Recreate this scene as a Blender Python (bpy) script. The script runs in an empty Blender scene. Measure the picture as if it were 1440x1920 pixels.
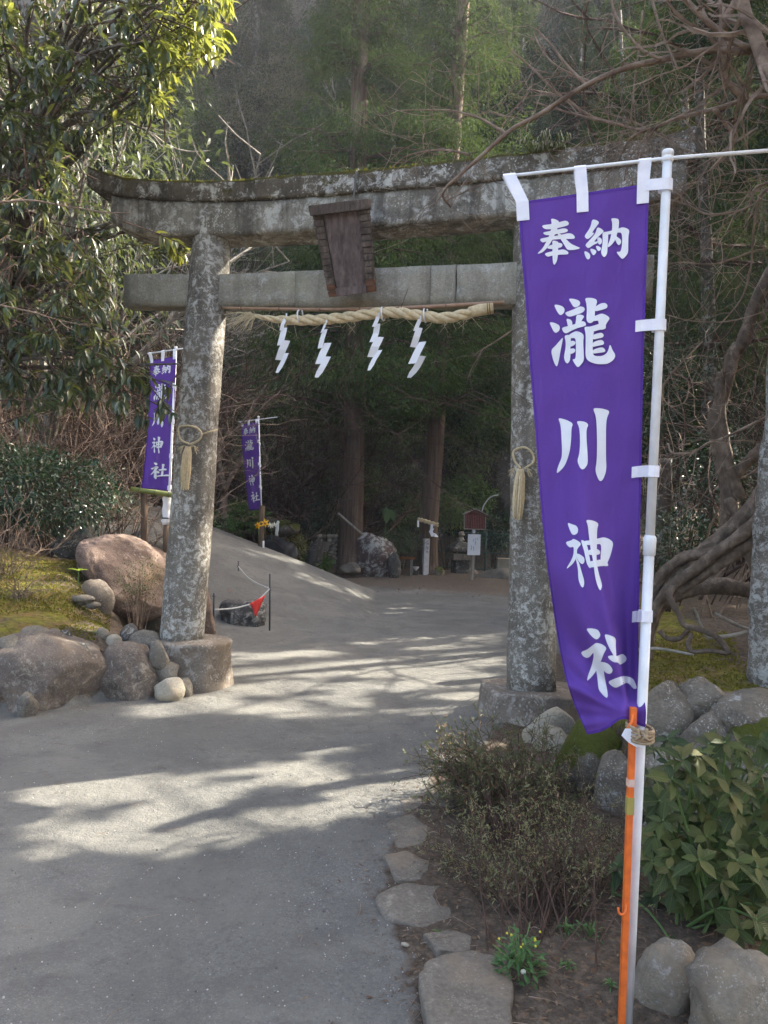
import bpy, bmesh, math, random
import numpy as np
from mathutils import Vector, Matrix, noise
from mathutils.geometry import tessellate_polygon

sc = bpy.context.scene
COL = sc.collection
R = math.radians

# ------------------------------------------------------------------ camera
EYE = 1.65
CAM = Matrix.Translation((0, 0, EYE)) @ Matrix.Rotation(R(90), 4, 'X') @ Matrix.Rotation(R(2.0), 4, 'Z')
cd = bpy.data.cameras.new('camera')
cam = bpy.data.objects.new('camera', cd)
COL.objects.link(cam)
cam.matrix_world = CAM
cd.sensor_fit = 'HORIZONTAL'
cd.sensor_width = 36.0
cd.lens = 36.0
cd.clip_start = 0.05
cd.clip_end = 600
sc.camera = cam

# ------------------------------------------------------------------ light
SUN_EL = R(38.0)
SUN_AZ = Vector((0.86, 0.51, 0)).normalized()
S = Vector((SUN_AZ.x * math.cos(SUN_EL), SUN_AZ.y * math.cos(SUN_EL), math.sin(SUN_EL)))
world = bpy.data.worlds.new('World')
sc.world = world
world.use_nodes = True
wn = world.node_tree
wn.nodes.clear()
sky = wn.nodes.new('ShaderNodeTexSky')
sky.sky_type = 'NISHITA'
sky.sun_disc = False
sky.sun_elevation = SUN_EL
sky.sun_rotation = math.atan2(S.x, S.y)
sky.air_density = 1.0
sky.dust_density = 8.0
sky.ozone_density = 0.0
bg = wn.nodes.new('ShaderNodeBackground')
bg.inputs['Strength'].default_value = 0.15
wo = wn.nodes.new('ShaderNodeOutputWorld')
wn.links.new(sky.outputs[0], bg.inputs['Color'])
wn.links.new(bg.outputs[0], wo.inputs['Surface'])
sl = bpy.data.lights.new('sun', 'SUN')
sl.energy = 4.0
sl.angle = R(0.53)
sl.color = (1.0, 0.93, 0.80)
so = bpy.data.objects.new('sun', sl)
COL.objects.link(so)
so.rotation_euler = S.to_track_quat('Z', 'Y').to_euler()
so.location = (20, 10, 30)

sc.view_settings.view_transform = 'Standard'
sc.view_settings.look = 'None'
sc.view_settings.gamma = 1.0
sc.view_settings.use_curve_mapping = False
sc.view_settings.exposure = 2.62
sc.cycles.use_denoising = True
sc.cycles.max_bounces = 6
sc.cycles.diffuse_bounces = 4
sc.cycles.glossy_bounces = 2
sc.cycles.transmission_bounces = 4
sc.cycles.sample_clamp_indirect = 6.0

# ------------------------------------------------------------------ helpers
F = 1440.0

def at(px, py, d):
    """world point that lies d metres in front of the eye along the line through a point of the photograph"""
    return CAM @ Vector(((px - 720) / F * d, -(py - 960) / F * d, -d))

CAMI = CAM.inverted()

def proj(P):
    c = CAMI @ Vector(P)
    return 720 + c.x / -c.z * F, 960 - c.y / -c.z * F, -c.z

def proj_np(P):
    M = np.array(CAMI)
    c = P @ M[:3, :3].T + M[:3, 3]
    d = -c[:, 2]
    dd = np.where(np.abs(d) < 1e-3, 1e-3, d)
    return 720 + c[:, 0] / dd * F, 960 - c[:, 1] / dd * F, d

def sm(a, b, x):
    t = np.clip((x - a) / (b - a), 0, 1)
    return t * t * (3 - 2 * t)

def props(o, label=None, cat=None, group=None, kind=None):
    if label: o['label'] = label
    if cat: o['category'] = cat
    if group: o['group'] = group
    if kind: o['kind'] = kind
    return o

def empty(name, loc, label, cat, group=None):
    o = bpy.data.objects.new(name, None)
    o.empty_display_size = 0.1
    o.location = loc
    COL.objects.link(o)
    return props(o, label, cat, group)

def parent(o, p):
    o.parent = p
    o.matrix_parent_inverse = p_world(p).inverted()

def p_world(p):
    m = Matrix.Translation(p.location) @ p.rotation_euler.to_matrix().to_4x4() @ Matrix.Diagonal(p.scale).to_4x4()
    if p.parent:
        m = p_world(p.parent) @ p.matrix_parent_inverse @ m
    return m

def link_mesh(name, me, mat=None, par=None, smooth=False, local=False):
    if mat is not None and not me.materials:
        for m_ in (mat if isinstance(mat, (list, tuple)) else [mat]):
            me.materials.append(m_)
    if smooth:
        me.polygons.foreach_set('use_smooth', np.ones(len(me.polygons), dtype=bool))
    o = bpy.data.objects.new(name, me)
    COL.objects.link(o)
    if par is not None:
        o.parent = par
        if not local:
            o.matrix_parent_inverse = p_world(par).inverted()
    return o

class MB:
    """collects shapes that belong to ONE part"""
    def __init__(s):
        s.v = []; s.f = []; s.m = []
    def add(s, vs, fs, mi=0):
        b = len(s.v)
        s.v.extend([tuple(p) for p in vs])
        s.f.extend([tuple(i + b for i in f) for f in fs])
        s.m.extend([mi] * len(fs))
    def hexa(s, p, mi=0):
        """eight corners: bottom ring 0-3, top ring 4-7"""
        s.add(p, [(3, 2, 1, 0), (4, 5, 6, 7), (0, 1, 5, 4), (1, 2, 6, 5), (2, 3, 7, 6), (3, 0, 4, 7)], mi)
    def box(s, c, sx, sy, sz, rot=None, mi=0):
        c = Vector(c)
        m = rot if rot is not None else Matrix.Identity(3)
        p = [c + m @ Vector((x * sx / 2, y * sy / 2, z * sz / 2)) for z in (-1, 1) for x, y in ((-1, -1), (1, -1), (1, 1), (-1, 1))]
        s.hexa(p, mi)
    def tube(s, pts, rad, n=6, cap=True, mi=0, jit=0.0, seed=0):
        pts = [Vector(p) for p in pts]
        if not hasattr(rad, '__len__'):
            rad = [rad] * len(pts)
        rng = random.Random(seed)
        t0 = (pts[1] - pts[0]).normalized()
        ref = Vector((0, 0, 1)) if abs(t0.z) < 0.9 else Vector((1, 0, 0))
        nrm = t0.cross(ref).normalized()
        vs = []
        for i, p in enumerate(pts):
            a = pts[max(0, i - 1)]; b = pts[min(len(pts) - 1, i + 1)]
            t = (b - a)
            if t.length < 1e-9: t = t0.copy()
            t.normalize()
            nrm = (nrm - t * nrm.dot(t))
            if nrm.length < 1e-6: nrm = t.orthogonal()
            nrm.normalize()
            bn = t.cross(nrm)
            for k in range(n):
                a_ = 2 * math.pi * k / n
                r = rad[i] * (1 + (rng.uniform(-jit, jit) if jit else 0))
                vs.append(p + (nrm * math.cos(a_) + bn * math.sin(a_)) * r)
        fs = []
        for i in range(len(pts) - 1):
            for k in range(n):
                fs.append((i * n + k, i * n + (k + 1) % n, (i + 1) * n + (k + 1) % n, (i + 1) * n + k))
        if cap:
            fs.append(tuple(range(n - 1, -1, -1)))
            fs.append(tuple((len(pts) - 1) * n + k for k in range(n)))
        s.add(vs, fs, mi)
    def lathe(s, base, axis, prof, n=16, mi=0):
        """prof: list of (distance along axis, radius)"""
        base = Vector(base); axis = Vector(axis).normalized()
        s.tube([base + axis * h for h, r in prof], [max(r, 1e-4) for h, r in prof], n, True, mi)
    def ribbon(s, pts, wvec, th, mi=0):
        """a strip of cloth or paper along pts, wvec wide, th thick"""
        pts = [Vector(p) for p in pts]
        wl = wvec if isinstance(wvec, list) else [Vector(wvec)] * len(pts)
        vs = []
        for i, p in enumerate(pts):
            a = pts[max(0, i - 1)]; b = pts[min(len(pts) - 1, i + 1)]
            t = (b - a).normalized()
            w = Vector(wl[i])
            nn = t.cross(w).normalized() * th / 2
            vs += [p - w / 2 - nn, p + w / 2 - nn, p + w / 2 + nn, p - w / 2 + nn]
        fs = []
        for i in range(len(pts) - 1):
            for k in range(4):
                fs.append((i * 4 + k, i * 4 + (k + 1) % 4, (i + 1) * 4 + (k + 1) % 4, (i + 1) * 4 + k))
        e = (len(pts) - 1) * 4
        fs += [(3, 2, 1, 0), (e, e + 1, e + 2, e + 3)]
        s.add(vs, fs, mi)
    def mesh(s, name):
        me = bpy.data.meshes.new(name)
        me.from_pydata(s.v, [], s.f)
        if any(s.m):
            me.polygons.foreach_set('material_index', np.array(s.m, dtype=np.int32))
        me.update()
        return me
    def build(s, name, mat, par=None, smooth=False, bevel=0, fixn=True):
        me = s.mesh(name)
        if fixn or bevel:
            bm = bmesh.new(); bm.from_mesh(me)
            if bevel:
                bmesh.ops.bevel(bm, geom=[e for e in bm.edges], offset=bevel, segments=2, affect='EDGES', profile=0.6)
            if fixn:
                bmesh.ops.recalc_face_normals(bm, faces=bm.faces)
            bm.to_mesh(me); bm.free()
        return link_mesh(name, me, mat, par, smooth)

def np_mesh(name, V, Fq, nper):
    """fast mesh from arrays; Fq is (n, nper)"""
    me = bpy.data.meshes.new(name)
    me.vertices.add(len(V))
    me.vertices.foreach_set('co', np.asarray(V, dtype=np.float32).ravel())
    n = len(Fq)
    me.loops.add(n * nper)
    me.loops.foreach_set('vertex_index', np.asarray(Fq, dtype=np.int32).ravel())
    me.polygons.add(n)
    me.polygons.foreach_set('loop_start', np.arange(0, n * nper, nper, dtype=np.int32))
    try:
        me.polygons.foreach_set('loop_total', np.full(n, nper, dtype=np.int32))
    except Exception:
        pass
    me.update(calc_edges=True)
    return me

def norm(a):
    return a / np.maximum(np.linalg.norm(a, axis=-1, keepdims=True), 1e-9)

# template leaves: columns (across, along, up), unit length
LEAF = (np.array([[0, 0, 0], [-.30, .28, .05], [.30, .28, .05], [0, .30, 0], [-.33, .60, .02], [.33, .60, .02], [0, .62, -.03], [0, 1.0, -.16]]),
        np.array([[0, 3, 1], [0, 2, 3], [1, 3, 6], [1, 6, 4], [3, 2, 5], [3, 5, 6], [4, 6, 7], [6, 5, 7]]))
KITE = (np.array([[0, 0, 0], [-.5, .45, .06], [.5, .45, .06], [0, 1.0, -.08]]),
        np.array([[0, 2, 1], [1, 2, 3]]))
SPRAY = (np.array([[0, 0, 0], [-.5, .35, 0], [.5, .35, .0], [-.42, .75, -.05], [.42, .75, -.05], [0, 1.0, -.15]]),
         np.array([[0, 2, 1], [1, 2, 4], [1, 4, 3], [3, 4, 5]]))

def leaves_np(P, D, U, L, W, tmpl):
    """arrays of leaf vertices and triangles. P base, D along, U up-ish, L length, W width (absolute)"""
    D = norm(D)
    X = norm(np.cross(D, U))
    Z = np.cross(X, D)
    T, Ft = tmpl
    n = len(P)
    V = (P[:, None, :] + X[:, None, :] * (T[None, :, 0:1] * W[:, None, None])
         + D[:, None, :] * (T[None, :, 1:2] * L[:, None, None])
         + Z[:, None, :] * (T[None, :, 2:3] * L[:, None, None]))
    Fa = Ft[None] + (np.arange(n) * len(T))[:, None, None]
    return V.reshape(-1, 3), Fa.reshape(-1, 3)

def leaf_obj(name, P, D, U, L, W, tmpl, mat, par, smooth=False, kind=None):
    V, Fa = leaves_np(P, D, U, L, W, tmpl)
    me = np_mesh(name, V, Fa, 3)
    o = link_mesh(name, me, mat, par, smooth)
    if kind: o['kind'] = kind
    return o

def leaf_parts(P, D, U, L, W, tmpl, mat, par, name='leaf'):
    """each leaf an object of its own, all sharing one mesh"""
    T, Ft = tmpl
    me = np_mesh(name, T, Ft, 3)
    me.materials.append(mat)
    D = norm(D); X = norm(np.cross(D, U)); Z = np.cross(X, D)
    inv = p_world(par).inverted()
    for i in range(len(P)):
        o = bpy.data.objects.new(name, me)
        m = Matrix(((X[i, 0] * W[i], D[i, 0] * L[i], Z[i, 0] * L[i], P[i, 0]),
                    (X[i, 1] * W[i], D[i, 1] * L[i], Z[i, 1] * L[i], P[i, 1]),
                    (X[i, 2] * W[i], D[i, 2] * L[i], Z[i, 2] * L[i], P[i, 2]), (0, 0, 0, 1)))
        COL.objects.link(o)
        o.parent = par
        o.matrix_local = inv @ m

def copy_tree(o, par=None):
    c = o.copy(); COL.objects.link(c)
    if par is not None: c.parent = par
    for ch in list(o.children):
        copy_tree(ch, c)
    return c

def catmull(pts, n=6):
    pts = [Vector(p) for p in pts]
    if len(pts) < 3: return pts
    out = []
    for i in range(len(pts) - 1):
        p0 = pts[max(0, i - 1)]; p1 = pts[i]; p2 = pts[i + 1]; p3 = pts[min(len(pts) - 1, i + 2)]
        for k in range(n):
            t = k / n
            out.append(0.5 * ((2 * p1) + (p2 - p0) * t + (2 * p0 - 5 * p1 + 4 * p2 - p3) * t * t + (3 * p1 - p0 - 3 * p2 + p3) * t ** 3))
    out.append(pts[-1])
    return out

def trace(pl, d0, d1=None, n=5):
    """smooth world polyline through points of the photograph, running from d0 to d1 metres away"""
    d1 = d0 if d1 is None else d1
    m = len(pl) - 1
    return catmull([at(x, y, d0 + (d1 - d0) * i / m) for i, (x, y) in enumerate(pl)], n)

def taper(n, a, b):
    return [a + (b - a) * i / (n - 1) for i in range(n)]

def inpoly(x, y, poly):
    x = np.asarray(x, dtype=float); y = np.asarray(y, dtype=float)
    r = np.zeros(x.shape, dtype=bool)
    n = len(poly)
    for i in range(n):
        x1, y1 = poly[i]; x2, y2 = poly[(i + 1) % n]
        c = ((y1 > y) != (y2 > y))
        xi = (x2 - x1) * (y - y1) / ((y2 - y1) if y2 != y1 else 1e-9) + x1
        r ^= c & (x < xi)
    return r

# ------------------------------------------------------------------ materials
class NT:
    def __init__(s, name):
        s.mat = bpy.data.materials.new(name)
        s.mat.use_nodes = True
        s.t = s.mat.node_tree
        s.t.nodes.clear()
        s.out = s.n('ShaderNodeOutputMaterial')
        s.tc = s.n('ShaderNodeTexCoord')
        s.co = s.tc.outputs['Object']
    def n(s, t):
        return s.t.nodes.new(t)
    def l(s, a, b):
        s.t.links.new(a, b)
    def noise(s, scale, detail=4, rough=0.55, dist=0.0, co=None, st=None):
        n = s.n('ShaderNodeTexNoise')
        n.inputs['Scale'].default_value = scale
        n.inputs['Detail'].default_value = detail
        n.inputs['Roughness'].default_value = rough
        n.inputs['Distortion'].default_value = dist
        c = co or s.co
        if st:
            mp = s.n('ShaderNodeMapping'); mp.inputs['Scale'].default_value = st
            s.l(c, mp.inputs['Vector']); c = mp.outputs[0]
        s.l(c, n.inputs['Vector'])
        return n.outputs[0]
    def voro(s, scale, feat='F1', co=None, out='Distance'):
        n = s.n('ShaderNodeTexVoronoi')
        n.inputs['Scale'].default_value = scale
        n.feature = feat
        s.l(co or s.co, n.inputs['Vector'])
        return n.outputs[out]
    def ramp(s, f, stops, interp='LINEAR'):
        r = s.n('ShaderNodeValToRGB')
        r.color_ramp.interpolation = interp
        el = r.color_ramp.elements
        while len(el) < len(stops): el.new(0.5)
        for e, (p, c) in zip(el, stops):
            e.position = p
            e.color = (c, c, c, 1) if not hasattr(c, '__len__') else (*c, 1)
        s.l(f, r.inputs[0])
        return r.outputs[0]
    def mix(s, f, a, b, mode='MIX'):
        m = s.n('ShaderNodeMix'); m.data_type = 'RGBA'; m.blend_type = mode
        for sock, v in ((m.inputs[0], f), (m.inputs[6], a), (m.inputs[7], b)):
            if hasattr(v, 'links'): s.l(v, sock)
            elif hasattr(v, '__len__'): sock.default_value = (*v, 1)
            else: sock.default_value = v
        return m.outputs[2]
    def math(s, op, a, b=0.0, clamp=False):
        m = s.n('ShaderNodeMath'); m.operation = op; m.use_clamp = clamp
        for sock, v in ((m.inputs[0], a), (m.inputs[1], b)):
            if hasattr(v, 'links'): s.l(v, sock)
            else: sock.default_value = v
        return m.outputs[0]
    def attr(s, name, comp=None):
        a = s.n('ShaderNodeAttribute'); a.attribute_name = name
        if comp is None: return a.outputs['Color']
        sp = s.n('ShaderNodeSeparateColor'); s.l(a.outputs['Color'], sp.inputs[0])
        return sp.outputs[comp]
    def up(s):
        g = s.n('ShaderNodeNewGeometry')
        sp = s.n('ShaderNodeSeparateXYZ'); s.l(g.outputs['Normal'], sp.inputs[0])
        return sp.outputs[2]
    def rand(s):
        g = s.n('ShaderNodeNewGeometry'); o = s.n('ShaderNodeObjectInfo')
        return s.math('FRACT', s.math('ADD', g.outputs['Random Per Island'], o.outputs['Random']))
    def bump(s, h, strength=0.5, dist=0.01, prev=None):
        b = s.n('ShaderNodeBump')
        b.inputs['Strength'].default_value = strength
        b.inputs['Distance'].default_value = dist
        s.l(h, b.inputs['Height'])
        if prev is not None: s.l(prev, b.inputs['Normal'])
        return b.outputs[0]
    def pbr(s, col, rough=0.8, nrm=None, spec=0.5, **kw):
        p = s.n('ShaderNodeBsdfPrincipled')
        for k, v in (('Base Color', col), ('Roughness', rough), ('Specular IOR Level', spec)):
            if hasattr(v, 'links'): s.l(v, p.inputs[k])
            elif hasattr(v, '__len__'): p.inputs[k].default_value = (*v, 1)
            else: p.inputs[k].default_value = v
        for k, v in kw.items():
            p.inputs[k.replace('_', ' ')].default_value = v
        if nrm is not None: s.l(nrm, p.inputs['Normal'])
        return p.outputs[0]
    def done(s, shader):
        s.l(shader, s.out.inputs['Surface'])
        return s.mat

def leafmat(name, c1, c2, c3=None, tr=0.3, trcol=None, rough=0.45, spec=0.5):
    t = NT(name)
    r = t.rand()
    stops = [(0.0, c1), (0.75, c2)] + ([(0.97, c3)] if c3 else [])
    col = t.ramp(r, stops)
    big = t.noise(0.9, 2)
    col = t.mix(t.ramp(big, [(0.35, 0.0), (0.7, 0.55)]), col, c1)
    p = t.pbr(col, rough, spec=spec)
    if tr <= 0: return t.done(p)
    tb = t.n('ShaderNodeBsdfTranslucent')
    tc = trcol or tuple(min(1, x * 2.2) for x in c2)
    t.l(t.mix(0.5, t.mix(1.0, col, (2.2, 2.2, 1.5), 'MULTIPLY'), tc), tb.inputs['Color'])
    m = t.n('ShaderNodeMixShader'); m.inputs[0].default_value = tr
    t.l(p, m.inputs[1]); t.l(tb.outputs[0], m.inputs[2])
    return t.done(m.outputs[0])

def plain(name, c1, c2=None, scale=8, rough=0.6, spec=0.4, bumps=0.0, bscale=40, st=None, **kw):
    t = NT(name)
    c2 = c2 or tuple(x * 0.8 for x in c1)
    f = t.noise(scale, 5, st=st)
    col = t.ramp(f, [(0.3, c2), (0.7, c1)])
    nrm = t.bump(t.noise(bscale, 4, st=st), bumps, 0.01) if bumps else None
    return t.done(t.pbr(col, rough, nrm, spec, **kw))

def stonemat(name, base, dark, lichen=None, lam=0.5, lsc=9.0, moss=None, mossamt=0.0, rust=None, bump=0.6, pale=None, lmix=.85, streak=0.0):
    t = NT(name)
    f = t.noise(3.0, 8, 0.62)
    col = t.ramp(f, [(0.30, dark), (0.62, base)])
    fine = t.noise(60, 3, 0.6)
    col = t.mix(0.35, col, t.ramp(fine, [(0.35, tuple(x * .55 for x in base)), (0.65, tuple(min(1, x * 1.35) for x in base))]))
    if rust:
        col = t.mix(t.ramp(t.noise(2.1, 5, .6), [(0.55, 0.0), (0.68, 0.8)]), col, rust)
    if lichen:
        a = t.noise(lsc, 8, 0.75, 0.5)
        b = t.noise(lsc * 0.12, 4, 0.6)
        m = t.math('ADD', t.math('MULTIPLY', a, 0.85), t.math('MULTIPLY', b, 0.30))
        k = t.ramp(m, [(0.66 - 0.16 * lam, 0.0), (0.735 - 0.16 * lam, 1.0)])
        spots = t.ramp(t.voro(lsc * 5.0, 'SMOOTH_F1'), [(0.18, 1.0), (0.30, 0.0)])
        k2 = t.math('MULTIPLY', spots, t.ramp(t.noise(lsc * .6, 3), [(0.48, 0.0), (0.56, 1.0)]))
        k = t.math('MAXIMUM', k, k2)
        col = t.mix(t.math('MULTIPLY', k, lmix), col, t.mix(t.noise(35, 3), lichen, tuple(x * .6 for x in lichen)))
    if pale:
        col = t.mix(t.ramp(t.noise(1.3, 4, .6), [(0.5, 0.0), (0.7, 0.6)]), col, pale)
    if moss:
        mk = t.math('ADD', t.math('MULTIPLY', t.up(), 0.55), t.math('MULTIPLY', t.noise(5, 6, .65), 1.1))
        k = t.ramp(mk, [(1.02 - mossamt, 0.0), (1.12 - mossamt, 1.0)])
        col = t.mix(k, col, t.mix(t.noise(50, 3), moss, tuple(x * .45 for x in moss)))
    if streak:
        sk = t.noise(1.0, 6, .65, st=(9, 9, 1.1))
        col = t.mix(t.ramp(sk, [(.46, 0.0), (.62, streak)]), col, tuple(x * .6 for x in dark))
    h = t.math('ADD', t.math('MULTIPLY', t.noise(14, 8, .65), 1.0), t.math('MULTIPLY', t.noise(90, 4, .6), 0.35))
    return t.done(t.pbr(col, 0.92, t.bump(h, bump, 0.02), 0.25))

def barkmat(name, c1, c2, st=(14, 14, 1.6), lichen=None, rough=0.95):
    t = NT(name)
    f = t.noise(1.0, 7, .65, 0.3, st=st)
    col = t.ramp(f, [(0.34, tuple(x * .45 for x in c2)), (0.5, c2), (0.68, c1)])
    col = t.mix(t.ramp(t.noise(1.4, 3), [(0.4, 0.0), (0.65, 0.5)]), col, c2)
    if lichen:
        col = t.mix(t.ramp(t.noise(7, 7, .7), [(0.52, 0.0), (0.58, 0.9)]), col, lichen)
    return t.done(t.pbr(col, rough, t.bump(f, 0.9, 0.03), 0.2))
# ------------------------------------------------------------------ terrain
def vnoise(x, y, seed=0):
    xi = np.floor(x).astype(np.int64); yi = np.floor(y).astype(np.int64)
    fx = x - xi; fy = y - yi
    fx = fx * fx * (3 - 2 * fx); fy = fy * fy * (3 - 2 * fy)
    def h(a, b):
        n = (a * 374761393 + b * 668265263 + seed * 982451653) & 0x7fffffff
        n = ((n ^ (n >> 13)) * 1274126177) & 0x7fffffff
        return ((n ^ (n >> 16)) & 0xffff) / 65535.0
    return (h(xi, yi) * (1 - fx) * (1 - fy) + h(xi + 1, yi) * fx * (1 - fy)
            + h(xi, yi + 1) * (1 - fx) * fy + h(xi + 1, yi + 1) * fx * fy)

def fbm(x, y, sc, seed=0, o=4):
    r = 0; a = 0.5
    for i in range(o):
        r = r + a * (vnoise(x * sc, y * sc, seed + i) - 0.5); sc *= 2.03; a *= 0.5
    return r

BX_Y = [-12, 5.0, 5.5, 5.9, 6.2, 6.6, 7.2, 8.2, 9.5, 11, 13, 16, 30]
BX_X = [-14, -9, -4.2, -2.9, -2.45, -2.2, -2.25, -2.6, -3.1, -3.7, -4.8, -6.5, -10]
RX_Y = [3.0, 4.0, 5.2, 6.2, 8, 12, 17, 22, 30]
RX_X = [1.3, 1.3, 1.35, 1.75, 2.2, 3.6, 5.2, 6.8, 9]
WY_X = [1.0, 1.2, 1.5, 2, 3, 8]
WY_Y = [5.5, 4.75, 4.25, 3.95, 3.75, 3.5]
EX_Y = [-12, 1.5, 2.5, 3.2, 3.96, 4.85, 6.0, 7, 9, 12, 17, 23]
EX_X = [.5, .3, .16, .05, .05, .35, .85, 1.4, 1.9, 3.4, 5.0, 6.5]

def mound_t(x, y):
    return np.interp(y, BX_Y, BX_X) - x

def ramp_z(x, y):
    return 1.25 * np.clip((-x - .1) / 3.4, 0, 1.6) ** 0.9 * sm(9.0, 14.2, y) * (1 - sm(15.2, 17.2, y + .12 * x))

def bank_t(x, y):
    return np.minimum(y - np.interp(x, WY_X, WY_Y), x - np.interp(y, RX_Y, RX_X))

def hill_z(x, y):
    h = 1.25 * np.maximum(0, y - 25.0 - 0.12 * x) 
    h = np.where(h > 27, 27 + 6 * np.tanh((h - 27) / 12), h)
    hl = 0.42 * np.maximum(0, -x - 5.5) * sm(9, 15, y)
    hr = 0.30 * np.maximum(0, x - 4.5) * sm(4, 9, y)
    return h + np.minimum(hl, 14) + np.minimum(hr, 5)

def gz(x, y):
    x = np.asarray(x, dtype=float); y = np.asarray(y, dtype=float)
    t = mound_t(x, y) + .25 * fbm(x, y, 1.3, 3)
    z = .32 * sm(-.02, .15, t) + (.5 + .5 * sm(6.6, 9, y)) * (.56 * sm(.0, .8, t) + .5 * sm(.9, 3.4, t))
    z = z * (1 - .45 * sm(-3.9, -6.0, x) * (1 - sm(6.6, 7.6, y)))
    z = np.maximum(z, ramp_z(x, y) * (1 - sm(.2, 1.2, t)) + z * 0)
    b = bank_t(x, y) + .2 * fbm(x, y, 1.1, 9)
    z = z + .66 * sm(0, .3, b) + .12 * sm(.3, 2, b)
    e = x - np.interp(y, EX_Y, EX_X)
    z = z + (.02 * sm(0, .3, e) + .03 * sm(.5, 1.6, e)) * (1 - sm(3.6, 4.6, y))
    z = z + hill_z(x, y)
    off = np.maximum(sm(.0, .4, t), sm(.1, .5, e))
    z = z + fbm(x, y, 1.7, 20) * (.012 + .13 * off) + fbm(x, y, .35, 30, 3) * .05
    z = z + fbm(x, y, 9, 40, 3) * .010
    return z

def g1(x, y):
    return float(gz(np.array([x]), np.array([y]))[0])

def onground(px, py, dmin=1.0, dmax=60):
    """where the line through a point of the photograph first meets the terrain"""
    ds = np.geomspace(dmin, dmax, 900)
    o = at(px, py, 0); p1 = at(px, py, 1)
    X = o.x + (p1.x - o.x) * ds; Y = o.y + (p1.y - o.y) * ds; Z = o.z + (p1.z - o.z) * ds
    h = gz(X, Y)
    k = np.argmax(Z <= h) if (Z <= h).any() else len(ds) - 1
    d = float(ds[k])
    return Vector((X[k], Y[k], h[k])), d

# ground material -------------------------------------------------------------
def ground_material():
    t = NT('ground')
    path = t.attr('mask', 0); moss = t.attr('mask', 1); soil = t.attr('mask', 2)
    # trodden gravel
    speck = t.voro(210, 'F1', out='Color')
    sep = t.n('ShaderNodeSeparateColor'); t.l(speck, sep.inputs[0])
    g = t.ramp(sep.outputs[0], [(0.0, (.065, .065, .061)), (.5, (.130, .129, .120)), (.86, (.19, .187, .173)), (1.0, (.42, .41, .38))])
    g = t.mix(.5, g, t.ramp(t.noise(38, 6, .75), [(.34, (.072, .072, .068)), (.66, (.20, .197, .183))]))
    fine = t.ramp(t.noise(55, 6, .72), [(.34, (.095, .094, .087)), (.66, (.165, .162, .149))])
    g = t.mix(t.ramp(t.noise(1.1, 5, .6), [(.46, .75), (.62, .1)]), g, fine)
    big = t.noise(.8, 5, .6)
    g = t.mix(t.ramp(big, [(.40, 0.0), (.62, .6)]), g, (.20, .19, .165))
    g = t.mix(t.ramp(t.noise(2.3, 6, .65, .6), [(.48, 0.0), (.66, .55)]), g, (.088, .086, .080))
    g = t.mix(t.ramp(t.noise(.55, 6, .68, 1.0), [(.47, 0.0), (.60, .5)]), g, t.mix(t.noise(30, 4), (.085, .083, .078), (.15, .145, .13)))
    g = t.mix(t.ramp(t.noise(5.5, 7, .72, .3), [(.55, 0.0), (.66, .45)]), g, (.075, .073, .067))
    # dark earth with needles and leaves
    s_ = t.ramp(t.noise(22, 8, .72), [(.28, (.03, .023, .017)), (.5, (.08, .062, .047)), (.72, (.15, .12, .09))])
    lit = t.voro(70, 'F1', out='Color')
    sp2 = t.n('ShaderNodeSeparateColor'); t.l(lit, sp2.inputs[0])
    s_ = t.mix(t.ramp(sp2.outputs[1], [(.86, 0.0), (.9, .5)]), s_, t.ramp(sp2.outputs[2], [(0, (.16, .085, .04)), (1, (.21, .15, .09))]))
    # moss
    m_ = t.ramp(t.noise(16, 7, .7), [(.3, (.035, .035, .006)), (.52, (.135, .13, .018)), (.7, (.26, .215, .04))])
    m_ = t.mix(t.ramp(t.noise(3.1, 5, .6), [(.44, 0.0), (.62, .9)]), m_, t.ramp(t.noise(28, 5, .7), [(.3, (.07, .04, .015)), (.7, (.23, .145, .06))]))
    brk = t.noise(7, 6, .7)
    def edge(mask):
        return t.ramp(t.math('ADD', mask, t.math('MULTIPLY', t.math('SUBTRACT', brk, .5), .9)), [(.42, 0.0), (.58, 1.0)])
    col = t.mix(edge(moss), s_, m_)
    col = t.mix(edge(path), col, g)
    col = t.mix(t.math('MULTIPLY', edge(soil), .75), col, t.ramp(t.noise(30, 6, .7), [(.3, (.07, .05, .037)), (.7, (.17, .125, .092))]))
    h = t.math('ADD', t.math('MULTIPLY', t.noise(60, 6, .7), .5), t.math('MULTIPLY', t.voro(120), .35))
    nb = t.bump(h, .75, .012)
    nb = t.bump(t.noise(11, 7, .7), .6, .06, nb)
    return t.done(t.pbr(col, .95, nb, .2))
M_GROUND = ground_material()

def axis(lo, hi, a, b, step, grow):
    mid = list(np.arange(a, b + 1e-6, step))
    r = [b]; s_ = step
    while r[-1] < hi:
        s_ *= grow; r.append(r[-1] + s_)
    l = [a]; s_ = step
    while l[-1] > lo:
        s_ *= grow; l.append(l[-1] - s_)
    return np.array(l[::-1][:-1] + mid + r[1:])

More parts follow.
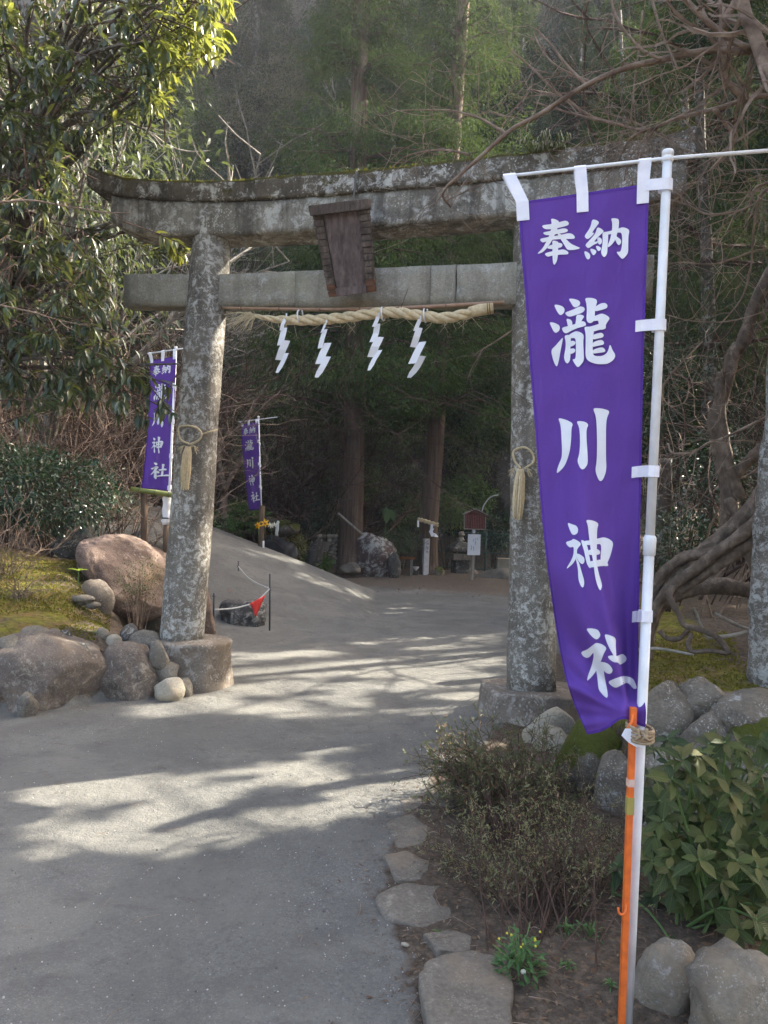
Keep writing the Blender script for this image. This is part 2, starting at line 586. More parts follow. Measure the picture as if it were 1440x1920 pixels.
def build_ground():
    xs = axis(-75, 75, -4.2, 3.2, .05, 1.06)
    ys = axis(-25, 110, 1.8, 9.5, .05, 1.025)
    X, Y = np.meshgrid(xs, ys)
    n, m = X.shape
    x = X.ravel(); y = Y.ravel()
    z = gz(x, y)
    V = np.stack([x, y, z], 1)
    i = np.arange(n - 1)[:, None] * m + np.arange(m - 1)[None]
    Q = np.stack([i, i + 1, i + m + 1, i + m], -1).reshape(-1, 4)
    # masks
    t = mound_t(x, y) + .25 * fbm(x, y, 1.3, 3)
    e = x - np.interp(y, EX_Y, EX_X) + .35 * fbm(x, y, 1.5, 77)
    path = (1 - sm(-.05, .10, t)) * (1 - sm(-.12, .22, e)) * (1 - sm(22.6, 23.2, y))
    rz = ramp_z(x, y)
    onramp = (rz > .06) & (t < .5)
    path = np.where(onramp & (y < 16.4 - .1 * x), 1.0, path)
    path = path * np.where((y > 15.3) & (x < -1.0) & ~onramp, 0, 1)
    moss = sm(.25, .6, t) * (1 - sm(4.5, 6, t)) * (.55 + .9 * fbm(x, y, .9, 50) * 2) * (1 - sm(10, 11.5, y))
    b = bank_t(x, y)
    moss = np.maximum(moss, sm(.05, .25, b) * (1 - sm(.7, 1.3, b)) * (.8 + fbm(x, y, 1.2, 60)) * (1 - sm(3.1, 4.2, x)))
    moss = np.maximum(moss, .45 * sm(24, 27, y))
    soil = sm(14.5, 18, y + .35 * x) * (1 - sm(23, 24, y)) * (.62) * np.where(onramp, 0, 1)
    colr = np.stack([path, np.clip(moss, 0, 1), np.clip(soil, 0, 1), np.ones_like(x)], 1).astype(np.float32)
    fc = Q
    pf = path[fc].mean(1) > .5
    rf = (rz[fc].mean(1) > .10) & pf & (V[fc][:, :, 1].mean(1) > 9)
    def part(sel, name):
        q = Q[sel]
        used, inv = np.unique(q, return_inverse=True)
        me = np_mesh(name, V[used], inv.reshape(-1, 4), 4)
        a = me.color_attributes.new('mask', 'FLOAT_COLOR', 'POINT')
        a.data.foreach_set('color', colr[used].ravel())
        o = link_mesh(name, me, M_GROUND, None, True)
        o['kind'] = 'structure'
        return o
    part(rf, 'ramp'); part(pf & ~rf, 'gravel_path'); part(~pf, 'ground')
build_ground()

# ------------------------------------------------------------------ stones
M_TORII = stonemat('weathered_stone', (.20, .18, .15), (.085, .073, .06), (.60, .59, .54), .56, 19, None, 0, rust=(.19, .155, .11), lmix=.92, streak=.35)
M_KASAGI = stonemat('lintel_stone', (.15, .13, .10), (.034, .028, .021), (.60, .59, .54), .52, 9, (.085, .075, .014), .36, rust=(.045, .036, .024), lmix=.95, streak=.45)
M_COURSE = stonemat('lintel_course_stone', (.245, .225, .185), (.06, .05, .04), (.60, .59, .54), .50, 10, None, 0, pale=(.33, .315, .28), lmix=.9, streak=.6)
M_BEAM = stonemat('beam_stone', (.31, .29, .235), (.17, .15, .12), (.52, .50, .46), .26, 14, None, 0, pale=(.33, .315, .20), bump=.4, streak=.3)
M_PED = stonemat('pedestal_stone', (.20, .165, .13), (.075, .06, .05), (.42, .39, .34), .35, 8, None, 0, rust=(.22, .16, .10))
M_ROCK = stonemat('brown_boulder', (.15, .122, .10), (.066, .052, .042), (.34, .31, .26), .22, 20, rust=(.225, .17, .125), bump=.45)
M_PINK = stonemat('pink_boulder', (.185, .130, .103), (.065, .044, .036), (.36, .30, .25), .18, 20, rust=(.20, .14, .085), bump=1.0)
M_GREY = stonemat('grey_stone', (.19, .168, .135), (.075, .064, .052), (.36, .34, .30), .12, 22, rust=(.20, .16, .11), bump=.8)
M_DARK = stonemat('dark_stone', (.085, .08, .072), (.03, .028, .026), (.38, .37, .33), .18, 8, bump=.8)
M_MOSSY = stonemat('mossy_stone', (.155, .13, .10), (.05, .042, .033), (.40, .39, .35), .22, 18, (.085, .095, .014), .38, bump=.8)
M_PALE = stonemat('pale_stone', (.36, .33, .26), (.17, .14, .10), None, bump=.6, rust=(.32, .25, .16))
M_WALL = stonemat('wall_stone', (.175, .148, .115), (.06, .05, .038), (.46, .45, .41), .34, 15, (.075, .075, .014), .02, rust=(.14, .11, .075), bump=.9)
M_FLAT = stonemat('flat_stone', (.15, .132, .108), (.09, .078, .062), (.28, .25, .21), .08, 20, rust=(.20, .155, .11), bump=.5)

def rock_mesh(name, seed, sub=3, rough=.16, cut=3, lump=1.4, fine=.05):
    bm = bmesh.new()
    bmesh.ops.create_icosphere(bm, subdivisions=sub, radius=1.0)
    rng = random.Random(seed)
    off = Vector((rng.uniform(-50, 50), rng.uniform(-50, 50), rng.uniform(-50, 50)))
    planes = []
    for _ in range(cut):
        v = Vector((rng.gauss(0, 1), rng.gauss(0, 1), rng.gauss(0, .7))).normalized()
        planes.append((v, rng.uniform(.62, .86)))
    for v in bm.verts:
        d = v.co.normalized()
        p = d * (1 + rough * 2 * noise.noise(d * lump + off) + rough * noise.noise(d * lump * 2.6 + off))
        for n_, h in planes:
            k = p.dot(n_) - h
            if k > 0: p -= n_ * k * .85
        p += d * fine * noise.noise(d * 6.5 + off)
        v.co = p
    # normalise to a unit box
    xs = [v.co for v in bm.verts]
    lo = Vector([min(p[i] for p in xs) for i in range(3)]); hi = Vector([max(p[i] for p in xs) for i in range(3)])
    for v in bm.verts:
        v.co = Vector([(v.co[i] - lo[i]) / (hi[i] - lo[i]) - .5 for i in range(3)])
    me = bpy.data.meshes.new(name)
    bm.to_mesh(me); bm.free()
    return me

def rock(name, c, size, mat, seed, label=None, cat='rock', group=None, par=None, yaw=0.0, tilt=0.0, roll=0.0, sub=3, cut=3, rough=.16, fine=.05):
    me = rock_mesh(name, seed, sub, rough, cut, fine=fine)
    m = Matrix.Translation(c) @ Matrix.Rotation(yaw, 4, 'Z') @ Matrix.Rotation(tilt, 4, 'Y') @ Matrix.Rotation(roll, 4, 'X') @ Matrix.Diagonal((*size, 1))
    me.transform(m)
    o = link_mesh(name, me, mat, par, True)
    if par is None: props(o, label, cat, group)
    return o

def hullrock(name, pts, mat, seed, label=None, cat='rock', group=None, par=None, cuts=3, fine=.02, big=.05, soft=2):
    """an angular rock: the hull of the given world points, edges worn round and faces broken up"""
    bm = bmesh.new()
    for p in pts: bm.verts.new(p)
    r = bmesh.ops.convex_hull(bm, input=bm.verts[:])
    bmesh.ops.delete(bm, geom=[v for v in bm.verts if not v.link_faces], context='VERTS')
    bmesh.ops.triangulate(bm, faces=bm.faces[:])
    for _ in range(cuts):
        bmesh.ops.subdivide_edges(bm, edges=bm.edges[:], cuts=1, use_grid_fill=True)
        bmesh.ops.triangulate(bm, faces=[f for f in bm.faces if len(f.verts) > 3])
        if _ < soft: bmesh.ops.smooth_vert(bm, verts=bm.verts, factor=.42, use_axis_x=True, use_axis_y=True, use_axis_z=True)
    bm.normal_update()
    o_ = Vector((seed * 7.1, seed * 3.3, seed))
    for v in bm.verts:
        p = v.co
        v.co = p + v.normal * (big * noise.noise(p * 2.2 + o_) + fine * noise.noise(p * 8 + o_) + fine * .5 * noise.noise(p * 21 + o_))
    bmesh.ops.recalc_face_normals(bm, faces=bm.faces)
    me = bpy.data.meshes.new(name); bm.to_mesh(me); bm.free()
    o = link_mesh(name, me, mat, par, True)
    if par is None: props(o, label, cat, group)
    return o

def rockpx(name, box, d, mat, seed, label=None, depth=1.0, sink=0.0, **kw):
    """a stone that fills the given box of the photograph when d metres away"""
    x0, y0, x1, y1 = box
    w = (x1 - x0) / F * d; h = (y1 - y0) / F * d
    c = at((x0 + x1) / 2, (y0 + y1) / 2, d)
    c = c + Vector((0, w * depth * .25, -sink / 2))
    return rock(name, c, (w * 1.04, w * depth, h * 1.04 + sink), mat, seed, label, **kw)
# ------------------------------------------------------------------ the stone gate
TA = at(341, 1197, 7.1); TB = at(996, 1285, 6.45)          # pillar feet
TX = Vector((TB.x - TA.x, TB.y - TA.y, 0)).normalized()    # along the beams
TN = Vector((TX.y, -TX.x, 0))                               # towards the visitor
TO = Vector((TA.x, TA.y, 0))

def onplane(px, py, off=0.0):
    """point of the gate's front plane (moved off metres towards the visitor) seen at px, py"""
    o = at(px, py, 0); d = at(px, py, 1) - o
    k = ((TO + TN * off - o).dot(TN)) / d.dot(TN)
    return o + d * k

torii = empty('stone_torii', ((TA.x + TB.x) / 2, (TA.y + TB.y) / 2, 0), 'weathered stone torii gate with mossy lintel across the gravel path', 'torii')

def pillar(foot, top, r0, r1, seed):
    mb = MB()
    n, k = 26, 30
    foot = Vector(foot); top = Vector(top)
    vs = []
    for i in range(k + 1):
        t = i / k
        p = foot.lerp(top, t)
        r = r0 + (r1 - r0) * t
        for j in range(n):
            a = 2 * math.pi * j / n
            q = Vector((math.cos(a), math.sin(a), 0))
            nn = noise.noise(Vector((q.x * 1.3 + seed, q.y * 1.3, t * 5))) * .012 + noise.noise(Vector((q.x * 4 + seed, q.y * 4, t * 18))) * .005
            vs.append(p + q * (r + nn))
    fs = [(i * n + j, i * n + (j + 1) % n, (i + 1) * n + (j + 1) % n, (i + 1) * n + j) for i in range(k) for j in range(n)]
    fs.append(tuple(range(n - 1, -1, -1))); fs.append(tuple(k * n + j for j in range(n)))
    mb.add(vs, fs)
    return mb.build('pillar', M_TORII, torii, True)

topA = onplane(399, 432); topB = onplane(1003, 398)
pillar(TA - Vector((0, 0, .05)), topA + Vector((0, 0, .12)), .205, .172, 3)
pillar(TB - Vector((0, 0, .05)), topB + Vector((0, 0, .12)), .205, .172, 11)

def local(p):
    q = p - TO
    return q.dot(TX), q.z

def beam_loft(name, stations, th, mat, seed, par, nz=6, ny=4, rag=.008, skip_ends=False):
    """stations: (s along gate, z bottom, z top); makes a thick stone beam with worn faces"""
    mb = MB()
    ring = []
    for (s, zb, zt) in stations:
        pts = []
        for i in range(nz + 1): pts.append((-th / 2, zb + (zt - zb) * i / nz))
        for i in range(1, ny + 1): pts.append((-th / 2 + th * i / ny, zt))
        for i in range(nz - 1, -1, -1): pts.append((th / 2, zb + (zt - zb) * i / nz))
        for i in range(ny - 1, 0, -1): pts.append((-th / 2 + th * i / ny, zb))
        ring.append([(s, y, z) for y, z in pts])
    n = len(ring[0])
    vs = []
    for r in ring:
        cy = 0; cz = sum(p[2] for p in r) / n
        for (s, y, z) in r:
            P = TO + TX * s - TN * y * -1 + Vector((0, 0, z))
            nn = Vector((noise.noise(P * 3.1 + Vector((seed, 0, 0))), noise.noise(P * 3.3 + Vector((0, seed, 0))), noise.noise(P * 3.0 + Vector((0, 0, seed)))))
            n2 = Vector((noise.noise(P * 13 + Vector((seed, 5, 0))), noise.noise(P * 13 + Vector((5, seed, 0))), noise.noise(P * 13 + Vector((5, 0, seed)))))
            vs.append(P + nn * rag * 1.6 + n2 * rag)
    fs = []
    for i in range(len(ring) - 1):
        for j in range(n):
            fs.append((i * n + j, i * n + (j + 1) % n, (i + 1) * n + (j + 1) % n, (i + 1) * n + j))
    e = (len(ring) - 1) * n
    mb.add(vs, fs)
    # end caps as strips between front and back rows
    def cap(b, flip):
        F_ = [b + i for i in range(nz + 1)]
        B_ = [b + nz + ny + nz - i for i in range(nz + 1)]
        # front column F_, back column B_ (same heights)
        c = []
        for i in range(nz):
            c.append((F_[i], B_[i], B_[i + 1], F_[i + 1]))
        T = [b + nz + i for i in range(ny + 1)]
        mb.f.extend([tuple(reversed(x)) if flip else x for x in c]); mb.m.extend([0] * len(c))
    cap(0, False); cap(e, True)
    me = mb.mesh(name)
    bm = bmesh.new(); bm.from_mesh(me)
    bmesh.ops.holes_fill(bm, edges=[e_ for e_ in bm.edges if len(e_.link_faces) == 1], sides=0)
    bmesh.ops.recalc_face_normals(bm, faces=bm.faces)
    bm.to_mesh(me); bm.free()
    return link_mesh(name, me, mat, par, True)

def edge_fn(pts, off):
    L = [local(onplane(x, y, off)) for x, y in pts]
    L.sort()
    return (lambda s: float(np.interp(s, [a for a, _ in L], [b for _, b in L]))), L[0][0], L[-1][0]

# top lintel (kasagi) and the course under it (shimaki), both swept up at the ends
OFF = .17
top_f, s0, s1 = edge_fn([(168, 314), (190, 323), (215, 330), (250, 336), (300, 340), (390, 342), (480, 337), (560, 331), (690, 320), (850, 305), (985, 289), (1090, 276), (1180, 263), (1240, 252), (1290, 240), (1318, 233)], OFF)
mid_f, _, _ = edge_fn([(168, 352), (200, 364), (250, 372), (300, 376), (390, 378), (560, 372), (690, 360), (850, 347), (985, 333), (1090, 322), (1180, 312), (1240, 304), (1318, 288)], OFF)
bot_f, b0, b1 = edge_fn([(206, 414), (230, 428), (265, 437), (340, 441), (430, 440), (560, 434), (690, 425), (850, 412), (985, 402), (1090, 393), (1180, 383), (1240, 372), (1288, 355)], OFF)
TH = .34
def stations(a, b, fb, ft, k):
    return [(a + (b - a) * i / k, fb(a + (b - a) * i / k), ft(a + (b - a) * i / k)) for i in range(k + 1)]
sj = local(onplane(672, 340, OFF))[0]
beam_loft('lintel', stations(s0, sj - .004, mid_f, top_f, 34), TH + .05, M_KASAGI, 1, torii, rag=.011)
beam_loft('lintel', stations(sj + .004, s1, mid_f, top_f, 34), TH + .05, M_KASAGI, 2, torii, rag=.011)
beam_loft('lintel_course', stations(b0, sj - .004, bot_f, lambda s: mid_f(s) - .006, 34), TH, M_COURSE, 4, torii)
beam_loft('lintel_course', stations(sj + .004, b1, bot_f, lambda s: mid_f(s) - .006, 34), TH, M_COURSE, 5, torii)

# tie beam in squared blocks
nt, n0, n1 = edge_fn([(232, 515), (412, 514), (610, 506), (965, 492), (1228, 477)], .09)
nb, _, _ = edge_fn([(232, 573), (412, 574), (610, 574), (965, 570), (1228, 556)], .09)
joints = [n0] + [local(onplane(x, 540, .09))[0] for x in (399, 553, 806, 855, 1003)] + [n1]
for i in range(len(joints) - 1):
    a, b = joints[i] + .003, joints[i + 1] - .003
    beam_loft('tie_beam_block', stations(a, b, nb, nt, 8), .18, M_BEAM, 20 + i, torii, nz=4, ny=2, rag=.005)

# strut between the beams and the hanging name board
sa, za = local(onplane(655, 480, .0))
mb = MB()
mb.box(TO + TX * (local(onplane(664, 480))[0]) + Vector((0, 0, (nt(sa) + bot_f(sa)) / 2)), .24, .18, bot_f(sa) - nt(sa) + .02, Matrix((TX, -TN, Vector((0, 0, 1)))).transposed())
mb.build('strut', M_TORII, torii, bevel=.012)

M_BOARD = barkmat('old_board', (.20, .155, .14), (.125, .095, .088), st=(22, 22, 2.2))
M_FRAME = barkmat('board_frame', (.20, .16, .135), (.10, .078, .065), st=(26, 26, 8))
M_RUST = barkmat('red_corner', (.19, .095, .055), (.12, .06, .038), st=(6, 6, 20))
def plq(px, py, off): return onplane(px, py, off)
# leaning forward: the head stands further out than the foot
tl, tr = plq(606, 400, .46), plq(672, 392, .46)
bl, br = plq(634, 556, .27), plq(688, 549, .27)
ndir = (tr - tl).cross(bl - tl).normalized()
if ndir.dot(TN) < 0: ndir = -ndir
mb = MB()
mb.hexa([bl - ndir * .04, br - ndir * .04, br, bl, tl - ndir * .04, tr - ndir * .04, tr, tl])
plaque = mb.build('name_board', M_BOARD, torii)
def lerp4(u, v): return (tl.lerp(tr, u)).lerp(bl.lerp(br, u), v)
for side in (0, 1):
    for k in range(13):
        v0 = k / 13 * 1.0; v1 = (k + .94) / 13
        u0, u1 = (-.30, -.02) if side == 0 else (1.02, 1.30)
        w = .024 + .010 * (k % 2)
        a = [lerp4(u, v) for u, v in ((u0, v1), (u1, v1), (u1, v0), (u0, v0))]
        inn = .028
        mb = MB()
        q = [a[0] - ndir * .05, a[1] - ndir * .05, a[1] + ndir * (.012 if side == 0 else w), a[0] + ndir * (w if side == 0 else w),
             a[3] - ndir * .05, a[2] - ndir * .05, a[2] + ndir * (.012 if side == 0 else w), a[3] + ndir * w]
        mb.hexa(q)
        mb.build('frame_block', M_RUST if k >= 11 else M_FRAME, plaque, bevel=.006)
mb = MB()
a = [lerp4(u, v) for u, v in ((-.34, .02), (1.34, .02), (1.34, -.10), (-.34, -.10))]
mb.hexa([a[0] - ndir * .05, a[1] - ndir * .05, a[1] + ndir * .06, a[0] + ndir * .06, a[3] - ndir * .05, a[2] - ndir * .05, a[2] + ndir * .05, a[3] + ndir * .05])
mb.build('frame_head', M_FRAME, plaque, bevel=.008)
mb = MB()
a = [lerp4(u, v) for u, v in ((-.02, 1.0), (1.02, 1.0), (1.02, .90), (-.02, .90))]
mb.hexa([a[0] + ndir * .002, a[1] + ndir * .002, a[1] + ndir * .04, a[0] + ndir * .04, a[3] + ndir * .002, a[2] + ndir * .002, a[2] + ndir * .03, a[3] + ndir * .03])
mb.build('frame_foot', M_BOARD, plaque, bevel=.006)
# wire over the lintel that holds the board
M_WIRE = plain('old_wire', (.12, .12, .11), rough=.6)
mb = MB()
mb.tube([onplane(672, 318, .12), onplane(668, 322, .21), onplane(665, 358, .215), onplane(660, 386, .22), lerp4(.85, -.02) + ndir * .05], .010, 6)
mb.build('wire', M_WIRE, torii)

# pedestals: rough cut blocks
def pedestal(c, ang, pts_bot, pts_top, z0, z1, seed):
    bm = bmesh.new()
    n = len(pts_bot)
    k = 9
    vs = []
    for i in range(k + 1):
        t = i / k
        for j in range(n):
            p = Vector(pts_bot[j]).lerp(Vector(pts_top[j]), t)
            vs.append(Vector((p.x, p.y, z0 + (z1 - z0) * t)))
    # refine each side
    me = bpy.data.meshes.new('p')
    fs = [(i * n + j, i * n + (j + 1) % n, (i + 1) * n + (j + 1) % n, (i + 1) * n + j) for i in range(k) for j in range(n)]
    fs.append(tuple(k * n + j for j in range(n))); fs.append(tuple(range(n - 1, -1, -1)))
    me.from_pydata(vs, [], fs)
    bm.from_mesh(me)
    bmesh.ops.triangulate(bm, faces=[f for f in bm.faces if len(f.verts) > 4])
    bmesh.ops.subdivide_edges(bm, edges=bm.edges[:], cuts=3, use_grid_fill=True)
    bmesh.ops.smooth_vert(bm, verts=bm.verts, factor=.5, use_axis_x=True, use_axis_y=True, use_axis_z=True)
    for v in bm.verts:
        p = v.co
        o = Vector((seed, seed * 2, 0))
        v.co = p + Vector((noise.noise(p * 3 + o), noise.noise(p * 3 + o * 1.7 + Vector((9, 0, 0))), noise.noise(p * 3 + o * .3 + Vector((0, 7, 0))))) * .035 \
            + Vector((noise.noise(p * 11 + o), noise.noise(p * 11 - o), noise.noise(p * 11 + o * 2))) * .012
    bmesh.ops.recalc_face_normals(bm, faces=bm.faces)
    bm.to_mesh(me); bm.free()
    me.name = 'pedestal'
    return link_mesh('pedestal', me, M_PED, torii, True)

def ring(c, rx, ry, n=10, ph=0.0, jit=.06, seed=1, sq=.75):
    rng = random.Random(seed); r = []
    for j in range(n):
        a = ph + 2 * math.pi * j / n
        ca, sa_ = math.cos(a), math.sin(a)
        e = (abs(ca) ** (2 / sq) + abs(sa_) ** (2 / sq)) ** (-sq / 2)
        q = TX * (ca * rx * e) - TN * (sa_ * ry * e)
        r.append(Vector((c.x, c.y, 0)) + q * (1 + rng.uniform(-jit, jit)))
    return r
pl = TA + TX * .10
pedestal(TA, 0, ring(pl, .40, .36, 10, .3, .05, 4), ring(pl, .37, .32, 10, .3, .05, 4), -.15, TA.z, 3)
pr = TB + TX * .03
pedestal(TB, 0, ring(pr, .54, .46, 10, .3, .05, 7), ring(pr, .45, .38, 10, .3, .06, 7), -.25, TB.z - .01, 8)

# ------------------------------------------------------------------ sacred rope under the tie beam
M_STRAW = plain('straw', (.62, .52, .34), (.40, .32, .19), 30, .85, .2, .6, 120, st=(1, 1, 1))
M_STRAWP = plain('pale_straw', (.70, .58, .38), (.50, .39, .23), 40, .85, .2, .5, 160)
M_BAMBOO = plain('dry_bamboo', (.38, .24, .16), (.26, .16, .10), 12, .5, .4)
M_PAPER = plain('white_paper', (.82, .82, .83), (.74, .74, .76), 4, .7, .3)
rope = empty('straw_rope', onplane(690, 590, .22), 'thick twisted straw rope hung under the tie beam of the torii', 'rope')
mainpts = catmull([onplane(x, y, .22) for x, y in ((478, 592), (520, 599), (580, 600), (640, 596), (700, 588), (740, 586), (790, 592), (830, 596), (870, 590), (884, 585))], 8)
cum = [0]
for a, b in zip(mainpts, mainpts[1:]): cum.append(cum[-1] + (b - a).length)
for k in range(3):
    pts = []; rad = []
    N = 150
    for i in range(N + 1):
        s_ = cum[-1] * i / N
        j = min(len(cum) - 2, max(0, np.searchsorted(cum, s_) - 1))
        f_ = (s_ - cum[j]) / (cum[j + 1] - cum[j])
        p = mainpts[j].lerp(mainpts[j + 1], f_)
        th = s_ / .36 * 2 * math.pi + k * 2.094
        w = .024 * min(1.0, .35 + i / N * 3.2)
        pts.append(p + (Vector((0, 0, 1)) * math.cos(th) + TN * math.sin(th)) * w)
        rad.append(w * 1.02)
    mb = MB(); mb.tube(pts, rad, 9)
    mb.build('strand', M_STRAWP, rope, True)
rng = random.Random(5)
mb = MB()
for i in range(70):       # frayed left end
    a = onplane(480, 592, .22)
    tip = onplane(rng.uniform(418, 470), rng.uniform(586, 625), .22 + rng.uniform(-.08, .08))
    m_ = a.lerp(tip, .5) + Vector((0, 0, rng.uniform(.0, .05)))
    mb.tube([a + Vector((0, 0, rng.uniform(-.01, .01))), m_, tip], [.003, .0025, .001], 3)
for i in range(34):       # loose stalks along it
    s_ = rng.uniform(0, 1); j = int(s_ * (len(mainpts) - 1))
    a = mainpts[j]
    mb.tube([a, a + Vector((rng.uniform(-.06, .06), rng.uniform(-.04, .0), -rng.uniform(.04, .09))), a + Vector((rng.uniform(-.12, .12), -.03, -rng.uniform(.08, .17)))], [.003, .002, .001], 3)
mb.build('loose_straw', M_STRAW, rope)
mb = MB()
mb.tube([onplane(880, 586, .22), onplane(900, 581, .22), onplane(925, 578, .22)], [.046, .050, .046], 12)
mb.build('whipped_end', M_STRAWP, rope, True)
mb = MB()
for k in range(2):
    mb.tube([onplane(914 + k * 4, 579.5, .22), onplane(915.5 + k * 4, 579.3, .22)], .0515, 12)
mb.build('binding', plain('binding', (.16, .10, .02), rough=.5), rope, True)
mb = MB()
for x in (560, 716, 795):
    y = float(np.interp(x, [478, 640, 700, 790, 880], [592, 596, 588, 592, 585]))
    a = onplane(x, y, .22)
    loop = [a + Vector((0, 0, .056 * math.cos(t)) ) + TN * (.056 * math.sin(t)) + TX * .004 * t for t in [i * .55 for i in range(12)]]
    mb.tube(loop, .007, 5)
mb.build('tie', M_PAPER, rope, True)

bp = empty('bamboo_pole', onplane(680, 577, .13), 'thin dry bamboo pole lashed along the underside of the tie beam', 'pole')
bpts = [onplane(x, y, .14) for x, y in ((418, 577), (500, 579), (600, 580), (700, 579), (800, 575), (945, 567))]
mb = MB(); bpc = catmull(bpts, 4); mb.tube(bpc, taper(len(bpc), .011, .017), 8)
mb.build('culm', M_BAMBOO, bp, True)
mb = MB()
for i in range(2, len(bpc) - 1, 3):
    d_ = (bpc[i + 1] - bpc[i]).normalized()
    mb.tube([bpc[i] - d_ * .006, bpc[i] + d_ * .006], .0175, 8)
mb.build('node', plain('bamboo_node', (.2, .13, .09)), bp, True)

def shide(px, py, seed, scale=1.0, mir=1, label='', wx=1.0):
    """folded paper lightning streamer"""
    rng = random.Random(seed)
    a = onplane(px, py, .245)
    root = empty('paper_streamer', a, label, 'paper streamer', 'white paper streamers on the rope')
    segs = [((7, 0), (-3, 26), 9), ((4, 20), (-6, 56), 15), ((9, 46), (-8, 86), 19), ((9, 72), (-13, 112), 15)]
    out = 0.0
    for i, (p0, p1, w) in enumerate(segs):
        p0 = Vector((p0[0] * wx, p0[1])); p1 = Vector((p1[0] * wx, p1[1]))
        mb = MB()
        yaw = rng.uniform(-.7, .7)
        o0 = .245 + .010 * i; o1 = o0 + rng.uniform(.0, .03)
        A = onplane(px + p0.x * scale, py + p0.y * scale, o0)
        B = onplane(px + p1.x * scale, py + p1.y * scale, o1)
        wv = (TX * math.cos(yaw) + TN * math.sin(yaw)) * (w * scale / F * 6.6 * .85)
        mid = A.lerp(B, .5) + TN * rng.uniform(-.022, .022) + TX * rng.uniform(-.006, .006)
        mb.ribbon([A, A.lerp(mid, .5), mid, mid.lerp(B, .5), B], [wv * .92, wv, wv, wv, wv * (1.0 if i < 3 else .55)], .0012)
        mb.build('paper_fold', M_PAPER, root)
    mb = MB()
    mb.tube([onplane(px + 7, py - 8, .235), onplane(px + 7, py, .25), onplane(px + 6 * scale, py + 6, .247)], .007, 5)
    mb.build('paper_stem', M_PAPER, root)
    return root
shide(530, 596, 1, .92, label='leftmost of four white zigzag paper streamers hanging from the rope', wx=.9)
shide(606, 598, 2, .98, label='second white zigzag paper streamer from the left on the rope')
shide(704, 588, 3, .95, label='third white zigzag paper streamer from the left, hanging highest on the rope')
shide(782, 594, 4, 1.02, label='rightmost of the four white zigzag paper streamers on the rope', wx=1.15)

# straw loops with tassels on both pillars
def tassel(px, py, d_off, loop, tail, label, seed):
    a = onplane(px, py, d_off)
    root = empty('straw_tassel', a, label, 'tassel', 'straw tassels on the gate pillars')
    mb = MB(); lp = catmull([onplane(x, y, o) for x, y, o in loop], 5); mb.tube(lp, .0095, 7, jit=.15, seed=seed)
    mb.build('rope_loop', M_STRAW, root, True)
    rng = random.Random(seed)
    mb = MB()
    for i in range(110):
        x, y = tail
        an = rng.uniform(0, 6.28); q_ = math.sqrt(rng.random())
        off_ = TX * (math.cos(an) * q_) + TN * (math.sin(an) * q_ * .8 + .5)
        p0 = a + off_ * .022
        p2 = onplane(x, y + rng.uniform(-9, 8), d_off) + off_ * .036
        mb.tube([p0, p0.lerp(p2, .18) + off_ * .012, p0.lerp(p2, .6) + off_ * .014, p2], [.005, .006, .0055, .002], 4)
    mb.build('straw_tail', M_STRAWP, root)
    mb = MB()
    for i in range(26):
        s_ = rng.choice((-1, 1))
        mb.tube([a, a + TX * s_ * .05 + Vector((0, 0, .01)), a + TX * s_ * rng.uniform(.06, .10) + Vector((0, 0, rng.uniform(-.07, .0))) + TN * rng.uniform(0, .03)], [.004, .004, .0015], 3)
    mb.build('knot_straw', M_STRAW, root)
    return root
TAS = tassel(354, 838, .235, [(354, 832, .23), (340, 825, .23), (335, 812, .225), (336, 801, .22), (352, 798, .225), (370, 803, .225), (378, 814, .215), (372, 826, .225), (356, 833, .235)],
       (348, 912), 'straw rope loop with long pale tassel tied on the left pillar', 6)
tassel(976, 880, .25, [(976, 878, .25), (966, 866, .235), (962, 852, .225), (966, 843, .21), (985, 839, .215), (998, 850, .22), (1000, 866, .225), (984, 878, .24)],
       (970, 968), 'straw rope loop and tassel on the right pillar, half behind the banner', 9)
mb = MB(); mb.tube([onplane(378, 814, .21), onplane(395, 809, .19), onplane(407, 806, .10)], .007, 5)
mb.build('cord', M_STRAW, TAS, True)
# ------------------------------------------------------------------ lettering, as outlines in photograph pixels
def frame(x0, y0, s, polys):
    return [[(x0 + x * s / 1440, y0 + y * s / 1440) for x, y in p] for p in polys]
GLYPHS = {}
GLYPHS['hou'] = frame(1000, 400, 100, [
 [(225,325),(480,290),(700,240),(850,195),(920,210),(965,270),(940,320),(800,365),(640,400),(470,430),(330,430),(260,390)],
 [(255,520),(400,485),(640,440),(820,400),(900,415),(940,465),(900,505),(760,540),(560,570),(420,590),(340,590),(290,565)],
 [(160,690),(400,640),(700,590),(960,530),(1060,560),(1125,630),(1110,690),(900,690),(700,695),(500,715),(350,760),(240,795)],
 [(470,145),(580,150),(710,220),(650,420),(570,600),(490,760),(370,940),(240,1060),(85,1105),(240,960),(340,790),(430,600),(480,430),(495,250)],
 [(640,540),(740,555),(880,690),(1010,820),(1150,885),(1290,940),(1120,985),(920,995),(840,860),(740,700)],
 [(440,860),(560,840),(700,790),(780,820),(790,870),(750,920),(600,950),(480,965),(410,955),(370,930)],
 [(290,1085),(500,1025),(700,985),(820,970),(900,1010),(955,1060),(930,1110),(700,1115),(500,1140),(380,1180)],
 [(510,730),(600,740),(690,780),(670,940),(665,1120),(640,1280),(590,1370),(560,1390),(530,1340),(515,1150),(515,900)]])
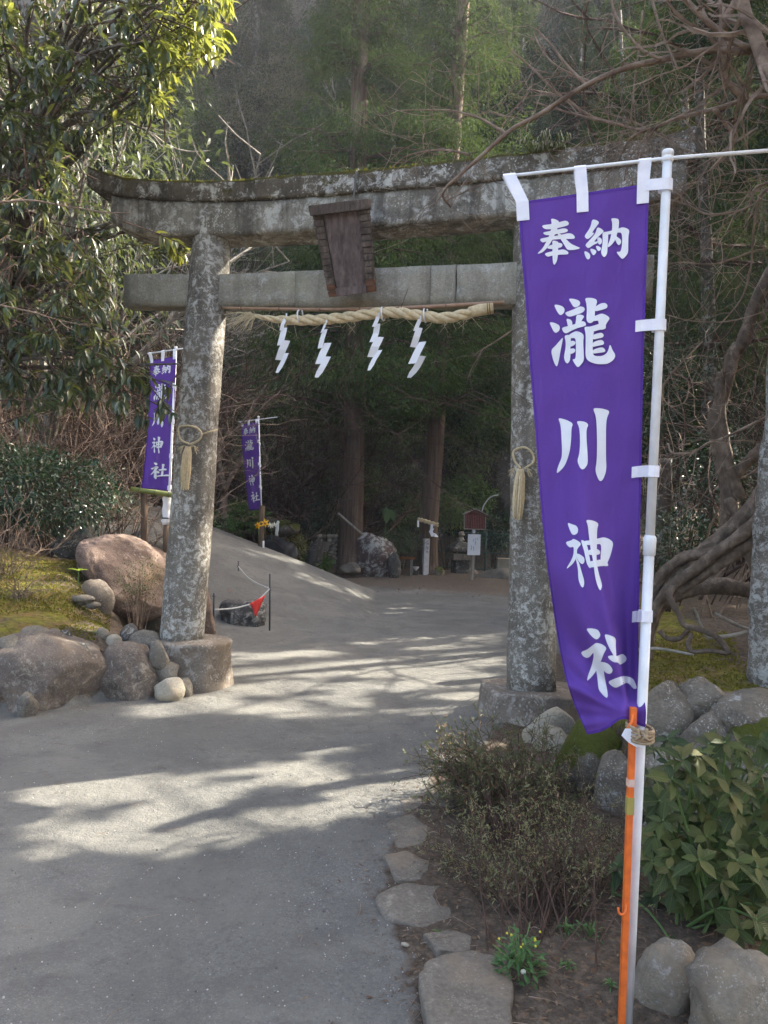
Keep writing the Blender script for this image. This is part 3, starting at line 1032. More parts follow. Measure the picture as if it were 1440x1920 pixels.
GLYPHS['nou'] = frame(1085, 400, 100, [
 [(360,180),(410,165),(500,190),(560,250),(470,370),(350,530),(440,520),(330,640),(240,700),(190,670),(155,610),(270,450),(330,330)],
 [(500,390),(540,380),(620,420),(690,490),(560,600),(400,780),(520,745),(520,800),(400,850),(270,945),(210,910),(175,850),(300,720),(440,560),(480,450)],
 [(510,650),(570,650),(630,700),(630,800),(570,850),(530,820),(500,720)],
 [(145,1030),(200,1025),(290,1080),(320,1150),(300,1220),(250,1250),(210,1220),(170,1130)],
 [(305,960),(370,955),(470,1000),(480,1050),(440,1110),(390,1135),(350,1080)],
 [(455,880),(530,880),(605,930),(600,980),(540,1025),(500,990)],
 [(640,530),(700,500),(800,500),(795,700),(780,900),(775,1050),(740,1150),(680,1185),(630,1130),(600,1050),(630,900),(650,750)],
 [(690,510),(900,465),(1080,410),(1180,370),(1290,400),(1375,460),(1345,600),(1340,800),(1340,1050),(1290,1140),(1180,1245),(1100,1160),(1010,1035),(1130,1040),(1165,900),(1175,700),(1160,520),(1050,515),(850,570),(720,570)],
 [(870,135),(980,130),(1095,160),(1080,400),(1040,550),(990,720),(900,840),(800,925),(780,870),(840,720),(880,570),(905,400),(905,250)],
 [(1000,600),(1060,650),(1140,710),(1150,800),(1090,865),(1050,840),(1010,770),(980,690)]])
GLYPHS['taki'] = frame(1020, 550, 150, [
 [(180,205),(250,205),(340,235),(375,290),(360,350),(310,395),(270,380),(220,300)],
 [(95,515),(190,530),(270,570),(290,620),(270,680),(210,715),(175,690),(130,600)],
 [(125,1020),(220,930),(345,780),(330,880),(300,1020),(270,1200),(235,1330),(190,1270),(150,1150)],
 [(440,95),(540,98),(630,130),(655,170),(640,220),(580,255),(530,245),(490,180)],
 [(375,345),(520,295),(650,230),(720,250),(740,290),(700,345),(590,385),(500,415),(440,420),(400,390)],
 [(400,455),(470,465),(510,510),(510,580),(490,610),(430,600),(420,540)],
 [(580,390),(660,380),(730,410),(690,470),(620,600),(550,600),(575,500)],
 [(310,620),(450,585),(600,540),(690,495),(745,520),(760,570),(720,595),(600,625),(500,670),(400,725),(350,700)],
 [(365,765),(430,745),(490,760),(475,900),(480,1100),(465,1220),(420,1270),(380,1230),(355,1150),(390,980),(390,860)],
 [(430,755),(570,675),(660,700),(720,750),(705,880),(715,1050),(720,1200),(680,1270),(610,1340),(560,1280),(505,1185),(570,1185),(575,1000),(570,800),(480,810)],
 [(470,860),(530,850),(575,880),(550,930),(470,970)], [(470,995),(540,990),(570,1020),(550,1065),(470,1100)],
 [(735,85),(840,78),(930,100),(960,140),(935,230),(915,330),(915,420),(900,500),(840,540),(790,525),(760,470),(775,300),(760,170)],
 [(920,240),(1020,180),(1100,170),(1145,210),(1135,265),(1050,295),(910,330)],
 [(840,440),(930,400),(1040,360),(1120,390),(1190,445),(1140,520),(1110,570),(1115,640),(980,665),(985,480),(900,505)],
 [(720,610),(800,605),(900,580),(1000,545),(1115,580),(1115,640),(1000,655),(890,690),(760,690)],
 [(720,605),(800,600),(900,600),(895,720),(875,900),(880,1080),(910,1130),(1050,1130),(1130,1080),(1165,1000),(1180,930),(1200,935),(1230,1020),(1290,1110),(1260,1190),(1180,1250),(1110,1275),(950,1275),(830,1235),(770,1190),(745,1120),(750,900),(750,720)],
 [(880,750),(960,720),(1040,705),(1080,750),(1060,795),(960,815),(880,835)],
 [(875,885),(960,850),(1040,835),(1085,880),(1070,925),(970,945),(870,970)],
 [(875,1020),(980,980),(1060,970),(1105,1020),(1100,1055),(1000,1070),(870,1090)]])
GLYPHS['kawa'] = frame(1020, 760, 150, [
 [(260,245),(285,230),(400,260),(500,310),(520,350),(495,400),(490,600),(470,800),(420,980),(360,1110),(235,1230),(230,1180),(260,1080),(320,940),(325,800),(315,600),(305,400),(285,310)],
 [(585,290),(650,280),(750,300),(805,350),(765,420),(765,600),(780,800),(790,1000),(780,1070),(730,1140),(690,1155),(650,1130),(595,1000),(635,880),(650,700),(645,500),(630,390)],
 [(880,60),(940,47),(1080,65),(1165,95),(1175,130),(1130,230),(1115,400),(1115,700),(1115,950),(1125,1100),(1110,1220),(1060,1340),(1020,1368),(980,1340),(920,1180),(950,1000),(955,700),(950,400),(935,200)]])
GLYPHS['kami'] = frame(1040, 970, 140, [
 [(245,100),(330,130),(420,160),(455,230),(440,310),(375,342),(330,325),(285,230)],
 [(205,475),(330,445),(350,410),(430,440),(520,510),(440,600),(420,680),(410,800),(350,900),(240,990),(230,975),(310,850),(365,720),(370,560),(300,585),(250,550)],
 [(370,600),(430,620),(430,700),(415,780),(470,870),(520,1050),(580,1250),(550,1365),(500,1320),(455,1190),(450,1000),(420,850),(370,700)],
 [(420,690),(500,720),(575,780),(575,870),(530,908),(480,870),(420,780)],
 [(505,450),(530,435),(580,460),(630,540),(690,850),(700,985),(660,970),(610,870),(570,650)],
 [(540,460),(700,440),(830,410),(950,380),(1060,420),(1135,490),(1100,650),(1060,780),(1010,890),(1040,930),(1000,945),(900,930),(880,820),(905,510),(800,520),(600,540)],
 [(640,640),(720,610),(830,610),(880,660),(870,715),(780,725),(650,725)],
 [(660,850),(800,830),(900,810),(1020,880),(1040,930),(850,945),(690,970),(640,950)],
 [(600,50),(700,52),(800,85),(850,130),(815,230),(815,600),(805,800),(830,1000),(870,1150),(920,1310),(885,1420),(840,1360),(785,1180),(755,950),(735,800),(690,600),(655,300),(640,150)]])
SHA = [
 [(275,80),(380,78),(490,100),(540,190),(520,240),(475,282),(420,260),(340,180)],
 [(180,505),(300,460),(400,380),(460,335),(560,360),(655,430),(600,520),(545,670),(470,830),(380,950),(290,1035),(310,930),(370,780),(410,620),(415,500),(350,590),(290,615),(220,580)],
 [(410,650),(545,665),(590,800),(610,950),(650,1150),(670,1280),(655,1340),(580,1280),(500,1180),(485,1000),(465,850)],
 [(500,690),(580,680),(690,720),(760,820),(740,880),(690,900),(640,880),(590,840)],
 [(605,180),(700,200),(815,250),(810,400),(825,590),(790,600),(700,440),(640,310)],
 [(660,580),(760,560),(840,580),(935,530),(1010,600),(1000,670),(890,740),(850,690),(780,690),(700,640)],
 [(665,1040),(800,980),(950,930),(1120,970),(1180,1100),(1190,1165),(1130,1170),(1030,1050),(950,1080),(820,1155),(740,1120)]]
GLYPHS['yashiro'] = frame(1070, 1170, 150, SHA)
# the same letter where the cloth lies flat
GLYPHS['yashiro_flat'] = frame(1070, 1170, 150, SHA[:4] + [
 [(800,180),(920,190),(1000,230),(960,400),(960,700),(985,1010),(840,1050),(850,700),(840,400)],
 [(640,600),(820,570),(1020,520),(1130,560),(1150,620),(1100,670),(900,680),(760,720),(700,690)],
 [(560,1080),(800,1040),(1050,1000),(1230,960),(1350,1030),(1330,1100),(1100,1110),(850,1130),(690,1170)]])

def chaikin(p, it=2):
    for _ in range(it):
        q = []
        for i in range(len(p)):
            a = p[i]; b = p[(i + 1) % len(p)]
            q.append((a[0] * .78 + b[0] * .22, a[1] * .78 + b[1] * .22))
            q.append((a[0] * .22 + b[0] * .78, a[1] * .22 + b[1] * .78))
        p = q
    return p

class Cloth:
    """a banner: left and right edges as polylines in the photograph, depth by a function of (u, v)"""
    def __init__(s, L, Rr, depth):
        s.Lv = catmull([Vector((x, y, 0)) for x, y in L], 8); s.Rv = catmull([Vector((x, y, 0)) for x, y in Rr], 8)
        s.La = s.arc(s.Lv); s.Ra = s.arc(s.Rv); s.depth = depth
    def arc(s, p):
        c = [0]
        for a, b in zip(p, p[1:]): c.append(c[-1] + (b - a).length)
        return np.array(c) / c[-1]
    def edge(s, P, A, v):
        return float(np.interp(v, A, [p.x for p in P])), float(np.interp(v, A, [p.y for p in P]))
    def px(s, u, v):
        a = s.edge(s.Lv, s.La, v); b = s.edge(s.Rv, s.Ra, v)
        return a[0] + (b[0] - a[0]) * u, a[1] + (b[1] - a[1]) * u
    def P(s, u, v, off=0.0):
        x, y = s.px(u, v)
        return at(x, y, s.depth(u, v) - off)
    def inv(s, x, y):
        u, v = .5, .5
        for _ in range(25):
            a = s.px(u, v); e = 1e-3
            du = s.px(u + e, v); dv = s.px(u, v + e)
            j11, j12 = (du[0] - a[0]) / e, (dv[0] - a[0]) / e
            j21, j22 = (du[1] - a[1]) / e, (dv[1] - a[1]) / e
            det = j11 * j22 - j12 * j21
            rx, ry = x - a[0], y - a[1]
            u += (j22 * rx - j12 * ry) / det; v += (-j21 * rx + j11 * ry) / det
            v = min(1.0, max(0.0, v)); u = min(1.2, max(-.2, u))
        return u, v

M_PURPLE = None
def purple():
    t = NT('purple_cloth')
    wv = t.noise(900, 2, .5, st=(1, 1, 1))
    col = t.mix(t.ramp(t.noise(5, 4), [(.3, 0.0), (.7, .5)]), (.142, .066, .338), (.165, .082, .368))
    col = t.mix(.25, col, t.ramp(wv, [(.3, (.115, .05, .295)), (.7, (.185, .098, .41))]))
    cr = t.bump(t.noise(1.0, 5, .6, .8, st=(26, 26, 5)), .35, .012)
    p = t.pbr(col, 1.0, t.bump(t.noise(34, 6, .65), .35, .008, cr), .08)
    tb = t.n('ShaderNodeBsdfTranslucent'); tb.inputs[0].default_value = (.25, .11, .62, 1)
    m = t.n('ShaderNodeMixShader'); m.inputs[0].default_value = .22
    t.l(p, m.inputs[1]); t.l(tb.outputs[0], m.inputs[2])
    return t.done(m.outputs[0])
M_PURPLE = purple()
M_HEM = plain('purple_hem', (.105, .045, .29), (.09, .038, .26), 60, .95, .1, .3, 200)
M_INK = plain('white_print', (.74, .74, .78), (.68, .68, .73), 20, .85, .15)
M_TAB = plain('white_tab', (.80, .79, .83), (.70, .69, .75), 25, .8, .2, .2, 60)
M_POLE = plain('white_pole', (.76, .77, .79), (.58, .58, .57), 9, .36, .5)
M_ORANGE = plain('orange_paint', (.80, .17, .025), (.52, .10, .02), 22, .5, .4, .15, 60)

def banner_cloth(cl, par, nu, nv, glyphs, uvmap, label_parts=True, lift=.0022):
    vs = [cl.P(i / nu, j / nv) for j in range(nv + 1) for i in range(nu + 1)]
    vb = [cl.P(i / nu, j / nv, -.0018) for j in range(nv + 1) for i in range(nu + 1)]
    m = nu + 1; n = len(vs)
    fs = [(j * m + i, (j + 1) * m + i, (j + 1) * m + i + 1, j * m + i + 1) for j in range(nv) for i in range(nu)]
    fb = [tuple(n + k for k in reversed(f)) for f in fs]
    mb = MB(); mb.add(vs + vb, fs + fb)
    rim = [j * m for j in range(nv + 1)] + [nv * m + i for i in range(1, nu + 1)] + [j * m + nu for j in range(nv - 1, -1, -1)] + [i for i in range(nu - 1, 0, -1)]
    mb.f.extend([(rim[k], n + rim[k], n + rim[(k + 1) % len(rim)], rim[(k + 1) % len(rim)]) for k in range(len(rim))]); mb.m.extend([0] * len(rim))
    mb.build('cloth', M_PURPLE, par, True, fixn=False)
    hw = .022 if nu > 30 else .03
    for (u0, u1, v0, v1) in ((0, hw, 0, 1), (1 - hw, 1, 0, 1), (hw, 1 - hw, 0, hw * .22), (hw, 1 - hw, 1 - hw * .25, 1)):
        h_ = MB(); a_, b_ = (3, nv) if v1 - v0 > .5 else (nu, 3)
        h_.add([cl.P(u0 + (u1 - u0) * i / a_, v0 + (v1 - v0) * j / b_, lift * .55) for j in range(b_ + 1) for i in range(a_ + 1)],
               [(j * (a_ + 1) + i, (j + 1) * (a_ + 1) + i, (j + 1) * (a_ + 1) + i + 1, j * (a_ + 1) + i + 1) for j in range(b_) for i in range(a_)])
        h_.build('hem', M_HEM, par, True, fixn=False)
    for g in glyphs:
        bm = bmesh.new()
        for si, poly in enumerate(GLYPHS[g]):
            uv = [uvmap(x, y) for x, y in chaikin(poly, 2)]
            tri = tessellate_polygon([[Vector((u, v * 4, 0)) for u, v in uv]])
            vv = [bm.verts.new((u, v, lift + si * .00025)) for u, v in uv]
            for t_ in tri:
                try: bm.faces.new([vv[k] for k in t_])
                except ValueError: pass
        if lift > .0015 and nu > 30:
            for _ in range(4):
                es = [e for e in bm.edges if math.hypot(e.verts[0].co.x - e.verts[1].co.x, 4 * (e.verts[0].co.y - e.verts[1].co.y)) > .03]
                if not es: break
                bmesh.ops.subdivide_edges(bm, edges=es, cuts=1)
                bmesh.ops.triangulate(bm, faces=[f for f in bm.faces if len(f.verts) > 3])
        for v in bm.verts:
            v.co = cl.P(v.co.x, v.co.y, v.co.z)
        bmesh.ops.recalc_face_normals(bm, faces=bm.faces)
        me = bpy.data.meshes.new('letter'); bm.to_mesh(me); bm.free()
        link_mesh('letter', me, M_INK, par, True)

# ------------------------------------------------------------------ the near banner on its white pole
PD = 2.5
def pole_pt(y):
    return at(1252 - (y - 290) * .0466, y, PD)
foot = pole_pt(1935)
pole = empty('banner_pole', foot, 'white plastic pole with crossbar carrying the large near purple banner', 'pole')
mb = MB(); mb.tube([pole_pt(1960), pole_pt(1500), pole_pt(1030)], .0165, 20); mb.build('lower_tube', M_POLE, pole, True)
mb = MB(); mb.tube([pole_pt(1032), pole_pt(600), pole_pt(302)], .0150, 20); mb.build('upper_tube', M_POLE, pole, True)
mb = MB()
a, b = pole_pt(1042), pole_pt(1002)
ax = (b - a).normalized()
mb.lathe(a, ax, [(0, .0170), (.002, .0195), (.05, .0210), (.058, .0205), (.066, .0165), (.0665, .0155)], 20)
mb.build('joint_collar', M_POLE, pole, True)
mb = MB()
a = pole_pt(304)
mb.lathe(a, ax, [(0, .0155), (.001, .0180), (.014, .0182), (.016, .0165), (.020, .0165), (.0215, .0188), (.034, .0188), (.038, .0165), (.0385, .0001)], 20)
mb.build('cap', M_POLE, pole, True)
bar = [at(944, 331, 2.64), at(1252, 297, 2.502), at(1460, 281, 2.41)]
mb = MB(); mb.tube(bar, [.0052, .0062, .0062], 10); mb.build('crossbar', M_POLE, pole, True)

TIE = (1184, 1345)
def near_depth(u, v):
    x = CL.px(u, v)
    d = 2.605 + (2.515 - 2.605) * u                       # hangs a little turned
    # folds that run up and left from the tie
    dx, dy = x[0] - TIE[0], x[1] - TIE[1]
    r = math.hypot(dx, dy)
    a = math.atan2(-dx, -dy)                               # 0 straight up, positive to the left
    fade = float(sm(10, 160, r) * (1 - sm(330, 760, r)))
    d += fade * .026 * math.sin(a * 9.0 + 1.0) + fade * .012 * math.sin(a * 21 + .4)
    crease = float(sm(.16, .235, a) - sm(.28, .55, a))
    d += -.045 * crease * float(sm(20, 60, r) * (1 - sm(230, 470, r)))
    d += .020 * math.sin(u * 6.5 + v * 2.0) * float(sm(.0, .5, v)) + .006 * math.sin(u * 15 + v * 7 + 1.0) * (.5 + v) + .002 * math.sin(v * 60 + u * 9) * math.sin(u * 7)
    d += .004 * math.sin(v * 40 + u * 6) * float(sm(.75, .9, u) * (1 - sm(.9, 1, v)))
    # corner wraps in front of the pole at the tie
    d -= .065 * float(sm(1288, 1335, x[1]) * sm(1120, 1190, x[0]))
    d -= .05 * float(sm(.86, 1.0, v)) * (1 - u) * .6
    return d
CL = Cloth([(972, 379), (977, 470), (985, 560), (993, 680), (1003, 800), (1019, 1000), (1043, 1180), (1066, 1290), (1101, 1377)],
           [(1217, 344), (1214, 450), (1209, 600), (1206, 700), (1203, 860), (1200, 1000), (1198, 1150), (1197, 1235), (1203, 1290), (1211, 1330), (1210, 1366)], near_depth)
ban = empty('banner', CL.P(.5, .5), 'large near purple banner with white characters, its foot tied to the white pole', 'banner')
def near_map(x, y): return CL.inv(x, y)
# the foot of the cloth is drawn up to the tie: lift the lower edge there
_base_px = CL.px
def lifted(u, v):
    x, y = _base_px(u, v)
    k = float(sm(.90, 1.0, v))
    y -= k * 22 * math.exp(-((u - .62) / .26) ** 2)
    return x, y
CL.px = lifted
banner_cloth(CL, ban, 54, 190, ['hou', 'nou', 'taki', 'kawa', 'kami', 'yashiro'], near_map)

def barpt(x, drop=0.0):
    """a point of the crossbar above pixel column x"""
    if x < 1252:
        f = (x - 944) / (1252 - 944); p = bar[0].lerp(bar[1], f)
    else:
        f = (x - 1252) / (1460 - 1252); p = bar[1].lerp(bar[2], f)
    return p
bd = (bar[1] - bar[0]).normalized()
fw = Vector((0, -1, 0))
def top_tab(xb, u, w, slack=0.0):
    p = barpt(xb); c = CL.P(u, .0, .003); c2 = CL.P(u, .035, .004)
    r = .0085
    path = [c2, c, c.lerp(p, .6) + fw * .004, p + fw * r, p + Vector((0, 0, r)), p - fw * r, c.lerp(p, .6) - fw * .006, CL.P(u, .0, -.005)]
    mb = MB(); mb.ribbon(path, bd * w, .0014); mb.build('tab', M_TAB, ban)
top_tab(955, .03, .042); top_tab(1091, .49, .038); top_tab(1211, .955, .038)
def side_tab(y, u0=.90):
    """strap from the cloth's edge round the pole"""
    v = CL.inv(CL.px(1.0, .5)[0] - 5, y)[1]
    a = CL.P(u0, v, .004); b = CL.P(1.0, v, .004)
    p = pole_pt(y); r = .0205
    sd = Vector((1, 0, 0))
    path = [a, a.lerp(b, .6), p - sd * .020 + fw * .017, p + fw * (r + .001), p + sd * .014 + fw * .016, p + sd * r, p + sd * .012 - fw * .018, p - fw * r, p - sd * .02 - fw * .016]
    mb = MB(); mb.ribbon(path, Vector((0, 0, .037)), .0014); mb.build('tab', M_TAB, ban)
side_tab(349, .965); side_tab(611, .92); side_tab(884, .905); side_tab(1155, .92)
# last tab, hanging loose below the tie
mb = MB()
vsx = [(1172, 1366), (1209, 1366), (1206, 1402), (1191, 1400), (1177, 1391), (1165, 1379)]
fr = [at(x, y, PD - .075) for x, y in vsx]; bk = [at(x, y, PD - .070) for x, y in vsx]
n = len(vsx)
mb.add(fr + bk, [tuple(range(n)), tuple(range(2 * n - 1, n - 1, -1))] + [(i, n + i, n + (i + 1) % n, (i + 1) % n) for i in range(n)])
mb.build('tab', M_TAB, ban)

# orange painted stake the pole is lashed to
def stake_pt(y, dx=0.0, dd=0.0):
    return at(1187.5 - (y - 1325) * .0372 + dx, y, PD - .032 - dd)
stake = empty('orange_stake', stake_pt(1935), 'orange painted steel stake standing against the white pole', 'stake')
mb = MB()
w = .010
for a, b in ((1960, 1392), (1392, 1328)):
    A, B = stake_pt(a, 0, 0 if a > 1400 else 0), stake_pt(b, 0, .0)
    if a == 1392: A = stake_pt(a, 0, 0)
    break
A, B = stake_pt(1960), stake_pt(1326)
mb.hexa([A + Vector((-w, -w, 0)), A + Vector((w, -w, 0)), A + Vector((w, w, 0)), A + Vector((-w, w, 0)),
         B + Vector((-w, -w, 0)), B + Vector((w, -w, 0)), B + Vector((w, w, 0)), B + Vector((-w, w, 0))])
mb.build('shaft', M_ORANGE, stake, bevel=.0025)
def tape(y0, y1, mat, nm):
    A, B = stake_pt(y1), stake_pt(y0); w2 = .0112
    mb = MB()
    mb.hexa([A + Vector((-w2, -w2, 0)), A + Vector((w2, -w2, 0)), A + Vector((w2, w2, 0)), A + Vector((-w2, w2, 0)),
             B + Vector((-w2, -w2, 0)), B + Vector((w2, -w2, 0)), B + Vector((w2, w2, 0)), B + Vector((-w2, w2, 0))])
    mb.build(nm, mat, stake)
tape(1494, 1526, plain('olive_tape', (.36, .30, .08), rough=.6), 'tape')
tape(1460, 1474, plain('pale_sticker', (.62, .45, .38), (.5, .25, .15), 40, .6), 'sticker')
mb = MB()
hk = catmull([stake_pt(1697, 0, .012), stake_pt(1703, 0, .022), stake_pt(1712, -2, .028), stake_pt(1715, -8, .030), stake_pt(1710, -13, .030), stake_pt(1702, -14.5, .030)], 4)
mb.tube(hk, .0038, 8); mb.build('hook', M_ORANGE, stake, True)
mb = MB()
hk = catmull([stake_pt(1340, -1, .012), stake_pt(1352, -2, .022), stake_pt(1366, -9, .030), stake_pt(1376, -6, .03), stake_pt(1379, -1, .03)], 4)
mb.tube(hk, .0042, 8); mb.build('hook', M_ORANGE, stake, True)
# twine lashing
M_TWINE = plain('hemp_twine', (.42, .32, .21), (.28, .20, .12), 60, .9, .1, .5, 200)
tw = empty('twine_lashing', pole_pt(1368), 'rough hemp twine lashing pole and orange stake together', 'twine')
rng = random.Random(3)
c0 = (pole_pt(1368) + stake_pt(1368)) / 2
for k in range(6):
    mb = MB(); z = -.016 + k * .0068
    loop = []
    for i in range(25):
        t_ = i / 24 * 2 * math.pi
        loop.append(c0 + Vector((math.cos(t_) * .040 + rng.uniform(-.001, .001), math.sin(t_) * .052 - .030, z + .006 * math.sin(t_ + k))))
    mb.tube(loop, .0046, 7); mb.build('turn', M_TWINE, tw, True)
mb = MB()
for k in range(5):
    a = c0 + Vector((-.030 + .008 * k, -.083, .012))
    mb.tube(catmull([a, a + Vector((rng.uniform(-.02, .02), -.012, rng.uniform(-.01, .02))), a + Vector((rng.uniform(-.02, .03), -.006, -.02))], 4), .0042, 6)
mb.build('knot', M_TWINE, tw, True)

# ------------------------------------------------------------------ the two banners further in
def far_banner(L, Rr, d0, d1, pole_top, pole_bot, dpole, bar_l, bar_r, tabs, label, plabel, side_ys, group='purple banners', bulge=.02):
    cl = Cloth(L, Rr, None)
    cl.depth = lambda u, v: d0 + (d1 - d0) * u + bulge * math.sin(u * 5 + v * 4) + bulge * .5 * math.sin(u * 11 - v * 7)
    b_ = empty('banner', cl.P(.5, .5), label, 'banner')
    def mp(x, y):
        u, v = near_flat(x, y)
        return u, v
    banner_cloth(cl, b_, 14, 50, ['hou', 'nou', 'taki', 'kawa', 'kami', 'yashiro_flat'], mp, lift=.010)
    T = at(*pole_top, dpole); B = at(*pole_bot, dpole)
    gzv = g1(B.x, B.y)
    B = T + (B - T) * ((T.z - gzv + .1) / max(.1, T.z - B.z)) if B.z > gzv else B
    p_ = empty('banner_pole', B, plabel, 'pole')
    mb = MB(); mb.tube([B, T], .017, 10); mb.build('tube', M_POLE, p_, True)
    mb = MB(); mb.tube([at(*bar_l, d0), at(*bar_r, d1 - .05)], .009, 6); mb.build('crossbar', M_POLE, p_, True)
    mb = MB(); mb.lathe(T, (T - B), [(-.02, .022), (.03, .022), (.035, .001)], 10); mb.build('cap', M_POLE, p_, True)
    bl_, br_ = at(*bar_l, d0), at(*bar_r, d1 - .05)
    for u, fx in tabs:
        top = bl_.lerp(br_, fx)
        c = cl.P(u, .02, .012)
        mb = MB(); mb.ribbon([c, cl.P(u, 0, .012), top + fw * .012, top + Vector((0, 0, .012)), top - fw * .012, cl.P(u, 0, -.012)], (cl.P(.6, .0) - cl.P(.4, .0)).normalized() * .05, .004)
        mb.build('tab', M_TAB, b_)
    for y in side_ys:
        v = (y - L[0][1]) / (L[-1][1] - L[0][1])
        v = min(max(v, 0), 1)
        a = cl.P(.9, v, .012); c = cl.P(1.0, v, .012)
        f_ = (y - pole_top[1]) / (pole_bot[1] - pole_top[1])
        q = at(pole_top[0] + (pole_bot[0] - pole_top[0]) * f_, y, dpole - .022)
        q2 = q + Vector((.022, .022, 0))
        mb = MB(); mb.ribbon([a, c, q, q2], Vector((0, 0, .06)), .004); mb.build('tab', M_TAB, b_)
    return cl, b_, p_
def near_flat(x, y):
    # where a letter sits on a flat cloth: remove the drift of the near banner
    xs = np.interp(y, [350, 800, 1000, 1200, 1380], [975, 1000, 1015, 1040, 1085])
    xe = 1216 if y < 400 else np.interp(y, [400, 1380], [1216, 1206])
    return (x - xs) / (xe - xs) * .96 - .01, (y - 362) / (1395 - 362)
far_banner([(282, 676), (279, 760), (274, 840), (265, 918)], [(330, 668), (327, 760), (323, 840), (319, 920)], 10.5, 10.3,
           (330, 654), (314, 1000), 10.32, (277, 663), (346, 653), [(.05, .06), (.48, .42), (.94, .74)],
           'purple banner just left of the left pillar, partly covered by leaves', 'white pole of the purple banner just left of the left pillar', (728, 790, 855, 913))
far_banner([(452, 797), (455, 850), (461, 905), (467, 957)], [(484, 790), (486, 850), (488, 905), (489, 955)], 15.6, 15.4,
           (484.5, 783), (490, 960), 15.42, (447, 791), (520, 782), [(.08, .05), (.45, .27), (.9, .47)],
           'smallest purple banner standing farthest off, seen between the pillars', 'slim white pole of the farthest purple banner by the ramp', (833, 874, 915, 953), bulge=.012)
# ------------------------------------------------------------------ rocks to the left of the gate
rockpx('boulder', (-70, 1194, 174, 1356), 6.15, M_ROCK, 101, 'large smooth brown boulder cut by the left edge beside the path', .85, .16, cat='boulder', sub=5, cut=1, rough=.07, fine=.022)
rockpx('boulder', (164, 1208, 292, 1340), 6.5, M_ROCK, 102, 'rounded brown boulder between the largest boulder and the left pedestal', .95, .16, cat='boulder', sub=5, cut=1, rough=.055, fine=.022)
hullrock('boulder', [at(x, y, d) for x, y, d in ((136, 1022, 9.0), (160, 1014, 8.9), (206, 1004, 9.2), (244, 1008, 9.4), (292, 1034, 9.4), (340, 1066, 9.4), (346, 1165, 9.0), (222, 1172, 8.6), (186, 1094, 8.7), (160, 1062, 8.8), (200, 1160, 8.6),
    (150, 1010, 10.4), (230, 1000, 10.6), (300, 1030, 10.6), (346, 1070, 10.4), (346, 1150, 10.4), (160, 1150, 10.2))], M_PINK, 103, 'big sloping pinkish boulder on the mound behind the left pillar', 'boulder', cuts=4, big=.07, fine=.03)
hullrock('rock', [at(x, y, d) for x, y, d in ((384, 1078, 7.6), (392, 1100, 7.55), (408, 1190, 7.5), (396, 1206, 7.45), (330, 1206, 7.5), (330, 1085, 7.6), (380, 1082, 8.1), (404, 1195, 8.1), (330, 1100, 8.1), (330, 1200, 8.1))], M_PINK, 104, 'upright pinkish brown slab leaning just behind the left pillar', cuts=3, big=.03, fine=.02)
rockpx('rock', (395, 1106, 446, 1160), 11.4, M_PINK, 105, 'low reddish rock behind the dark rock inside the rope corner', 1.1, .12)
hullrock('rock', [at(x, y, d) for x, y, d in ((403, 1132, 10.3), (430, 1122, 10.2), (470, 1124, 10.2), (505, 1130, 10.3), (500, 1188, 10.2), (470, 1194, 10.05), (430, 1182, 10.1), (408, 1160, 10.2), (415, 1120, 10.8), (495, 1122, 10.8), (490, 1180, 10.8), (420, 1180, 10.8))], M_DARK, 106, 'dark angular rock standing inside the roped corner at the ramp foot', cuts=4, big=.05, fine=.03)
rockpx('rock', (138, 1088, 208, 1142), 8.3, M_PED, 117, 'light brown rock half sunk in the moss in front of the pinkish boulder', .8, .16, cut=1, rough=.05)
rockpx('rock', (90, 1002, 190, 1030), 10.5, M_DARK, 108, 'flat dark rock in the shade under the glossy green bush', .7, .15)
rockpx('rock', (236, 996, 318, 1052), 11.6, M_DARK, 109, 'jagged dark rocks between the pinkish boulder and the ramp top', .8, .15, cut=5, rough=.3)
pile = empty('stone_pile', at(158, 1138, 8.1), 'little pile of flat grey stones on the mossy mound', 'stone pile')
for i, (bx, mt) in enumerate([((133, 1116, 176, 1130), M_GREY), ((158, 1129, 186, 1143), M_GREY), ((145, 1127, 160, 1137), M_GREY), ((126, 1124, 146, 1134), M_GREY)]):
    rockpx('stone', bx, onground(150, 1142)[1] + .03 * i, mt, 120 + i, par=pile, sub=2, depth=.8, cut=1, rough=.08)
bord = empty('stone_border', at(180, 1240, 6.7), 'row of small grey and brown stones edging the mossy mound beside the left pedestal', 'stone border')
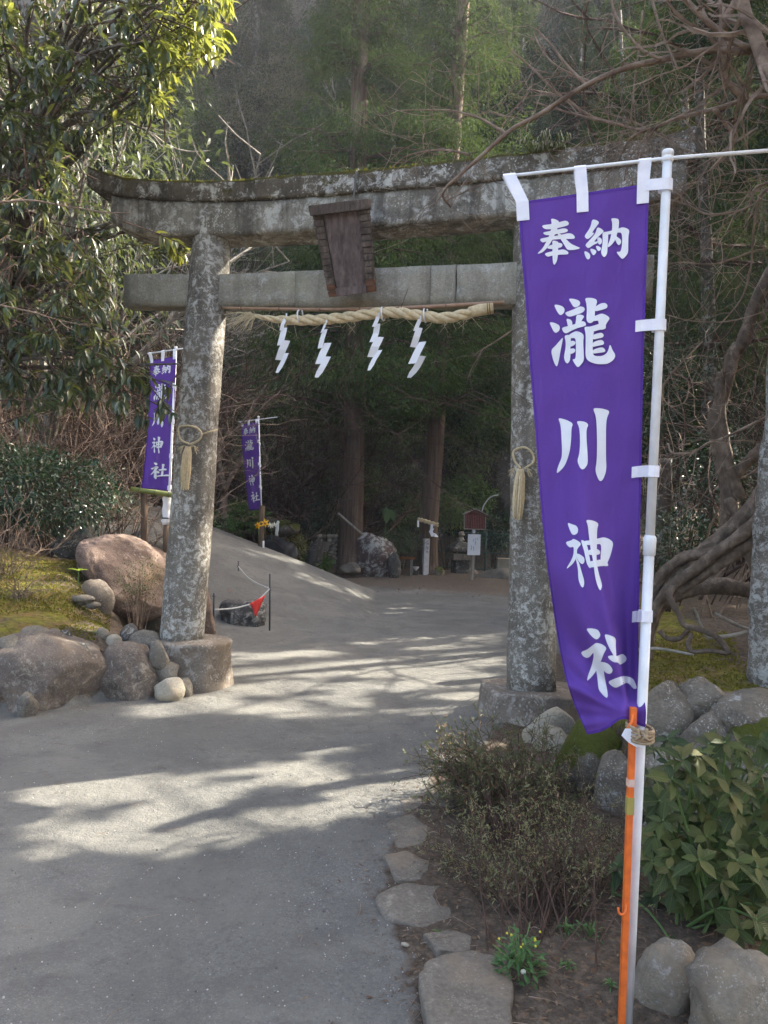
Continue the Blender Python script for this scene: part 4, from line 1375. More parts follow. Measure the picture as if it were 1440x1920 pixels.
for i, (bx, d, mt, kw) in enumerate([
    ((-12, 1192, 38, 1222), 6.6, M_GREY, {}), ((28, 1176, 88, 1204), 6.9, M_GREY, {}), ((84, 1180, 112, 1202), 6.95, M_GREY, {}),
    ((106, 1182, 136, 1212), 6.9, M_DARK, {}), ((198, 1190, 226, 1218), 6.95, M_PALE, {}), ((176, 1178, 204, 1204), 7.2, M_GREY, {}), ((222, 1172, 262, 1210), 7.2, M_DARK, {}),
    ((240, 1184, 300, 1224), 6.95, M_GREY, {'cut': 5}), ((278, 1202, 312, 1254), 6.6, M_GREY, {'tilt': -.2, 'cut': 4}), ((286, 1244, 332, 1280), 6.62, M_GREY, {}),
    ((286, 1272, 342, 1320), 6.5, M_PALE, {'cut': 5, 'tilt': .25}), ((308, 1272, 358, 1312), 6.72, M_GREY, {}), ((130, 1206, 166, 1244), 6.75, M_DARK, {}),
    ((256, 1216, 290, 1250), 6.9, M_DARK, {}), ((100, 1204, 140, 1232), 6.8, M_GREY, {}), ((150, 1236, 182, 1286), 6.5, M_DARK, {}), ((56, 1196, 100, 1222), 6.75, M_DARK, {}), ((30, 1300, 66, 1350), 6.3, M_GREY, {})]):
    d = min(d, onground((bx[0] + bx[2]) / 2, bx[3] - 3)[1] + .04)
    rockpx('stone', bx, d, mt, 140 + i, None, 1.0, .03, par=bord, sub=3, rough=.10, **kw)
rockpx('stone', (80, 1160, 92, 1170), 8.0, M_PALE, 171, 'small round white stone lying on the moss', cat='stone', sub=2, depth=1)

# ------------------------------------------------------------------ stones on the right: wall, boulders, path edge
wall = empty('dry_stone_wall', at(1240, 1420, 4.5), 'mossy dry stone wall holding the bank on the right behind the banner', 'stone wall')
for i, (bx, d, mt, kw) in enumerate([
    ((1046, 1352, 1186, 1496), 4.55, M_MOSSY, {}), ((1118, 1416, 1210, 1592), 4.25, M_WALL, {'cut': 3}), ((1006, 1366, 1074, 1420), 5.3, M_PALE, {}),
    ((1016, 1432, 1076, 1466), 5.0, M_WALL, {}), ((1050, 1470, 1114, 1526), 4.75, M_WALL, {'cut': 5}), ((1082, 1482, 1166, 1560), 4.5, M_WALL, {}),
    ((1076, 1548, 1184, 1622), 4.3, M_FLAT, {}), ((1196, 1284, 1312, 1432), 4.25, M_WALL, {'cut': 6}), ((1270, 1276, 1392, 1366), 4.3, M_WALL, {'cut': 6}),
    ((1346, 1300, 1500, 1380), 4.1, M_WALL, {'cut': 6}), ((1286, 1336, 1404, 1440), 4.1, M_WALL, {'cut': 6}), ((1376, 1346, 1500, 1460), 4.0, M_MOSSY, {'cut': 5}),
    ((1190, 1400, 1300, 1520), 4.1, M_WALL, {'cut': 6}), ((1276, 1400, 1386, 1520), 4.0, M_WALL, {'cut': 6}), ((1360, 1430, 1490, 1560), 3.9, M_WALL, {'cut': 6}),
    ((1180, 1500, 1300, 1640), 3.95, M_WALL, {'cut': 6}), ((1270, 1500, 1420, 1640), 3.85, M_WALL, {'cut': 6}), ((1036, 1500, 1094, 1544), 4.7, M_FLAT, {})]):
    rockpx('stone', bx, d, mt, 200 + i, None, .9, .06, par=wall, sub=4 if i < 14 else 3, rough=.09, fine=.035, **kw)
rockpx('rock', (985, 1330, 1085, 1425), 5.5, M_PALE, 231, 'broken pale rock lying against the right pedestal under the banner', .6, .15, cut=5)
rockpx('boulder', (1192, 1786, 1324, 1916), 2.56, M_GREY, 232, 'rounded grey boulder beside the foot of the white pole', .95, .10, cat='boulder', sub=4, cut=3, rough=.09, fine=.02)
rockpx('boulder', (1308, 1804, 1520, 2030), 2.34, M_GREY, 233, 'large grey boulder with lichen cut off by the bottom right corner', .9, .06, cat='boulder', sub=4, cut=2, rough=.12, fine=.02)
rockpx('rock', (1104, 1758, 1160, 1796), 3.0, M_FLAT, 234, 'small half buried brown rock left of the orange stake', .9, .12, sub=3, cut=2)
edge = empty('stone_edging', at(820, 1750, 3.0), 'flat stones set along the right edge of the gravel path', 'stone edging')
def flat_stone(poly, z_off, seed, th=.07):
    """a flat slab bedded in the ground with the given outline in the photograph"""
    W = [onground(x, y)[0] for x, y in poly]
    cx = sum(p.x for p in W) / len(W); cy = sum(p.y for p in W) / len(W)
    rng = random.Random(seed)
    dense = []
    for i_ in range(len(W)):
        a_, b_ = W[i_], W[(i_ + 1) % len(W)]
        for q_ in range(3):
            dense.append((a_.x + (b_.x - a_.x) * q_ / 3 + rng.uniform(-.008, .008), a_.y + (b_.y - a_.y) * q_ / 3 + rng.uniform(-.008, .008)))
    P2 = chaikin(dense, 2)
    tiltx, tilty = rng.uniform(-.03, .03), rng.uniform(-.02, .02)
    zc = g1(cx, cy) + z_off
    mb = MB(); n = len(P2)
    rings = [(1.0, -.06), (1.0, -.012), (.975, -.003), (.93, .0), (.6, .001), (.3, .002)]
    vs = []
    for k, (s_, h) in enumerate(rings):
        for x, y in P2:
            X = cx + (x - cx) * s_; Y = cy + (y - cy) * s_
            z = zc + h + tiltx * (X - cx) + tilty * (Y - cy) + .012 * noise.noise(Vector((X * 5, Y * 5, seed)))
            if k == 0: z = zc - th
            vs.append((X + .008 * noise.noise(Vector((X * 20, Y * 20, k))), Y + .008 * noise.noise(Vector((X * 20, Y * 20, k + 9))), z))
    fs = [(k * n + i, k * n + (i + 1) % n, (k + 1) * n + (i + 1) % n, (k + 1) * n + i) for k in range(len(rings) - 1) for i in range(n)]
    fs.append(tuple((len(rings) - 1) * n + i for i in range(n)))
    mb.add(vs, fs)
    mb.build('stone', M_FLAT, edge, True)
for i, (pl_, zo) in enumerate([
    ([(722, 1545), (770, 1530), (806, 1552), (795, 1586), (745, 1592)], .008), ([(716, 1612), (762, 1600), (806, 1618), (798, 1650), (742, 1660)], .006),
    ([(700, 1690), (760, 1662), (830, 1660), (850, 1722), (790, 1742), (720, 1728)], .012), ([(792, 1764), (840, 1746), (886, 1756), (880, 1790), (820, 1798)], .018),
    ([(786, 1850), (800, 1828), (880, 1792), (955, 1800), (965, 1870), (950, 1960), (800, 1960)], .035), ([(850, 1880 + 110), (950, 1985), (960, 2060), (840, 2060)], .02),
    ([(800, 1480), (850, 1468), (880, 1490), (850, 1516), (806, 1512)], .006), ([(745, 1500), (790, 1494), (800, 1514), (760, 1522)], .004)]):
    flat_stone(pl_, zo, 300 + i)
p_, d_ = onground(760, 1777)
rock('stone', p_ + Vector((0, 0, .006)), (.035, .025, .02), M_PALE, 330, 'small pale pebble on the gravel left of the edging stones', cat='stone', sub=2)

# ------------------------------------------------------------------ roped corner
M_IRON = plain('dark_iron', (.035, .035, .04), rough=.5)
M_ROPE = plain('pale_cord', (.5, .5, .48), (.38, .38, .36), 30, .8)
for (x, y0, y1, d, lab) in ((506, 1076, 1190, 10.05, 'nearest thin dark iron stake of the roped corner, with the red pennant beside it'),
                            (447, 1052, 1150, 12.4, 'thin dark iron stake behind the dark rock, tallest above the rope'),
                            (401, 1112, 1165, 9.3, 'short dark iron stake beside the left pillar holding the rope end')):
    b = at(x, y1, d); t_ = at(x, y0, d)
    r_ = empty('iron_stake', b, lab, 'stake', 'iron stakes of the roped corner')
    mb = MB(); mb.tube([b - Vector((0, 0, .1)), t_], .011, 8); mb.build('rod', M_IRON, r_, True)
    mb = MB(); q = t_ + (b - t_) * .26 if x == 506 else t_ + (b - t_) * .10
    mb.tube([q + Vector((.018 * math.cos(a), .018 * math.sin(a), 0)) for a in [k * .7 for k in range(10)]], .006, 6); mb.build('ring', M_IRON, r_, True)
mb = MB()
ra = trace([(401, 1143), (425, 1142), (450, 1138), (480, 1128), (506, 1104)], 9.3, 10.05, 6)
mb.tube(ra, .010, 6)
rb = trace([(447, 1062), (462, 1080), (482, 1094), (506, 1104)], 12.4, 10.05, 6)
mb.tube(rb, .009, 6)
props(mb.build('cord', M_ROPE, None, True), 'pale cord slung between the three iron stakes', 'cord')
M_RED = leafmat('red_cloth', (.62, .04, .03), (.70, .06, .04), tr=.3, trcol=(.9, .1, .05), rough=.7)
a, b, c = at(468, 1132, 9.72), at(497, 1116, 9.93), at(480, 1157, 9.8)
mb = MB()
N = 8; vs = []
for i in range(N + 1):
    for j in range(N + 1 - i):
        u, v = i / N, j / N
        p = a + (b - a) * v + (c - a) * u
        p = p + Vector((0, .03 * math.sin(u * 5 + v * 7), 0))
        vs.append(p)
idx = {}; k = 0
for i in range(N + 1):
    for j in range(N + 1 - i): idx[i, j] = k; k += 1
fs = []
for i in range(N):
    for j in range(N - i):
        fs.append((idx[i, j], idx[i, j + 1], idx[i + 1, j]))
        if j < N - i - 1: fs.append((idx[i, j + 1], idx[i + 1, j + 1], idx[i + 1, j]))
mb.add(vs, fs)
o = mb.build('pennant', M_RED, None, True)
props(o, 'small red triangular pennant hanging on the cord by the dark rock', 'pennant')
sd = o.modifiers.new('t', 'SOLIDIFY'); sd.thickness = .003

# ------------------------------------------------------------------ bamboo rail and wooden posts behind the left pillar
M_GBAM = plain('green_bamboo', (.20, .22, .05), (.13, .15, .03), 10, .45, .45)
M_POST = barkmat('wooden_post', (.20, .14, .10), (.11, .075, .05), st=(20, 20, 2))
A, B = at(246, 917, 10.2), at(330, 929, 10.1)
r_ = empty('bamboo_rail', A, 'green bamboo rail under the purple banner behind the left pillar', 'rail')
mb = MB(); mb.tube([A, A.lerp(B, .5), B], [.033, .035, .036], 12); mb.build('culm', M_GBAM, r_, True)
mb = MB()
for f_ in (.2, .55, .85):
    q = A.lerp(B, f_); dd = (B - A).normalized() * .008
    mb.tube([q - dd, q + dd], .039, 12)
mb.build('node', plain('bamboo_ring', (.13, .14, .05)), r_, True)
A, B = at(270, 922, 10.25), at(271, 1010, 10.25)
mb = MB(); mb.tube([B - Vector((0, 0, .4)), B, A.lerp(B, .5), A], [.047, .047, .045, .044], 10, jit=.05)
props(mb.build('wooden_post', M_POST, None, True), 'brown wooden post holding the green bamboo rail', 'post')
A, B = at(314, 922, 10.2), at(312, 984, 10.2)
r_ = empty('wrapped_post', B, 'white wrapped bundle on a post, half hidden by the left pillar', 'bundle')
mb = MB()
pp = [A.lerp(B, i / 9) for i in range(10)]
mb.tube([p + Vector((.01 * math.sin(i * 2.1), 0, 0)) for i, p in enumerate(pp)], [.03, .05, .058, .05, .06, .052, .06, .055, .06, .045], 12, jit=.10)
mb.build('wrapping', M_PAPER, r_, True)
mb = MB(); mb.tube([pp[7], pp[7] + (B - A) * .04], .064, 12); mb.build('band', M_IRON, r_, True)
mb = MB(); mb.tube([B - Vector((0, 0, .5)), B], .04, 8); mb.build('post', M_POST, r_, True)

# post with daffodils by the ramp edge
A, B = at(491, 948, 15.3), at(489, 1042, 15.3)
mb = MB(); mb.tube([B - Vector((0, 0, .5)), B, A], [.062, .060, .055], 10, jit=.05)
props(mb.build('wooden_post', M_POST, None, True), 'brown wooden post on the ramp edge under the farthest banner', 'post')
mb = MB(); mb.tube([at(494, 1014, 15.2), at(493.5, 1040, 15.2)], .02, 8)
props(mb.build('white_pipe', M_POLE, None, True), 'short white pipe tied to the foot of the wooden post on the ramp edge', 'pipe')
M_YEL = leafmat('yellow_petal', (.85, .50, .02), (.90, .56, .03), tr=.35, trcol=(1, .7, .05))
M_YTR = plain('yellow_trumpet', (.80, .36, .01), rough=.6)
M_WPET = leafmat('white_petal', (.62, .62, .58), (.7, .7, .66), tr=.3, trcol=(.8, .8, .75))
M_STEM = plain('green_stem', (.10, .17, .05), rough=.6)
def flower(px, py, d, r, mat, label, tilt, n=6, cluster=1):
    c = at(px, py, d)
    root = empty('daffodil' if mat is M_YEL else 'white_flower', c, label, 'flower')
    rng = random.Random(int(px))
    for q in range(cluster):
        o_ = c + Vector((rng.uniform(-.08, .08), rng.uniform(-.05, .02), rng.uniform(-.06, .06))) * (1 if cluster > 1 else 0)
        nd = Vector((math.sin(tilt), -1, .15)).normalized()
        xa = nd.cross(Vector((0, 0, 1))).normalized(); ya = xa.cross(nd)
        ang = np.arange(n) / n * 2 * math.pi + rng.random()
        D = np.array([xa * math.cos(t_) + ya * math.sin(t_) + nd * .15 for t_ in ang])
        leaf_obj('petals', np.array([o_] * n), D, np.array([nd] * n), np.full(n, r), np.full(n, r * .62), LEAF, mat, root, True)
        mb = MB(); mb.lathe(o_, nd, [(0, r * .2), (r * .4, r * .26), (r * .5, r * .36)], 10)
        mb.build('trumpet', M_YTR if mat is M_YEL else mat, root, True)
    mb = MB(); mb.tube([c, c + Vector((0, .05, -.10)), c + Vector((.02, .05, -.32))], .008, 5); mb.build('stalk', M_STEM, root, True)
flower(484, 985, 15.1, .085, M_YEL, 'yellow daffodil left of the wooden post on the ramp edge', -.5)
flower(497, 981, 15.1, .095, M_YEL, 'yellow daffodil right of the wooden post, slightly the higher of the two', .3)
flower(508, 986, 15.3, .06, M_WPET, 'cluster of small white flowers beside the right daffodil', .2, 5, 3)

# stone basin with spout behind the ramp
bs = empty('water_basin', at(515, 1030, 17.2), 'dark rounded stone water basin behind the ramp edge', 'basin')
M_BLACK = stonemat('wet_black_stone', (.025, .025, .028), (.008, .008, .009), None, bump=.3)
rockpx('bowl', (472, 1004, 556, 1066), 17.3, M_BLACK, 401, par=bs, depth=.8, sub=4, cut=2, sink=.3, rough=.1)
rockpx('slab', (500, 974, 560, 1006), 18.2, M_MOSSY, 402, par=bs, depth=.9, cut=4)
rockpx('slab', (476, 968, 520, 996), 18.6, M_DARK, 403, par=bs, depth=.9, cut=4)
mb = MB(); mb.tube(trace([(522, 978), (520, 984), (519, 1004)], 17.2, 17.1, 4), [.03] * 3 + [.035] * 6, 7, jit=.3)
props(mb.build('water_jet', leafmat('falling_water', (.6, .62, .66), (.7, .72, .76), tr=.4, trcol=(.8, .85, .9), rough=.2), None, True), 'thin white jet of water falling into the dark basin', 'water')

# ------------------------------------------------------------------ shrine corner at the back
M_SIGNRED = barkmat('red_board', (.15, .035, .028), (.09, .02, .018), st=(14, 14, 1.5), rough=.6)
M_WHITEP = plain('white_board', (.72, .73, .76), (.62, .63, .67), 5, .5)
M_PALEW = barkmat('pale_wood', (.42, .38, .33), (.28, .25, .21), st=(20, 20, 2))
M_INKB = plain('blue_ink', (.10, .14, .30), rough=.8)
M_INKP = plain('pale_ink', (.34, .16, .14), rough=.8)
SX = Vector((.96, .28, 0)).normalized(); SN = Vector((SX.y, -SX.x, 0)); UZ = Vector((0, 0, 1))
def panel(mb, o, x0, x1, z0, z1, y0, y1):
    P_ = lambda x, y, z: o + SX * x + SN * y + UZ * z
    mb.hexa([P_(x0, y0, z0), P_(x1, y0, z0), P_(x1, y1, z0), P_(x0, y1, z0), P_(x0, y0, z1), P_(x1, y0, z1), P_(x1, y1, z1), P_(x0, y1, z1)])
sd_ = 21.3
base, sd_ = onground(885, 1088, 14); sd_ = min(max(sd_, 18), 22.5)
base = at(885, 1088, sd_); k_ = sd_ / F
sb = empty('notice_board', base, 'small red notice board with a little gable roof on a white post', 'notice board')
mb = MB(); panel(mb, base, -.035, .035, -.3, 1.20, -.035, .035); mb.build('post', M_PALEW, sb)
mb = MB(); panel(mb, base, -.27, .27, 1.31, 1.67, .036, .066)
P_ = lambda x, y, z: base + SX * x + SN * y + UZ * z
mb.add([P_(-.27, .037, 1.6705), P_(.27, .037, 1.6705), P_(0, .037, 1.79), P_(-.27, .065, 1.6705), P_(.27, .065, 1.6705), P_(0, .065, 1.79)], [(0, 1, 2), (5, 4, 3), (0, 3, 4, 1), (1, 4, 5, 2), (2, 5, 3, 0)])
mb.build('board', M_SIGNRED, sb)
for (x0, x1, z0, z1) in ((-.295, -.271, 1.285, 1.665), (.271, .295, 1.285, 1.665), (-.27, .27, 1.285, 1.309)):
    mb = MB(); panel(mb, base, x0, x1, z0, z1, .03, .075); mb.build('frame', M_PALEW, sb)
for s_ in (-1, 1):
    mb = MB()
    q = [P_(s_ * .33, -.02, 1.655), P_(s_ * .33, .12, 1.655), P_(0, .12, 1.80), P_(0, -.02, 1.80)]
    q2 = [p + UZ * .022 for p in q]
    mb.add(q + q2, [(0, 1, 2, 3), (7, 6, 5, 4), (0, 4, 5, 1), (1, 5, 6, 2), (2, 6, 7, 3), (3, 7, 4, 0)])
    mb.build('roof', M_PALEW, sb)
mb = MB(); panel(mb, base, -.032, .032, 1.19, 1.29, -.03, .03); mb.build('neck', M_WHITEP, sb)
rng = random.Random(8); mb = MB()
for c_ in range(11):           # columns of writing, too small to read in the photograph
    x = .235 - c_ * .047; z = 1.655
    while z > 1.335:
        h = rng.uniform(.008, .02); w = rng.uniform(.010, .020)
        mb.add([P_(x - w / 2, .0685, z), P_(x + w / 2, .0685, z), P_(x + w / 2, .0685, z - h), P_(x - w / 2, .0685, z - h)], [(0, 3, 2, 1)])
        z -= h + rng.uniform(.005, .012)
mb.build('writing', M_INKP, sb)
ns = empty('white_notice', P_(0, .06, .9), 'white paper notice with blue writing fixed to the post below the red board', 'notice')
mb = MB(); panel(mb, base, -.17, .17, .64, 1.165, .040, .058); mb.build('sheet', M_WHITEP, ns)
mb = MB()
for x, z0, z1 in ((.03, 1.07, .90), (.09, 1.08, 1.02), (-.01, .86, .76), (-.075, .89, .76), (-.03, 1.05, .98)):
    z = z0
    while z > z1:
        for _ in range(2):
            dx = rng.uniform(-.012, .012); w = rng.uniform(.006, .02); h = rng.uniform(.004, .010)
            mb.add([P_(x + dx - w / 2, .0600 + .0004 * _, z), P_(x + dx + w / 2, .0600 + .0004 * _, z), P_(x + dx + w / 2, .0600 + .0004 * _, z - h), P_(x + dx - w / 2, .0600 + .0004 * _, z - h)], [(0, 3, 2, 1)])
        z -= .013
mb.build('writing', M_INKB, ns)
# stone lantern
lc = at(862, 1080, 21.8); lc.z = g1(lc.x, lc.y) - .05
ln = empty('stone_lantern', lc, 'low old stone shrine lantern in front of the green chain link fence', 'lantern')
def lpan(mb, x0, x1, z0, z1, d_):
    P2 = lambda x, y, z: lc + SX * x + SN * y + UZ * z
    mb.hexa([P2(x0, -d_, z0), P2(x1, -d_, z0), P2(x1, d_, z0), P2(x0, d_, z0), P2(x0, -d_, z1), P2(x1, -d_, z1), P2(x1, d_, z1), P2(x0, d_, z1)])
mb = MB(); lpan(mb, -.21, .21, 0, .42, .2); mb.build('pedestal', M_DARK, ln, bevel=.015)
mb = MB(); lpan(mb, -.33, .33, .42, .60, .3); mb.build('slab', M_GREY, ln, bevel=.02)
mb = MB()
P2 = lambda x, y, z: lc + SX * x + SN * y + UZ * z
for zz in (0,):
    lo = [P2(-.36, -.32, .66), P2(.36, -.32, .66), P2(.36, .32, .66), P2(-.36, .32, .66)]
    md = [P2(-.33, -.30, .76), P2(.33, -.30, .76), P2(.33, .30, .76), P2(-.33, .30, .76)]
    hi = [P2(-.12, -.11, .93), P2(.12, -.11, .93), P2(.12, .11, .93), P2(-.12, .11, .93)]
    mb.add(lo + md + hi, [(3, 2, 1, 0), (0, 1, 5, 4), (1, 2, 6, 5), (2, 3, 7, 6), (3, 0, 4, 7), (4, 5, 9, 8), (5, 6, 10, 9), (6, 7, 11, 10), (7, 4, 8, 11), (8, 9, 10, 11)])
mb.build('roof', M_DARK, ln, bevel=.02)
mb = MB(); lpan(mb, -.2, .2, .595, .662, .18); mb.build('neck', M_DARK, ln)
rock('finial', P2(0, 0, 1.0), (.22, .2, .16), M_PALE, 411, par=ln, sub=3, cut=3, rough=.25)
rock('finial', P2(0.01, 0, 1.14), (.19, .18, .19), M_PALE, 412, par=ln, sub=3, cut=2, rough=.3)
# white post with three characters
wb = at(797, 1079, 20.6); wb.z = g1(wb.x, wb.y) - .05
wp = empty('white_post', wb, 'white square wooden post with dark blue characters in front of the right cedar', 'post')
def wpan(mb, x0, x1, z0, z1, y0, y1):
    P3 = lambda x, y, z: wb + SX * x + SN * y + UZ * z
    mb.hexa([P3(x0, y0, z0), P3(x1, y0, z0), P3(x1, y1, z0), P3(x0, y1, z0), P3(x0, y0, z1), P3(x1, y0, z1), P3(x1, y1, z1), P3(x0, y1, z1)])
mb = MB(); wpan(mb, -.075, .075, 0, 1.02, -.075, .075); mb.build('shaft', plain('white_wood', (.66, .64, .63), (.52, .5, .49), 12, .7), wp, bevel=.006)
P3 = lambda x, y, z: wb + SX * x + SN * y + UZ * z
def strokes(lst, cx, cz, s, nm):
    mb = MB()
    for i, (x0, z0, x1, z1, w) in enumerate(lst):
        a = Vector((x0, z0)); b = Vector((x1, z1)); t_ = (b - a).normalized(); n_ = Vector((-t_.y, t_.x)) * w / 2
        q = [a + n_, b + n_, b - n_, a - n_]
        mb.add([P3(cx + p.x * s, .0775 + .0005 * i, cz + p.y * s) for p in q], [(0, 1, 2, 3)])
    mb.build(nm, M_INKB, wp)
strokes([(-.4, .3, -.1, .3, .1), (-.25, .5, -.25, -.5, .12), (-.2, 0, -.05, -.2, .1), (.05, .3, .45, .3, .1), (.05, .3, .05, -.15, .1), (.45, .3, .45, -.15, .1), (.05, .08, .45, .08, .08), (.05, -.15, .45, -.15, .1), (.25, .5, .25, -.5, .12)], 0.005, .885, .075, 'letter')
strokes([(-.45, .4, .45, .4, .1), (-.2, .5, -.2, .3, .1), (.2, .5, .2, .3, .1), (-.4, .2, -.25, .1, .1), (-.42, -.4, -.22, -.1, .1), (0, .2, .4, .15, .1), (.1, .2, -.1, -.1, .1), (.35, .15, .1, -.1, .1), (.05, -.15, .4, -.15, .1), (.05, -.15, .05, -.45, .1), (.4, -.15, .4, -.45, .1), (.05, -.42, .4, -.42, .1)], 0.005, .775, .08, 'letter')
strokes([(-.4, .15, .4, .15, .1), (0, .45, 0, -.45, .12), (-.02, .1, -.4, -.35, .1), (.02, .1, .4, -.35, .1)], 0.005, .67, .07, 'letter')
# little white cup on its stand
cb = at(780, 1066, 20.4)
mb = MB(); mb.lathe(cb - UZ * .05, UZ, [(0, .03), (.01, .03), (.05, .06), (.09, .085), (.10, .085), (.095, .07)], 14)
cu = mb.build('white_cup', M_POLE, None, True); props(cu, 'small white offering cup left of the white post', 'cup')
mb = MB(); zt = cb.z - .05
mb.tube([Vector((cb.x, cb.y, g1(cb.x, cb.y) - .1)), Vector((cb.x, cb.y, zt))], [.10, .07], 8, jit=.1)
props(mb.build('stone', M_DARK, None), 'dark low stone under the white cup', 'stone')
# monument
rockpx('stone_monument', (660, 1000, 742, 1078), 19.4, stonemat('monument', (.12, .085, .075), (.05, .038, .035), (.55, .55, .52), .55, 4.5, bump=.5), 421, 'upright lichen spotted stone monument at the foot of the left cedar', .6, .25, cat='monument', sub=4, cut=4, rough=.12)
rockpx('rock', (726, 1035, 752, 1076), 19.3, M_DARK, 422, 'dark low rock to the right of the stone monument', 1.0, .2)
rockpx('rock', (636, 1054, 676, 1072), 18.8, M_GREY, 423, 'small flat grey rock in front of the stone monument', 1.0, .08)
rockpx('rock', (574, 1010, 604, 1066), 18.6, M_DARK, 424, 'dark pointed rock left of the pale stone wall stub', 1.0, .2, cut=5, tilt=.2)
rockpx('boulder', (884, 1066, 1000, 1108), 20.2, M_GREY, 425, 'low pale boulder right of the notice board post', .8, .2, cat='boulder')
rockpx('rock', (812, 1062, 834, 1082), 20.6, M_MOSSY, 426, 'small mossy rock between the white post and the lantern', 1.0, .1)
rockpx('rock', (864, 1066, 898, 1088), 21.6, M_GREY, 427, 'small grey rock right behind the notice board post', 1.0, .1)
sw = empty('stone_wall_stub', at(610, 1030, 19.6), 'little stacked wall of pale rough stones with a square plaque', 'stone wall')
rng = random.Random(44)
for r_ in range(7):
    for c_ in range(5):
        x = 592 + c_ * 8.6 + rng.uniform(-2, 2); y = 1054 - r_ * 8
        if x < 590 + r_ * 1.2: continue
        if 600 < x < 614 and 1012 < y < 1032: continue
        rockpx('stone', (x - 5.4, y - 4.6, x + 5.4, y + 4.6), 19.6 + .06 * c_, M_PALE if rng.random() < .7 else M_GREY, 430 + r_ * 6 + c_, par=sw, sub=2)
mb = MB(); o_ = at(609, 1024, 19.45)
P4 = lambda x, y, z: o_ + SX * x + SN * y + UZ * z
mb.hexa([P4(-.1, -.1, -.13), P4(.1, -.1, -.13), P4(.1, .05, -.13), P4(-.1, .05, -.13), P4(-.1, -.1, .12), P4(.1, -.1, .12), P4(.1, .05, .12), P4(-.1, .05, .12)])
mb.build('plaque', M_GREY, sw, bevel=.01)
# pale concrete block at the fence end, orange bench plank
b_ = at(948, 1062, 21.2)
mb = MB(); mb.box(b_, .5, .3, .45); props(mb.build('concrete_block', M_PALE, None, bevel=.015), 'pale concrete block at the right end of the fence', 'block')
bb = at(752, 1046, 20.2)
bn = empty('bench', Vector((bb.x, bb.y, g1(bb.x, bb.y))), 'weathered orange brown plank bench under the clipped pine', 'bench')
mb = MB(); mb.box(bb, .72, .22, .06); mb.build('seat', barkmat('orange_plank', (.34, .15, .05), (.22, .09, .03), st=(2, 14, 14)), bn, bevel=.006)
for dx in (-.28, .28):
    zb = g1(bb.x + dx, bb.y) - .05
    mb = MB(); mb.box(Vector((bb.x + dx, bb.y, (zb + bb.z - .031) / 2)), .06, .18, bb.z - .031 - zb); mb.build('leg', M_PALEW, bn)
# chain link fence
M_FEN = plain('green_wire', (.035, .12, .10), rough=.5)
M_FENP = plain('green_tube', (.04, .12, .10), rough=.5)
fa, fb = at(716, 1080, 23.4), at(1010, 1084, 22.2)
fa.z = g1(fa.x, fa.y); fb.z = g1(fb.x, fb.y)
fen = empty('chain_link_fence', fa, 'green chain link fence closing off the dark ravine at the back', 'fence')
fdir = Vector((fb.x - fa.x, fb.y - fa.y, 0)); flen = fdir.length; fdir.normalize()
def fp(s_, h):
    p = fa + fdir * s_; z = fa.z + (fb.z - fa.z) * s_ / flen
    return Vector((p.x, p.y, z + h))
FH = 1.12
npost = 4
for i in range(npost):
    s_ = flen * i / (npost - 1)
    mb = MB(); mb.tube([fp(s_, -.2), fp(s_, FH + .04)], .022, 8); mb.build('fence_post', M_FENP, fen, True)
for h in (FH, .55, .06):
    mb = MB(); mb.tube([fp(0, h), fp(flen, h)], .014, 6); mb.build('rail', M_FENP, fen, True)
mb = MB(); s_ = -FH; stp = .12
def zig(s0, sgn):
    a0, a1 = s0, s0 + sgn * FH
    h0, h1 = 0.0, FH
    lo, hi = min(a0, a1), max(a0, a1)
    if hi < 0 or lo > flen: return
    P0 = [a0, h0]; P1 = [a1, h1]
    for P_a, P_b in ((P0, P1), (P1, P0)):
        if P_a[0] < 0:
            t_ = (0 - P_a[0]) / (P_b[0] - P_a[0]); P_a[:] = [0, P_a[1] + t_ * (P_b[1] - P_a[1])]
        if P_a[0] > flen:
            t_ = (flen - P_a[0]) / (P_b[0] - P_a[0]); P_a[:] = [flen, P_a[1] + t_ * (P_b[1] - P_a[1])]
    off = SN * (.004 * sgn)
    mb.tube([fp(*P0) + off, fp(*P1) + off], .0042, 3, cap=False)
for i in range(int((flen + 2 * FH) / stp) + 1):
    zig(-FH + i * stp, 1); zig(i * stp, -1)
o = mb.build('mesh_wire', M_FEN, fen, fixn=False); o['kind'] = 'stuff'
# trickle of water from a pipe in the ravine
mb = MB(); mb.tube(trace([(934, 928), (920, 932), (908, 946), (903, 962), (899, 984)], 22.6, 22.2, 5), .018, 8)
props(mb.build('water_pipe', plain('grey_pipe', (.42, .45, .47), rough=.4), None, True), 'pale bent pipe running down behind the notice board', 'pipe')
mb = MB(); mb.tube(trace([(795, 918), (772, 946), (752, 972), (728, 998), (708, 1006)], 22.5, 21.4, 6), .028, 7)
mb.tube(trace([(795, 950), (765, 962), (745, 975), (728, 1000), (716, 1010)], 22.5, 21.4, 6), .03, 7)
props(mb.build('fallen_branch', M_POST, None, True), 'long grey dead branch sloping across the dark ravine between the cedars', 'branch')
mb = MB(); mb.tube(trace([(634, 962), (660, 985), (681, 1003)], 18.9, 18.7, 4), .026, 7)
props(mb.build('stick', M_PALEW, None, True), 'pale straight stick leaning on the stone monument', 'stick')
